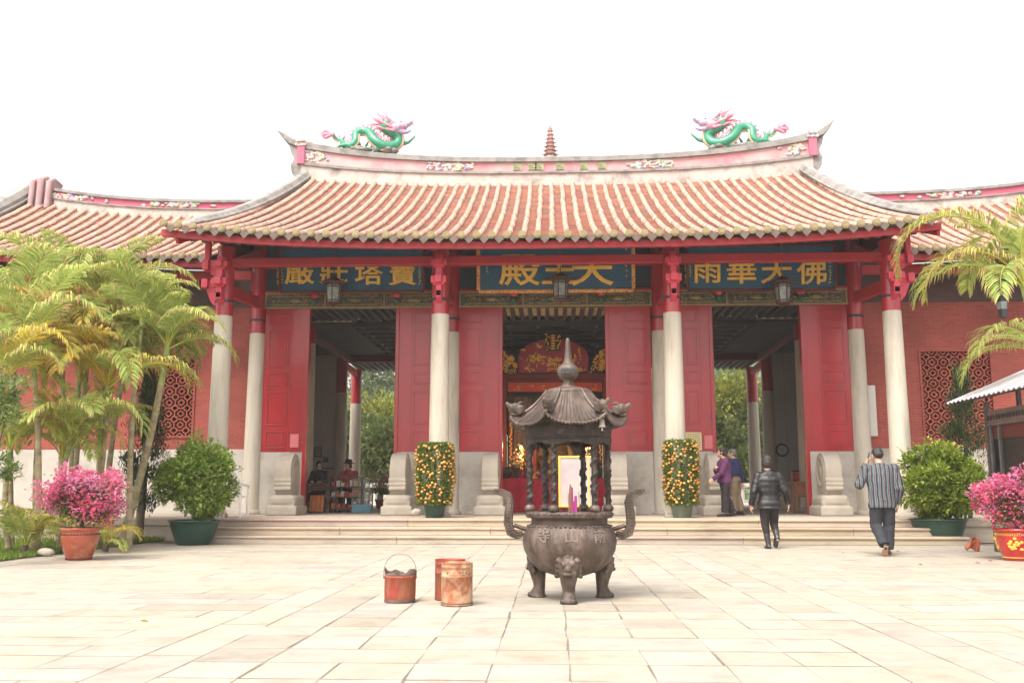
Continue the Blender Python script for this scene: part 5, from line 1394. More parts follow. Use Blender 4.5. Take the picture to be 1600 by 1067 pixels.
def bougainvillea(px,py,R0,H0,zc,label,seed,pot,pr,ph,bias):
    p=gz(px,py); t=thing('potted_bougainvillea',label,'flowering pot plant',(p.x,p.y+pr*.7,0),0,'potted pink bougainvilleas'); r=random.Random(seed)
    pot(t,pr,ph)
    tips=[]
    for k in range(62):
        d=Vector((r.gauss(0,1),r.gauss(0,1),r.gauss(.15,.8))).normalized(); f=r.uniform(.35,1.0)
        tips.append(Vector((d.x*R0*f+bias*.1,d.y*R0*.8*f,zc+d.z*H0*f)))
    mb=MB(); mb.tube([(0,0,ph*.8),(.02,0,ph+.12),(-.01,.01,ph+.22)],[.035,.03,.025],8)
    branches(mb,(0,0,ph+.15),tips,.014,r,.12); mb.build('stems',M['bark'],t)
    ml=MB(); mp=MB(); mp2=MB()
    for tip in tips:
        n=r.randint(24,46); rad=r.uniform(.10,.19); tone=r.random()
        for _ in range(int(n*2.1)):
            d=Vector((r.gauss(0,1),r.gauss(0,1),r.gauss(0,1))).normalized(); q=tip+d*rad*r.random()**.5
            c=(.80,.20,.36) if tone<.5 else (.80,.32,.50) if tone<.8 else (.76,.13,.26); g=r.uniform(.85,1.2)
            leaf(mp,q,d+Vector((r.gauss(0,.5),r.gauss(0,.5),.3)),.055*r.uniform(.8,1.3),.045,tuple(min(.8,k*g) for k in c),.25,r)
        for _ in range(44):
            f=r.uniform(.25,1.05); q=Vector((0,0,ph+.15)).lerp(tip,f)+Vector((r.gauss(0,.09),r.gauss(0,.09),r.gauss(-.02,.08)))
            g=r.uniform(.7,1.3); c=r.choice(((.17,.25,.05),(.28,.32,.08),(.12,.19,.04)))
            leaf(ml,q,Vector((r.gauss(0,1),r.gauss(0,1),r.gauss(.2,.6))),.06*r.uniform(.7,1.2),.036,tuple(k*g for k in c),.2,r)
    ml.build('leaves',M['leaf'],t); mp.build('pink_bracts',M['petal'],t)
    return t
def pot_brown(t,pr,ph):
    mb=MB(); mb.lathe([(pr*.62,0),(pr*.65,.01),(pr*.86,ph*.35),(pr*.99,ph*.65),(pr*1.0,ph*.82),(pr*.96,ph*.88),(pr*1.08,ph*.93),(pr*1.1,ph*.97),(pr*1.08,ph),(pr*.95,ph),(pr*.9,ph*.9),(0,ph*.9)],40,closed=False)
    p=mb.build('pot',mat('brown_red_glazed_pot',(.40,.085,.04),(.27,.055,.03),.35,3,.08,12,coat=.4,stain=(.46,.24,.11),sscale=4,samt=.40),t)
    mb=MB()
    for k in range(40):
        a=2*math.pi*k/40; mb.ball((pr*1.005*math.cos(a),pr*1.005*math.sin(a),ph*.80),(.018,.018,.012),6,4)
        mb.ball((pr*.665*math.cos(a),pr*.665*math.sin(a),.028),(.012,.012,.016),6,4)
    mb.build('beading',M['darkred'],p); mb=MB(); mb.lathe([(pr*.93,ph*.9),(0,ph*.95)],20,closed=False); mb.build('soil',M['soil'],t)
def pot_red(t,pr,ph):
    mb=MB(); mb.lathe([(pr*.62,0),(pr*.66,.01),(pr*.80,ph*.3),(pr*.94,ph*.66),(pr*.97,ph*.8),(pr*.96,ph*.9),(pr*1.08,ph*.92),(pr*1.1,ph*.96),(pr*1.08,ph),(pr*.95,ph),(0,ph*.9)],40,closed=False)
    p=mb.build('pot',mat('bright_red_glazed_pot',(.48,.022,.018),(.40,.016,.014),.22,3,coat=.6),t)
    mb=MB(); n=60; r=random.Random(2)
    for k in range(n):
        a=2*math.pi*k/n; z=ph*.83
        mb.ball((pr*.975*math.cos(a),pr*.975*math.sin(a),z),(.010,.010,.013),6,4)
        mb.ball((pr*.69*math.cos(a),pr*.69*math.sin(a),.05),(.012,.012,.010),6,4)
    mb.lathe([(pr*.973,ph*.79),(pr*.978,ph*.795),(pr*.973,ph*.80)],40,closed=False); mb.lathe([(pr*.97,ph*.865),(pr*.975,ph*.87),(pr*.968,ph*.875)],40,closed=False)
    for a0 in (-125,-70,-20,60,150):
        for k in range(16):
            a=R(a0)+r.gauss(0,.16); z=ph*r.uniform(.35,.70); rr=pr*(.80+.14*(z/ph-.3)/.36)*1.005
            mb.ball((rr*math.cos(a),rr*math.sin(a),z),(.028,.028,.022),8,5)
    mb.build('gilt_flowers',M['gold'],p); mb=MB(); mb.lathe([(pr*.93,ph*.9),(0,ph*.95)],20,closed=False); mb.build('soil',M['soil'],t)
bougainvillea(113,876,.64,.40,.93,'pink bougainvillea in a brown-red glazed pot at the left, by the palms',61,pot_brown,.265,.47,.15)
bougainvillea(1603,877,.60,.40,.84,'pink bougainvillea in a bright red pot with gold flowers at the right edge',62,pot_red,.30,.46,0)

# ------------------------------------------------------------------ palms
def frond_mesh(r,L_,arch,droop,cols,nl=34,ll=.50,twist=0,dry=0):
    """an arching rachis along +X with two ranks of narrow leaflets"""
    mb=MB(); pts=[]; n=14; ang=arch; p=Vector((0,0,0)); st=L_/n
    for i in range(n+1):
        pts.append(p.copy()); p=p+Vector((math.cos(ang),0,math.sin(ang)))*st; ang-=droop/n*(.5+1.1*i/n)
    c0=cols[0]; rc=(c0[0]*1.3+.05,c0[1]*1.15+.04,c0[2]*.9)
    mb.tube(pts,[.020*(1-i/n*.85) for i in range(n+1)],6,col=rc)
    for i in range(nl):
        f=.20+.80*(i/(nl-1)); x=f*n; k=min(n-1,int(x)); q=pts[k].lerp(pts[k+1],x-k); tg=(pts[min(n,k+1)]-pts[max(0,k-1)]).normalized()
        up=Vector((-tg.z,0,tg.x))
        lw=ll*(math.sin(math.pi*(.14+.80*f))**.6)*r.uniform(.85,1.1)
        for s in (-1,1):
            if r.random()<.07: continue
            fwd=.55+.55*f; d=(tg*fwd+Vector((0,s,0))*.95+up*(.42-.1*f)+Vector((r.gauss(0,.05),r.gauss(0,.05),r.gauss(0,.06)))).normalized()
            g=r.uniform(.8,1.2); c=r.choice(cols); c=tuple(k_*g for k_ in c); tip=tuple(min(.8,a*b) for a,b in zip(c,(1.35,1.12,1.0))) if r.random()<.55 else (.42,.29,.12)
            w_=.0165*r.uniform(.85,1.15); w3=d.cross(up).normalized()*w_
            g1=Vector((0,0,-1)); a=q; b=q+d*lw*.35-Vector((0,0,0)); c_=b+(d+g1*(.35+.25*r.random())).normalized()*lw*.38; e=c_+(d*.7+g1*(.95+.4*r.random())).normalized()*lw*.30
            mb.add([a,b-w3,b+w3,c_-w3*.85,c_+w3*.85],[(0,1,2),(1,3,4,2)],0,False,c); mb.add([c_-w3*.85,c_+w3*.85,e],[(0,2,1)],0,False,tip)
    return mb.mesh('frond',M['leaf'])
PG=[(.38,.46,.12),(.31,.42,.10),(.46,.50,.16)]
PB=[(.42,.51,.13),(.36,.47,.11),(.49,.54,.16)]
PYw=[(.54,.44,.08),(.60,.46,.08),(.44,.43,.09)]
PO=[(.46,.24,.07),(.40,.28,.08),(.36,.18,.06)]
PD=[(.17,.26,.07),(.21,.29,.08),(.15,.22,.06)]
_pr=random.Random(77)
FR={}
FR['p']=[frond_mesh(_pr,3.1,1.38,3.35,[(.34,.42,.08),(.40,.44,.10),(.30,.34,.07)],84,.55)]
FR['q']=[frond_mesh(_pr,2.3,.95,2.9,[(.38,.40,.09),(.46,.40,.10),(.30,.30,.07)],70,.50)]
for key,cols in (('g',PG),('b',PB),('y',PYw),('o',PO),('d',PD)):
    FR[key]=[frond_mesh(_pr,L_,a,d,cols,50 if key!='o' else 34,ll) for L_,a,d,ll in ((2.0,1.32,1.95,.62),(1.9,1.05,2.3,.58),(1.8,.75,2.1,.56),(1.9,1.44,1.35,.58),(2.2,1.2,2.8,.56))]
def palm(label,base,top,r0,fr,seed,scale=1.0,name='areca_palm',bend=.15,group=None,az=None):
    t=thing(name,label,'palm',base,0,group); r=random.Random(seed); b=Vector((0,0,0)); tp=Vector(top)-Vector(base)
    mb=MB(); n=26; pts=[]
    for i in range(n+1):
        f=i/n; q=b.lerp(tp,f); q.x+=bend*math.sin(f*math.pi)*(.5 if seed%2 else -.5); pts.append(q)
    for i in range(n):
        g=1.0 if i%2 else .82
        if i>n*.8: c=(.75*g,1.05*g,.55*g)
        else: c=(g,g*(1.0 if i%3 else .95),g*.95)
        rr=r0*(1.12-.35*i/n)
        mb.tube([pts[i],pts[i].lerp(pts[i+1],.9),pts[i+1]],[rr*1.0,rr*.97,rr*1.07],9,col=c,caps=False)
    mb.build('trunk',M['palmbark'],t)
    for i,k in enumerate(fr):
        o=bpy.data.objects.new('frond',r.choice(FR[k])); COL.objects.link(o); o.parent=t; o.location=tp-Vector((0,0,.03*(i%3)))
        a=(az[i] if az else 2.4*i+r.uniform(-.3,.3)); o.rotation_euler=(r.uniform(-.25,.25),r.uniform(-.15,.25),a); s=scale*r.uniform(.85,1.12); o.scale=(s,s,s)
    return t
def palm_at(label,bx,by,Y,tx,ty,Yt,r0,fr,seed,scale=1,**k):
    b=at(bx,by,Y); b.z=0.02; return palm(label,b,at(tx,ty,Yt),r0,fr,seed,scale,group='areca palms in the left garden bed',**k)
palm_at('bright green palm leaning right, nearest the round shrub and the temple column',192,800,17.6,262,542,17.2,0.069,'bgbgbbgbgbbg',1,0.80)
palm_at('slim palm with a straight ringed stem just left of the leaning palm',163,800,17.9,203,532,17.9,0.0552,'gbgogbbgg',2,0.8)
palm_at('palm with long yellow arching fronds over the pink bougainvillea',140,805,16.6,168,602,16.4,0.0552,'yyygybyyg',3,0.93)
palm_at('slim palm with mixed green and orange fronds in the middle of the clump',115,805,17.8,128,562,17.8,0.0598,'gogbgobgy',4,0.98)
palm_at('short palm leaning right in front of the clump, with green low fronds',50,815,15.6,112,682,15.6,0.0506,'gybgbg',5,0.75)
palm_at('tall palm at the left edge with pale high fronds',20,810,16.8,28,497,16.8,0.0644,'gbgbogygob',6,1.02)
palm_at('tall palm behind the clump reaching above the others',95,800,18.3,92,467,18.3,0.0644,'gbgbggbbgb',7,1.02)
palm_at('palm with rust-orange old fronds on the left of the clump',62,805,16.2,70,587,16.2,0.0552,'oyogoygbo',8,0.93)
palm_at('tall green palm behind, between the yellow palm and the slim palm',150,800,18.6,160,482,18.6,0.0644,'gbggbgdbg',9,0.98)
palm_at('low palm at the far left edge with yellow-green fronds',-20,830,14.6,6,602,14.6,0.0506,'ybgyogyb',10,0.89)
palm_at('dark palm at the back of the clump against the brick wall',215,800,18.8,228,562,18.8,0.0506,'gdbgbdg',11,.8*0.93)
palm_at('mid-height palm with hanging green fronds filling the gap left of the leaning palm',205,805,16.9,222,497,16.9,0.0506,'gbbgbgbg',14,.78*0.93)
palm_at('bushy mid-height palm in the left foreground of the clump',60,812,15.3,50,542,15.3,0.0506,'gbgygbob',15,0.89)
palm_at('palm with orange and green hanging fronds behind the yellow palm',118,803,17.4,140,547,17.4,0.0506,'goygogbo',16,0.93)
palm_at('low yellow-green palm spreading near the ground at the left, behind the pink bougainvillea',95,815,15.9,98,715,15.9,.05,'bgybgbg',17,.72)
palm_at('low bright palm at the left edge of the bed, under the tall palm',18,818,15.6,16,700,15.6,.05,'bgbygbg',18,.72)
palm_at('low green palm between the slim stems, in front of the white wall base',150,806,17.2,156,690,17.2,.05,'gbgbgb',19,.68)
# low seedling fronds at the left foot
def seedling(label,px,py,Y,n,seed,sc):
    p=at(px,py,Y); t=thing('young_palm',label,'young palm',(p.x,p.y,.02)); r=random.Random(seed)
    mb=MB(); mb.tube([(0,0,0),(.02,0,.14)],[.06,.05],8); mb.build('stem',M['bark'],t)
    for i in range(n):
        o=bpy.data.objects.new('frond',r.choice(FR['b' if i%3 else 'y'])); COL.objects.link(o); o.parent=t; o.location=(0,0,.06); o.rotation_euler=(r.uniform(-.3,.3),r.uniform(-.3,.2),2.4*i); s=sc*r.uniform(.8,1.2); o.scale=(s,s,s)
seedling('bushy young palm with arching fronds at the left edge of the lawn',38,850,15.0,9,5,.50)
seedling('small yellow-green young palm behind the pink bougainvillea',165,845,15.8,7,6,.42)
seedling('low young palm between the stems at the back of the bed',95,830,17.4,6,7,.5)
# palm at the right
t=palm('palm with drooping fronds arching left over the notice shelter at the right edge',(7.75,14.2,0),at(1602,446,14.2),.10,'pqgpbgpbg',12,1.0,'areca_palm',.02,None,[R(176),R(184),R(120),R(95),R(20),R(230),R(60),R(-60),R(150)])
t=palm('low palm sprouting behind the corrugated shelter roof at the right',(8.9,16.6,0),at(1640,560,16.6),.07,'gbgg',13,.9,'areca_palm',.05,None,[R(170),R(200),R(140),R(20)])
# dark junipers
def juniper(label,px,py,Y,h,w_,seed,n=7000):
    p=at(px,py,Y); t=thing('juniper_tree',label,'juniper',(p.x,p.y,0.02)); r=random.Random(seed)
    mb=MB(); mb.tube([(0,0,0),(.03,0,h*.4),(0,0,h*.95)],[.05,.04,.01],8); mb.build('trunk',M['bark'],t)
    mb=MB(); spr=[]
    for k in range(110):
        f=r.random()**.8; z=h*(.16+.82*f); rr=w_*(1-f)**.62*(.55+.45*r.random())*(1 if f>.12 else .6); a=r.uniform(0,6.28)
        spr.append((Vector((rr*.55*math.cos(a),rr*.55*math.sin(a),z)),Vector((rr*math.cos(a),rr*math.sin(a),z+.16))))
    for k in range(n):
        a,b=r.choice(spr); q=a.lerp(b,r.uniform(-.2,1.1))+Vector((r.gauss(0,.06),r.gauss(0,.06),r.gauss(0,.07)))
        c=r.choice(((.045,.085,.03),(.06,.105,.035),(.09,.13,.05),(.035,.065,.028),(.12,.12,.06))); d=(b-a).normalized()+Vector((r.gauss(0,.4),r.gauss(0,.4),.7))
        leaf(mb,q,d,.085,.022,c,.1,r)
    mb.build('foliage',M['leaf'],t)
juniper('dark slender juniper between the palms and the round shrub',222,800,18.4,3.2,.66,1)
juniper('dark green pointed juniper behind the wide shrub, by the notice shelter',1515,800,20.0,3.35,.78,2)
# broad-leaved ornamental at the left frame edge
def edge_bush():
    Y=12.6; t=thing('ornamental_tree','small clipped ornamental tree with two leafy pads at the far left edge','tree',(at(-20,800,Y).x,Y,.02)); r=random.Random(31)
    b=[]
    for px,py,rad in ((-6,615,.34),(12,640,.26),(30,600,.16),(-4,728,.26),(16,735,.17),(-40,600,.35),(-40,720,.3)):
        p=at(px,py,Y)-Vector(t.location); b.append((p,rad*.8))
    mb=MB(); mb.tube([(0,0,0),(-.05,0,.5),(.02,0,1.2),(-.05,0,2.3)],[.06,.05,.045,.02],8); branches(mb,(0,0,1.0),[q[0] for q in b],.02,r); mb.build('trunk',M['bark'],t)
    mb=MB(); blob_leaves(mb,b,2600,.06,.04,[(.22,.30,.10),(.18,.26,.07),(.28,.34,.14),(.13,.20,.06)],r,.3); mb.build('foliage',M['leaf'],t)
edge_bush()
mb=MB(); mb.ball((0,0,.04),(.14,.10,.07),10,7); o=solid(mb,'garden_rock',M['stone'],None,.012,2,.02,9); o.location=(at(62,862,14.6).x,14.8,.02); tag(o,'low brown rock lying in the grass by the young palm','rock')
r_=random.Random(15)
for i in range(7):
    x,y=[(5.0,13.6),(5.9,13.9),(6.05,12.9),(4.75,16.2),(5.75,16.6),(-3.2,7.5),(6.3,14.4)][i]
    mb=MB(); a=r_.uniform(0,6); leaf(mb,Vector((0,0,.006)),Vector((math.cos(a),math.sin(a),.05)),.08,.05,(.6,.1,.35) if i in(1,6) else (.32,.34,.08),.2,r_)
    o=mb.build('fallen_petal' if i in (1,6) else 'fallen_leaf',M['leaf']); o.location=(x,y,.002); tag(o,'tiny pink petal fallen on the paving near the red pot' if i in (1,6) else 'small yellow-green leaf fallen on the paving','petal' if i in (1,6) else 'leaf','fallen petals on the paving' if i in (1,6) else 'fallen leaves on the paving')
# ------------------------------------------------------------------ people
def stripe_mat():
    m=bpy.data.materials.new('striped_shirt'); m.use_nodes=True; t=m.node_tree; N=t.nodes; L=t.links; b=N['Principled BSDF']
    tc=N.new('ShaderNodeTexCoord'); sp=N.new('ShaderNodeSeparateXYZ'); L.new(tc.outputs['Object'],sp.inputs[0])
    n=N.new('ShaderNodeTexNoise'); n.inputs['Scale'].default_value=5; L.new(tc.outputs['Object'],n.inputs['Vector'])
    a=N.new('ShaderNodeMath'); a.operation='MULTIPLY_ADD'; a.inputs[1].default_value=.05; L.new(n.outputs[0],a.inputs[0]); L.new(sp.outputs['X'],a.inputs[2])
    q=N.new('ShaderNodeMath'); q.operation='MULTIPLY'; q.inputs[1].default_value=15.5; L.new(a.outputs[0],q.inputs[0])
    f=N.new('ShaderNodeMath'); f.operation='FRACT'; L.new(q.outputs[0],f.inputs[0])
    cr=N.new('ShaderNodeValToRGB'); cr.color_ramp.interpolation='CONSTANT'
    st=[(0,(.018,.018,.026)),(.22,(.055,.115,.125)),(.38,(.17,.20,.215)),(.47,(.075,.055,.07)),(.72,(.17,.15,.165)),(.84,(.035,.025,.032))]
    while len(cr.color_ramp.elements)<len(st): cr.color_ramp.elements.new(.5)
    for i,(p,c) in enumerate(st): cr.color_ramp.elements[i].position=p; cr.color_ramp.elements[i].color=(*c,1)
    L.new(f.outputs[0],cr.inputs[0]); L.new(cr.outputs[0],b.inputs['Base Color']); b.inputs['Roughness'].default_value=.8
    return m
def cloth(name,c,rough=.85,**k): return mat(name,c,tuple(x*.75 for x in c),rough,7,.15,25,**k)
def hand(mb,wr,d,side,palm_n,curl=.5,sc=1.0):
    """palm, four unequal bent fingers and a thumb leaving the side of the palm"""
    d=Vector(d).normalized(); n=Vector(palm_n); n=(n-d*n.dot(d)).normalized(); s=d.cross(n)*side; w_=Vector(wr)
    m=Matrix((s,d,n)).transposed()
    mb.tube([w_-d*.02,w_+d*.03],[.027*sc,.028*sc],8)
    mb.ball(w_+d*.05*sc,(.042*sc,.052*sc,.019*sc),12,8,mat=m)
    for i,(o,L_) in enumerate(((-.031,.070),(-.010,.080),(.011,.074),(.031,.058))):
        b=w_+d*.088*sc+s*o*sc; c=curl*(1+.12*i)
        p1=b+(d*math.cos(c*.6)+n*math.sin(c*.6))*L_*.45*sc; p2=p1+(d*math.cos(c*1.5)+n*math.sin(c*1.5))*L_*.32*sc; p3=p2+(d*math.cos(c*2.1)+n*math.sin(c*2.1))*L_*.25*sc
        mb.tube([b-d*.02*sc,b,p1,p2,p3],[.0105*sc,.0105*sc,.0095*sc,.0088*sc,.007*sc],7)
    b=w_+d*.028*sc-s*.034*sc; p1=b+(d*.65-s*.65+n*.25).normalized()*.036*sc; p2=p1+(d*.9-s*.2+n*.4).normalized()*.030*sc
    mb.tube([b+s*.012*sc,b,p1,p2],[.014*sc,.0135*sc,.011*sc,.009*sc],7)
def head(mb,c,yaw,pitch,h=.225):
    """skull, jaw, nose, ears; faces local +Y turned by yaw"""
    m=Matrix.Rotation(yaw,3,'Z')@Matrix.Rotation(pitch,3,'X'); c=Vector(c); P=lambda x,y,z: c+m@Vector((x,y,z))
    k=h/.225
    mb.ball(P(0,-.012*k,.028*k),(.076*k,.095*k,.088*k),16,12,mat=m); mb.ball(P(0,.022*k,-.045*k),(.060*k,.068*k,.072*k),14,10,mat=m)
    mb.ball(P(0,.072*k,-.088*k),(.026*k,.022*k,.020*k),8,6,mat=m)
    mb.tube([P(0,.082*k,.018*k),P(0,.108*k,-.022*k)],[.010*k,.016*k],7)
    mb.ball(P(0,.083*k,-.062*k),(.026*k,.012*k,.010*k),8,6,mat=m)
    for s in (-1,1):
        mb.ball(P(s*.078*k,-.008*k,-.008*k),(.010*k,.020*k,.032*k),8,6,mat=m); mb.ball(P(s*.032*k,.074*k,.026*k),(.022*k,.012*k,.009*k),8,6,mat=m)
        mb.ball(P(s*.042*k,.058*k,-.03*k),(.022*k,.022*k,.026*k),8,6,mat=m)
    return P
def person(label,loc,rz,A,cat='person'):
    t=thing('person',label,cat,loc,rz); k=A.get('k',1.0); ht=A['h']
    neck,hd=Vector(A['neck']),Vector(A['head'])
    b=MB()
    P=head(b,hd,A.get('yaw',0),A.get('pitch',0),A.get('hs',.225))
    b.tube([neck-Vector((0,0,.06)),neck,hd-Vector((0,.0,.05))],[.062,.054,.055],12)
    tor=A['torso']
    b.loft([((x,y,z),rx*.86,ry*.84) for (x,y,z,rx,ry) in tor],16)
    for arm,side in ((A['arm_l'],-1),(A['arm_r'],1)):
        sh,el,wr=map(Vector,arm[:3]); b.tube([sh,sh.lerp(el,.4),el,el.lerp(wr,.35),wr],[.048,.043,.036,.034,.025],10); b.ball(sh,.052)
        hand(b,wr,arm[3],side,arm[4],arm[5] if len(arm)>5 else .5,A.get('hand',1.0))
    for leg in (A['leg_l'],A['leg_r']):
        hp,kn,an=map(Vector,leg[:3]); b.tube([hp,hp.lerp(kn,.4),kn,kn.lerp(an,.3),an],[.078,.07,.05,.046,.022],10); b.ball(hp,.08); b.tube([an,an+Vector(leg[3]).normalized()*.03],[.02,.018],8)
    body=solid(b,'body',A.get('skin',M['skin']),t,.009,2)
    e=MB()
    for s in (-1,1): e.ball(P(s*.031,.086,.012),(.010,.006,.006),8,5)
    e.build('eyes',M['eye'],body)
    # upper garment
    g=MB(); q=A.get('quilt',0); rings=[]
    n=len(tor)-1
    for i in range(n*(6 if q else 2)+1):
        f=i/(6 if q else 2); a=min(n-1,int(f)); u=f-a; v=[tor[a][j]*(1-u)+tor[a+1][j]*u for j in range(5)]
        wob=1+(q*abs(math.sin(v[2]*math.pi/.105)) if q else 0)
        rings.append(((v[0],v[1],v[2]),v[3]*wob,v[4]*wob,.85))
    g.loft(rings,22)
    th=A.get('sleeve',(.066,.058,.050,.044))
    for arm in (A['arm_l'],A['arm_r']):
        sh,el,wr=map(Vector,arm[:3]); pts=[];rr=[]
        pp=[sh,el,wr-(wr-el).normalized()*.01]
        m_=14 if q else 8
        for i in range(m_*2+1):
            f=i/m_; a=min(1,int(f)); u=f-a; pts.append(pp[a].lerp(pp[a+1],u)); r0=th[0]*(1-f/2)+th[3]*f/2 if f<=0 else (th[0]*(1-u)+th[2]*u if a==0 else th[2]*(1-u)+th[3]*u)
            rr.append(r0*(1+(q*.9*abs(math.sin(i/m_*math.pi*3.2)) if q else .03*math.sin(i*2.3))))
        g.tube(pts,rr,12); g.ball(sh,th[0]*1.08); g.ball(el,th[2]*1.12)
    g.loft([(tuple(neck-Vector((0,0,.05))),.085,.075),(tuple(neck+Vector((0,0,.01))),A.get('collar',.068),A.get('collar',.068)*.95)],14)
    top=solid(g,A.get('top_name','jacket'),A['top'],t,.012,2,.006,14)
    # trousers
    g=MB(); hp1,hp2=Vector(A['leg_l'][0]),Vector(A['leg_r'][0]); c=(hp1+hp2)/2
    wz=A['waist']; w_=A.get('hipw',.165)
    g.loft([((c.x,c.y,c.z-.07),w_*.85,.10),((c.x,c.y-.01,c.z),w_,.125),((c.x,c.y,(c.z+wz)/2),w_*.97,.12),((c.x,c.y,wz),w_*.88,.11)],18)
    tr=A.get('leg',(.092,.078,.068,.062))
    for leg in (A['leg_l'],A['leg_r']):
        hp,kn,an=map(Vector,leg[:3]); e=kn.lerp(an,A.get('hem',.97))
        g.tube([hp,hp.lerp(kn,.5),kn-(kn-hp).normalized()*.03,kn,kn.lerp(e,.3),kn.lerp(e,.7),e],[tr[0],(tr[0]+tr[1])/2,tr[1],tr[1],(tr[1]+tr[2])/2*1.02,tr[2],tr[3]],12)
    tro=solid(g,'trousers',A['bottom'],t,.012,2,.007,12)
    # shoes
    for leg in (A['leg_l'],A['leg_r']):
        an=Vector(leg[2]); d=Vector(leg[3]); dn=d.normalized(); up=Vector((0,0,1)) if abs(dn.z)<.85 else Vector((0,-1,0)); up=(up-dn*up.dot(dn)).normalized(); sd=dn.cross(up)
        g=MB(); m=Matrix((sd,dn,up)).transposed()
        s0=an-up*.045
        g.ball(s0-dn*.02,(.036,.055,.042),12,8,mat=m); g.ball(s0+dn*.08,(.042,.075,.034),12,8,mat=m); g.ball(s0+dn*.145,(.038,.05,.026),12,8,mat=m)
        if A.get('boot'): 
            kn=Vector(leg[1]); g.tube([an-up*.03,an,an.lerp(kn,.30),an.lerp(kn,.52)],[.048,.046,.054,.060],12)
        g.box(-.001,.001,-.001,.001,-.001,.001) if 0 else None
        sh=solid(g,'shoe',A['shoes'],t,.008,2)
        so=MB(); vs=[]
        out=[(-.032,-.07),(.032,-.07),(.036,0),(.043,.09),(.036,.165),(0,.195),(-.036,.165),(-.043,.09),(-.036,0)]
        for z in (-.036,-.046):
            for x,y in out: vs.append(s0+sd*x+dn*y+up*(z+.012))
        so.add(vs,[tuple(range(9)),tuple(range(17,8,-1))]+[(i,i+9,(i+1)%9+9,(i+1)%9) for i in range(9)]); so.build('sole',A.get('sole',M['rustdark']),sh)
    # hair
    if A.get('hair'):
        hm,style=A['hair']; g=MB(); hm_=Matrix.Rotation(A.get('yaw',0),3,'Z')@Matrix.Rotation(A.get('pitch',0),3,'X'); k=A.get('hs',.225)/.225
        HP=lambda x,y,z: hd+hm_@Vector((x*k,y*k,z*k))
        g.ball(HP(0,-.022,.042),(.084*k,.098*k,.088*k),16,12,mat=hm_); g.ball(HP(0,-.05,-.005),(.080*k,.068*k,.088*k if style!='crop' else .06*k),14,10,mat=hm_)
        if style=='bob':
            g.ball(HP(0,-.035,-.03),(.088*k,.075*k,.09*k),14,10,mat=hm_)
            for s in (-1,1): g.ball(HP(s*.07,.0,-.015),(.022*k,.05*k,.07*k),10,8,mat=hm_)
        if style=='wavy':
            for q_ in range(18):
                a=q_*2.4; g.ball(HP(.075*math.cos(a),-.03+.075*math.sin(a)*.9,.03+.05*math.sin(q_*1.7)),.03*k,8,6)
        solid(g,'hair',hm,t,.008,1,.006,45)
    return t,tro
def walker():
    jk=mat('black_puffer',(.008,.0075,.009),(.014,.013,.015),.42,9,.5,22,spec=.5)
    p=gz(1205,857)
    A=dict(h=1.62,neck=(0,.02,1.36),head=(0,.05,1.505),yaw=0,pitch=-.15,hs=.225,
      torso=[(0,0,.69,.215,.165),(0,0,.80,.205,.15),(0,0,.91,.160,.12),(0,.01,1.04,.190,.14),(0,.01,1.18,.205,.145),(0,.015,1.29,.165,.115),(0,.02,1.36,.085,.08)],
      arm_l=((-.175,.01,1.255),(-.27,-.04,.99),(-.315,.03,.75),(-.02,.12,-.9),(.9,.2,0),.5),arm_r=((.175,.01,1.255),(.275,-.05,1.0),(.35,.02,.77),(.1,.14,-.9),(-.9,.2,0),.5),
      leg_l=((-.085,0,.74),(-.075,.04,.42),(-.045,-.01,.075),(0,1,-.05)),leg_r=((.085,0,.74),(.10,.10,.43),(.075,-.16,.17),(.0,.42,-.9)),
      waist=.86,quilt=.075,top=jk,bottom=cloth('black_leggings',(.022,.016,.018)),shoes=mat('black_leather_boot',(.03,.03,.032),(.02,.02,.02),.3,8,spec=.7),sole=mat('black_rubber_sole',(.04,.036,.034),None,.7,8),boot=True,
      leg=(.098,.075,.056,.048),hipw=.17,hem=.7,hair=(M['hair'],'bob'),sleeve=(.082,.075,.066,.052),collar=.085,top_name='puffer_jacket',hand=.92)
    t,_=person('woman in a black puffer jacket, leggings and boots walking up to the steps',(p.x,p.y+.02,0),R(4),A)
    return t
walker()
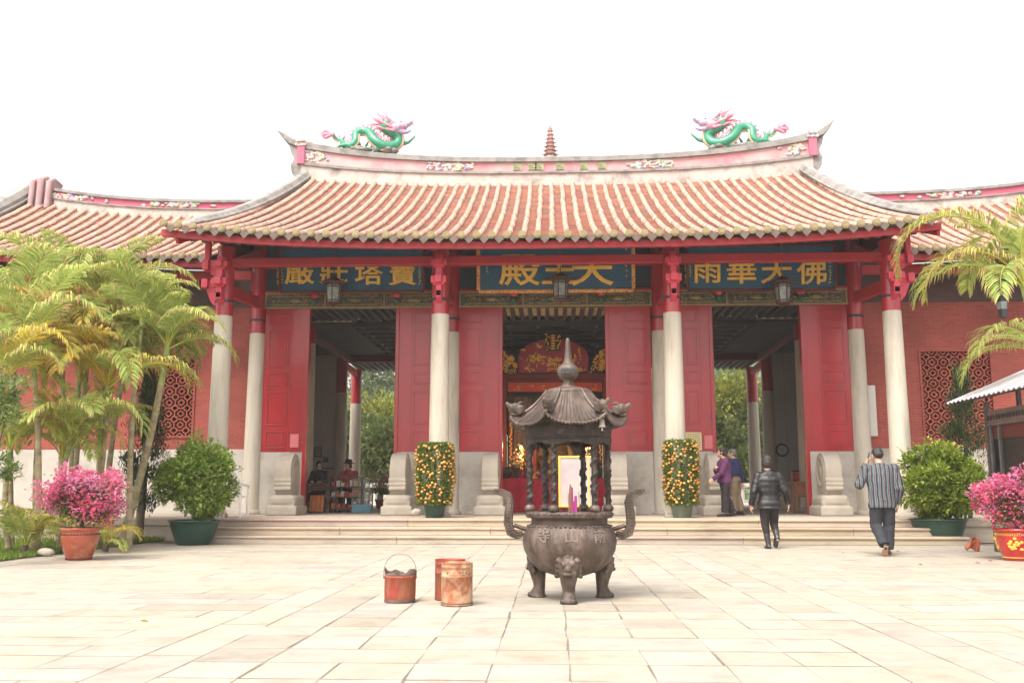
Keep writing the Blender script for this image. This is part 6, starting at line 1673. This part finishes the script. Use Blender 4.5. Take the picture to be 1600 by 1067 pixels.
def striped():
    p=gz(1384,868); sm=stripe_mat()
    A=dict(h=1.66,neck=(.0,.04,1.43),head=(-.005,.10,1.555),yaw=.12,pitch=-.45,hs=.23,
      torso=[(0,0,.74,.215,.14),(0,0,.86,.205,.13),(0,0,.98,.200,.125),(0,.01,1.12,.215,.135),(0,.02,1.26,.23,.135),(0,.03,1.37,.195,.11),(0,.04,1.43,.10,.085)],
      arm_l=((-.21,.03,1.34),(-.335,.0,1.10),(-.165,.16,1.43),(.3,.12,.7),(.9,-.2,.3),1.2),arm_r=((.21,.02,1.34),(.265,-.04,1.04),(.245,.05,.80),(-.02,.15,-.9),(-.9,.2,0),.6),
      leg_l=((-.09,0,.84),(-.10,.06,.46),(-.055,-.20,.16),(.05,.62,-.72)),leg_r=((.09,0,.84),(.10,.06,.46),(.065,.02,.085),(.05,1,-.06)),
      waist=.93,top=sm,bottom=cloth('dark_grey_trousers',(.030,.033,.042)),shoes=mat('dark_shoe',(.05,.035,.03),(.03,.022,.02),.5,8),sole=mat('tan_shoe_sole',(.42,.26,.17),(.34,.2,.13),.7,8),
      leg=(.115,.092,.080,.078),hipw=.19,hem=.97,hair=(M['hair'],'crop'),sleeve=(.088,.08,.07,.056),top_name='shirt',collar=.075)
    t,_=person('man in a striped shirt and dark trousers walking away with a phone at his ear',(p.x,p.y+.02,0),R(-3),A)
    mb=MB(); mb.box(-.006,.006,-.022,.022,-.055,.055); o=mb.build('phone',M['dark'],None,bev=.004)
    o.matrix_world=Matrix.Translation((p.x-.118,p.y+.02+.16,1.56))@Matrix.Rotation(.3,4,'Y'); tag(o,'dark phone held to the ear of the striped-shirt man','phone')
striped()
def old_pair():
    p=gz(1134,807,FL)
    A=dict(h=1.5,neck=(0,.01,1.24),head=(0,.04,1.375),yaw=-.35,pitch=0,hs=.22,
      torso=[(0,0,.72,.185,.155),(0,0,.82,.185,.15),(0,-.005,.93,.175,.14),(0,0,1.04,.185,.145),(0,0,1.14,.18,.125),(0,0,1.22,.12,.09),(0,.01,1.26,.075,.07)],
      arm_l=((-.165,.02,1.15),(-.19,.13,.93),(-.14,.31,.80),(-.05,.6,-.6),(.8,0,-.4),.7),arm_r=((.165,.03,1.15),(.17,.10,.92),(.02,.20,1.02),(-.7,.15,.3),(0,-.9,0),.9),
      leg_l=((-.085,0,.74),(-.09,.03,.42),(-.09,.04,.085),(0,1,-.04)),leg_r=((.085,0,.74),(.09,-.06,.42),(.09,-.19,.09),(0,1,-.10)),
      waist=.82,top=cloth('purple_knit',(.10,.022,.085)),bottom=cloth('black_trousers',(.020,.014,.018)),shoes=mat('black_shoe',(.02,.018,.018),None,.4,8),
      leg=(.10,.085,.082,.082),hipw=.165,hem=.98,hair=(M['hair'],'wavy'),sleeve=(.074,.066,.058,.05),top_name='cardigan',hand=.95)
    person('old woman in a purple cardigan and black trousers standing on the terrace, pointing down',(p.x,p.y,FL),R(98),A)
    p=gz(1155,805.5,FL)
    A=dict(h=1.55,neck=(0,.01,1.27),head=(-.01,.05,1.395),yaw=.25,pitch=-.05,hs=.22,
      torso=[(0,0,.88,.17,.13),(0,0,.95,.178,.135),(0,-.005,1.03,.185,.135),(0,0,1.12,.195,.135),(0,0,1.19,.185,.115),(0,0,1.25,.12,.09),(0,.01,1.29,.075,.07)],
      arm_l=((-.18,.02,1.19),(-.21,.02,.95),(-.20,.14,.76),(0,.4,-.9),(.9,0,0),.6),arm_r=((.18,.0,1.19),(.215,-.08,.95),(.19,-.12,.72),(0,.0,-1),(-.9,.1,0),.6),
      leg_l=((-.085,0,.80),(-.09,.02,.44),(-.09,.0,.085),(0,1,-.04)),leg_r=((.085,0,.80),(.09,-.0,.44),(.09,-.10,.085),(0,1,-.04)),
      waist=.91,top=cloth('navy_shirt',(.016,.020,.085)),bottom=cloth('khaki_trousers',(.19,.135,.085)),shoes=mat('dark_brown_shoe',(.025,.018,.016),None,.4,8),
      leg=(.115,.10,.092,.088),hipw=.18,hem=.98,hair=(M['greyhair'],'crop'),sleeve=(.078,.07,.06,.05),top_name='shirt')
    t,tro=person('old man in a navy shirt and khaki trousers standing just behind the old woman',(p.x,p.y+.35,FL),R(62),A)
    mb=MB(); mb.lathe([(.168,.895),(.170,.90),(.170,.93),(.168,.935)],22,fac=lambda a,z:1-.30*abs(math.sin(a))); mb.build('belt',M['dark'],tro)
old_pair()

# ------------------------------------------------------------------ the stall in the left doorway
def stall():
    Y=25.2; wd=mat('stall_wood',(.11,.06,.04),(.08,.045,.03),.5,6)
    a=at(505,800,Y); t=thing('stall_desk','small dark wooden desk inside the left doorway','desk',(a.x,Y,FL)); mb=MB()
    mb.box(-.42,.42,-.3,.3,.72,.76); d=mb.build('top',wd,t,bev=.006)
    for x in (-.38,.38):
        for y in (-.26,.26): mb=MB(); mb.box(x-.025,x+.025,y-.025,y+.025,0,.719); mb.build('leg',wd,t)
    mb=MB(); mb.box(-.36,.36,-.25,.25,.56,.70); mb.build('drawer',wd,t,bev=.005)
    a=at(541,800,Y-.2); t=thing('goods_shelf','open wooden shelf with papers and bundles, beside the glass case','shelf',(a.x,Y-.2,FL)); mb=MB()
    w_=.42
    for x in (-w_,w_): mb.box(x-.02,x+.02,-.22,.22,0,.92)
    for z in (.08,.38,.64,.90): mb.box(-w_+.021,w_-.021,-.22,.22,z,z+.03)
    mb.build('frame',wd,t,bev=.004)
    r=random.Random(3)
    for z,n in ((.11,5),(.41,6),(.67,6)):
        for k in range(n):
            x=-w_+.1+k*(.8*w_*2/n)*1.05; c=r.choice(((.5,.45,.4),(.42,.12,.06),(.5,.3,.08),(.4,.38,.36),(.3,.05,.05)))
            mb=MB(); h=r.uniform(.08,.18); mb.box(-.05,.05,-.13,.13,0,h); o=mb.build('paper_bundle',mat('bundle_wrap',c,None,.8,9),None,bev=.01); o.location=(a.x+x,Y-.22,FL+z); tag(o,'small wrapped bundle for sale on the wooden shelf inside the left doorway','bundle','bundles on the stall shelf')
    a=at(566,800,Y-.1); t=thing('glass_case','low glass display case with metal edges at the stall','display case',(a.x,Y-.1,FL)); mb=MB(); x0,x1,y0,y1,z0,z1=-.22,.22,-.25,.25,.22,.86
    for (p,q) in (((x0,y0),(x0,y0)),((x1,y0),(x1,y0)),((x0,y1),(x0,y1)),((x1,y1),(x1,y1))): mb.beam((p[0],p[1],0),(p[0],p[1],z1),.025,.025)
    for z in (.22,.54,z1): mb.beam((x0,y0,z),(x1,y0,z),.022,.022); mb.beam((x0,y1,z),(x1,y1,z),.022,.022); mb.beam((x0,y0,z),(x0,y1,z),.022,.022); mb.beam((x1,y0,z),(x1,y1,z),.022,.022)
    mb.build('frame',M['wire'],t)
    gm=mat('case_glass',(.30,.36,.34),(.24,.29,.28),.12,5,coat=.5); gm.node_tree.nodes['Principled BSDF'].inputs['Alpha'].default_value=.45
    mb=MB(); mb.box(x0+.012,x1-.012,y0+.005,y0+.010,.23,.85); mb.build('glass',gm,t)
    mb=MB()
    for k in range(14): mb.ball((r.uniform(x0+.05,x1-.05),r.uniform(-.15,.2),r.choice((.27,.58))),(.04,.04,.05),8,6)
    mb.build('trinkets',M['candle'],t,kind='stuff')
    a=at(566,801,Y-.45); t=thing('blue_crate','light blue plastic crate on the floor under the glass case','crate',(a.x,Y-.45,FL)); mb=MB()
    mb.box(-.24,.24,-.14,.14,0,.02); mb.box(-.24,.24,-.14,-.12,.02,.2); mb.box(-.24,.24,.12,.14,.02,.2); mb.box(-.24,-.22,-.119,.119,.02,.2); mb.box(.22,.24,-.119,.119,.02,.2); mb.build('tub',mat('blue_plastic',(.13,.30,.40),(.1,.24,.33),.5,4),t,bev=.006)
    mb=MB(); mb.box(-.255,.255,-.155,-.141,.17,.205); mb.box(-.255,.255,.141,.155,.17,.205); mb.build('rim',mat('blue_plastic_rim',(.16,.34,.44),None,.5,4),t)
    # cloth over a stool
    a=at(497,801,Y-.55); t=thing('stool','low stool draped with orange cloth in front of the stall desk','stool',(a.x,Y-.55,FL)); mb=MB()
    for x in (-.13,.13):
        for y in (-.1,.1): mb.box(x-.018,x+.018,y-.018,y+.018,0,.40)
    mb.box(-.17,.17,-.14,.14,.401,.43); mb.build('seat',wd,t)
    mb=MB(); vs=[]
    for i in range(17):
        x=-.18+.36*i/16
        for y,z in ((.15,.36),(.15,.44),(-.15,.445),(-.19,.2+.03*math.sin(i)),(-.24+.02*math.sin(i*1.6),.03)): vs.append((x,y+.015*math.sin(i*1.3),z))
    mb.add(vs,[(5*i+k,5*i+5+k,5*i+6+k,5*i+1+k) for i in range(16) for k in range(4)],0,True); mb.build('orange_cloth',mat('orange_cloth',(.50,.19,.06),(.42,.13,.05),.8,6),t)
    def sitter(label,px,pz,topm,hair,yaw,hat=None):
        p=at(px,800,Y+.55); A=dict(h=1.2,neck=(0,.04,1.10),head=(0,.09,1.235),yaw=yaw,pitch=-.25,hs=.215,
          torso=[(0,0,.46,.18,.15),(0,0,.58,.18,.14),(0,.01,.72,.175,.13),(0,.02,.88,.19,.13),(0,.03,1.0,.18,.115),(0,.035,1.08,.12,.09),(0,.04,1.12,.075,.07)],
          arm_l=((-.18,.03,1.02),(-.24,.14,.80),(-.12,.36,.80),(.3,.9,0),(.2,0,-.9),.5),arm_r=((.18,.03,1.02),(.24,.14,.80),(.12,.36,.80),(-.3,.9,0),(-.2,0,-.9),.5),
          leg_l=((-.09,.05,.48),(-.11,.46,.47),(-.11,.44,.085),(0,1,-.04)),leg_r=((.09,.05,.48),(.11,.46,.47),(.11,.44,.085),(0,1,-.04)),
          waist=.60,top=topm,bottom=cloth('dark_trousers',(.03,.03,.04)),shoes=mat('dark_shoe',(.03,.03,.03),None,.5,5),hair=(hair,'bob'),sleeve=(.074,.066,.056,.048))
        t,_=person(label,(p.x,Y+.62,FL),R(180)+yaw*0,A)
        if hat:
            mb=MB(); mb.lathe([(.16,1.285),(.155,1.30),(.10,1.31),(.098,1.36),(.07,1.40),(0,1.405)],22,(0,.08,0)); mb.build('hat',hat,t)
        st=thing('stool','dark wooden stool under the '+('hatted seller' if hat else 'seated woman at the desk'),'stool',(p.x,Y+.66,FL)); mb=MB()
        for x in (-.14,.14):
            for y in (-.12,.12): mb.box(x-.02,x+.02,y-.02,y+.02,0,.37)
        mb.box(-.18,.18,-.16,.16,.371,.40); mb.build('seat',wd,st)
    sitter('person with black hair and dark clothes seated behind the stall desk',497,0,cloth('dark_jacket',(.03,.028,.034)),M['hair'],.3)
    sitter('person in a red top and dark hat seated behind the goods shelf',543,0,cloth('red_top',(.30,.05,.05)),M['hair'],-.5,mat('dark_hat',(.05,.03,.03),None,.8,8))
    a=at(596,800,30); t=thing('flower_pot','pot of pink and yellow flowers on the floor near the rear of the left bay','flower pot',(a.x,30,FL)); mb=MB(); mb.lathe([(.16,0),(.2,.25),(.22,.26),(.22,.3),(.18,.3)],18); mb.build('pot',M['rustred'],t)
    mb=MB(); 
    for k in range(420):
        q=Vector((r.gauss(0,.17),r.gauss(0,.13),.42+abs(r.gauss(.15,.2)))); c=(.18,.26,.05) if q.z<.6 or r.random()<.3 else ((.7,.12,.35) if q.z>.75 else (.6,.42,.1))
        leaf(mb,q,Vector((r.gauss(0,1),r.gauss(0,1),.6)),.11,.07,c,.2,r)
    mb.build('blooms',M['leaf'],t)
stall()
def plastic_chair(label,px,rz):
    Y=20.05; p=at(px,806,Y); t=thing('plastic_chair',label,'chair',(p.x,Y,FL),rz,'white plastic chairs'); W=M['whiteplastic']
    mb=MB(); mb.loft([((0,0,.42),.23,.22,.6),((0,0,.445),.235,.225,.6),((0,0,.45),.21,.20,.6)],20); mb.build('seat',W,t)
    for x in (-1,1):
        for y,l in ((-.2,0),(.2,1)):
            mb=MB(); mb.tube([(x*.26,y*1.25,0),(x*.235,y*1.05,.43)]+([(x*.245,y*1.1,.66)] if 1 else []),[.022,.026,.022],8); mb.build('leg',W,t)
        mb=MB(); mb.tube([(x*.25,-.25,.58),(x*.255,-.24,.65),(x*.255,-.1,.675),(x*.25,.18,.68),(x*.23,.24,.72)],[.026,.028,.028,.026,.022],8); mb.build('armrest',W,t)
    mb=MB(); pts=[(-.23,.2,.42),(-.24,.27,.75),(-.16,.30,.87),(0,.31,.90),(.16,.30,.87),(.24,.27,.75),(.23,.2,.42)]; mb.tube(pts,.022,8)
    for k in range(5): x=-.14+.07*k; mb.tube([(x,.21,.44),(x,.29,.88)],.014,6)
    mb.build('backrest',W,t)
plastic_chair('white plastic armchair on the terrace, its arm showing right of the round shrub',362,R(180))
plastic_chair('white plastic armchair hidden behind the round shrub, only its legs showing',316,R(160))

# ------------------------------------------------------------------ notice shelter at the right
def shelter():
    X0,Y0,Y1=7.42,12.4,16.6; t=thing('notice_shelter','glazed notice shelter with black text boards under a corrugated white roof, right edge','notice shelter',(X0,Y1,0)); inv=Matrix.Translation((-X0,-Y1,0))
    dm=mat('dark_metal',(.07,.065,.06),(.05,.045,.04),.5,5); al=mat('aluminium',(.20,.19,.18),(.14,.13,.125),.35,6,metal=.5)
    def B(mb,n,m,bev=0,p=None):
        o=mb.build(n,m,p or t,bev)
        if p is None: o.matrix_parent_inverse=inv
        return o
    for y in (Y1-.03,Y0+1.4):
        for x in (X0,X0+.55):
            mb=MB(); mb.box(x-.035,x+.035,y-.035,y+.035,0,2.5+(x-X0)*.4); B(mb,'post',dm,.006)
    # roof sheet: corrugations run across, rising away from the court
    xa,xb=7.12,9.0; za=2.56; sl=.42; n=150; vs=[]; ya,yb=12.0,17.45
    for i in range(n+1):
        y=ya+(yb-ya)*i/n; c=.024*math.sin(2*math.pi*(y-ya)/.17); c=max(-.016,min(.016,c*1.3))
        for f in (0,1): vs.append((xa+(xb-xa)*f,y,za+sl*(xb-xa)*f+c))
    nv=len(vs); vs+=[(x,y,z-.006) for x,y,z in vs]
    mb=MB(); mb.add(vs,[(2*i,2*i+1,2*i+3,2*i+2) for i in range(n)]+[(nv+2*i+2,nv+2*i+3,nv+2*i+1,nv+2*i) for i in range(n)]+[(2*i,2*i+2,nv+2*i+2,nv+2*i) for i in range(n)],0,False)
    rf=B(mb,'roof_sheet',mat('white_corrugated_sheet',(.62,.58,.62),(.56,.50,.55),.45,3,stain=(.42,.38,.38),sscale=2,samt=.36))
    mb=MB(); mb.beam((xa+.12,ya+.1,za-.0),(xa+.12,yb-.1,za-.0),.04,.05); mb.beam((X0+.05,ya+.1,za+.09),(X0+.05,yb-.1,za+.09),.04,.05)
    for y in (Y1+.5,Y1-.8,Y1-2.1,Y1-3.4): mb.beam((xa+.02,y,za-.035),(X0+.6,y,za+sl*.9-.05),.035,.05)
    mb.build('rafters',dm,rf)
    # fascia with a row of small scallops
    mb=MB(); mb.box(X0-.02,X0+.02,Y0,Y1-.07,2.12,2.34)
    B(mb,'fascia',mat('brown_fascia',(.16,.10,.08),(.12,.075,.06),.6,6))
    mb=MB()
    for k in range(40):
        y=Y1-.1-.1*k; mb.ball((X0-.02,y,2.22),(.015,.045,.05),8,6)
    B(mb,'scallop_trim',M['irondark'])
    # glazed case facing the court
    mb=MB(); mb.box(X0+.06,X0+.10,Y0,Y1-.07,.80,2.1); bo=B(mb,'text_board',mat('black_board',(.020,.018,.018),(.035,.025,.022),.35,3))
    mb=MB(); r=random.Random(12)
    for k in range(22):
        z=1.80-.043*k; y=Y1-.50
        while y>Y0+.2:
            l=r.uniform(.03,.07); mb.box(X0+.053,X0+.061,y-l,y,z,z+.013); y-=l+.035
            if abs((Y1-y)%1.4)<.12: y-=.2
    mb.build('gold_text_lines',mat('dim_gilt_text',(.17,.115,.055),(.11,.075,.04),.6,9),bo)
    mb=MB(); mb.box(X0+.04,X0+.059,Y0,Y1-.07,1.86,2.09); mb.build('painted_red_reflection',mat('painted_red_reflection',(.22,.03,.025),(.16,.05,.03),.4,5),bo)  # red strip stands in for the red reflections on the black board
    mb=MB()
    for z in (.80,2.08): mb.box(X0-.03,X0+.03,Y0,Y1-.07,z,z+.04)
    for y in (Y1-.13,Y1-.44,Y1-1.9,Y1-2.0,Y1-3.4): mb.box(X0-.028,X0+.028,y-.02,y+.02,.841,2.079)
    B(mb,'case_frame',al,.004)
    gm=mat('shelter_glass',(.04,.05,.05),None,.05,5); bs=gm.node_tree.nodes['Principled BSDF']; bs.inputs['Alpha'].default_value=.10; bs.inputs['Specular IOR Level'].default_value=.5
    mb=MB(); mb.box(X0-.006,X0-.001,Y0,Y1-.14,.842,2.078); B(mb,'glass',gm)
    # end panel and slatted base
    mb=MB(); mb.box(X0+.04,X0+.5,Y1-.05,Y1-.02,.75,2.3); B(mb,'end_panel',dm)
    mb=MB()
    for k in range(52):
        y=Y1-.1-.08*k; h=.70+.02*math.sin(k*1.9); mb.box(X0-.03,X0+.0,y-.07,y,.02,h)
    for k in range(6): mb.box(X0+.01+.075*k,X0+.08+.075*k,Y1-.06,Y1-.03,.02,.70)
    mb.box(X0+.001,X0+.03,Y0,Y1-.1,.2,.26); mb.box(X0+.001,X0+.03,Y0,Y1-.1,.52,.58)
    B(mb,'slatted_base',mat('weathered_slats',(.40,.29,.23),(.30,.20,.16),.8,5,.2,30,stain=(.22,.15,.12),sscale=4,samt=.4))
shelter()
p=at(1528,856,16.5)
t=thing('broken_roof_tiles','few broken red clay tiles leaning against the foot of the shelter post','tiles',(p.x-.06,16.55,0)); t.scale=(.62,.62,.8)
for k,(x,rx,ry) in enumerate(((0,.35,.3),(.13,-.1,.5),(-.12,.9,.2))):
    mb=MB(); mb.prism([(.11*math.cos(a),.09*math.sin(a)) for a in [math.pi*q/8 for q in range(9)]]+[(.095*math.cos(a),.075*math.sin(a)) for a in [math.pi*(8-q)/8 for q in range(9)]],0,.26,axes='xy'); o=mb.build('clay_tile',mat('broken_clay',(.40,.12,.07),(.32,.09,.05),.8,6),t); o.location=(x,.05*k,.03); o.rotation_euler=(rx,ry,.6*k)
# lamp on the right wing wall
p=at(1566,482,22.6); t=thing('wall_lantern','small dark lantern hung under the right side hall eave','lantern',p)
mb=MB(); mb.lathe([(.10,-.22),(.13,.2),(.16,.22),(.05,.32)],6,sm=False); mb.build('frame',M['dark'],t); mb=MB(); mb.lathe([(.09,-.16),(.118,.16)],6,(0,0,0),sm=False); o=mb.build('pane',M['lglass'],t); o.scale=(1.12,1.12,.95)
mb=MB(); mb.tube([(0,0,.3),(0,0,1.2)],.012,6); mb.build('hanging_rod',M['wire'],t)

# ------------------------------------------------------------------ behind the hall
def backyard():
    mb=MB(); mb.box(-40,40,38.02,120,-.02,.2); mb.build('rear_yard',mat('rear_paving',(.34,.31,.26),(.28,.25,.2),.9,2),kind='structure')
    t=thing('balustrade','white stone balustrade across the rear yard, seen through the doorways','balustrade',(0,41,.2)); W=mat('white_balustrade',(.60,.58,.54),(.52,.5,.46),.7,2)
    mb=MB(); mb.box(-16,16,-.14,.14,.95,1.12); mb.build('top_rail',W,t,bev=.02); mb=MB(); mb.box(-16,16,-.16,.16,0,.2); mb.build('base_rail',W,t,bev=.02)
    pm=MB(); pm.lathe([(.09,.2),(.09,.26),(.05,.32),(.10,.5),(.06,.75),(.09,.88),(.09,.95)],10); me=pm.mesh('baluster',[W]); n=0
    for k in range(70):
        x=-15.8+31.6*k/69
        if -11<x<-6 or 6<x<11.5 or abs(x)<3:
            o=bpy.data.objects.new('baluster',me); COL.objects.link(o); o.parent=t; o.location=(x,0,0)
    def tree(label,x,y,h,w_,seed,cols,n=5200,ls=.30):
        t=thing('garden_tree',label,'tree',(x,y,.2),0,'trees behind the hall'); r=random.Random(seed); b=[]
        for k in range(26):
            a=r.uniform(0,6.28); f=r.uniform(.15,1); z=h*(.22+.72*f); q=w_*math.sin(math.pi*(.12+.80*f))**.7*math.sqrt(r.random()); b.append((Vector((q*math.cos(a),q*math.sin(a),z)),w_*r.uniform(.22,.42)))
        mb=MB(); mb.tube([(0,0,0),(.1,0,h*.3),(0,.1,h*.6)],[.22,.17,.08],9); branches(mb,(.1,0,h*.3),[q[0] for q in b],.07,r,.3); mb.build('trunk',M['bark'],t)
        mb=MB(); blob_leaves(mb,b,n,ls,ls*.55,cols,r,.25); mb.build('crown',M['leaf'],t)
    YG=[(.30,.32,.05),(.24,.27,.05),(.36,.36,.06),(.17,.21,.04)]; DG=[(.11,.16,.045),(.08,.12,.035),(.15,.19,.05),(.19,.21,.05)]
    tree('yellow-green bushy tree seen through the left doorway',-8.9,50,5.6,3.0,1,YG)
    tree('darker green round tree at the edge of the left doorway view',-10.6,47,4.6,2.2,2,DG)
    tree('olive green tree low in the left doorway, in front of the yellow-green one',-7.4,46,4.0,2.1,6,DG)
    tree('yellow-green tall tree seen through the right doorway',9.0,50,6.3,2.9,3,YG)
    tree('dark loose tree standing low in the right doorway view',10.6,48,4.8,2.2,4,DG)
    tree('olive tree behind the old couple in the right doorway',8.0,46,4.2,2.0,7,DG)
    tree('tall pale green tree farther back in the left doorway view',-13.5,72,11,4.5,5,[(.20,.27,.10),(.16,.22,.08)],4200,.42)
    tree('tall pale green tree farther back in the right doorway view',13.8,72,11,4.5,8,[(.20,.27,.10),(.16,.22,.08)],4200,.42)
    vs=[]; nx,ny=60,16
    for j in range(ny+1):
        for i in range(nx+1):
            x=-110+220*i/nx; y=90+120*j/ny; f=j/ny
            z=26*math.sin(min(1,f*1.3)*math.pi/2)*(.75+.25*math.sin(x*.04+1))+2.5*noise.noise(Vector((x*.05,y*.05,0)))-1.0*(1-f)
            vs.append((x,y,z))
    mb=MB(); mb.add(vs,[(j*(nx+1)+i,j*(nx+1)+i+1,(j+1)*(nx+1)+i+1,(j+1)*(nx+1)+i) for j in range(ny) for i in range(nx)],0,True)
    mb.build('hill',mat('wooded_hill',(.12,.17,.09),(.17,.21,.12),.95,.15,.5,1),kind='structure')
    mb=MB(); r=random.Random(4)
    near=[v for v in vs if abs(v[0])<48 and v[1]<190]
    for _ in range(26000):
        q=Vector(r.choice(near))+Vector((r.uniform(-2.2,2.2),r.uniform(-4.5,4.5),r.uniform(-.8,2.4)))
        g=r.uniform(.75,1.25); leaf(mb,q,Vector((r.gauss(0,1),r.gauss(0,1),r.gauss(.5,.6))),.95,.65,(.15*g,.20*g,.115*g),.2,r)
    mb.build('hillside_wood',M['leaf'],kind='stuff',label='hazy green wood covering the far hillside',cat='wood')
backyard()
# ------------------------------------------------------------------ the pale air over the court
def haze():
    mb=MB(); mb.box(-130,130,-25,235,-1.03,36); m=bpy.data.materials.new('pale_air'); m.use_nodes=True; N=m.node_tree.nodes; N.remove(N['Principled BSDF'])
    v=N.new('ShaderNodeVolumePrincipled'); v.inputs['Color'].default_value=(1,.97,.94,1); v.inputs['Density'].default_value=HAZE; v.inputs['Anisotropy'].default_value=.2
    m.node_tree.links.new(v.outputs[0],N['Material Output'].inputs['Volume'])
    mb.build('haze',m,kind='stuff',label='pale haze filling the air over the whole court',cat='haze')
HAZE=.0012
haze()
bpy.data.scenes.remove(_S2)
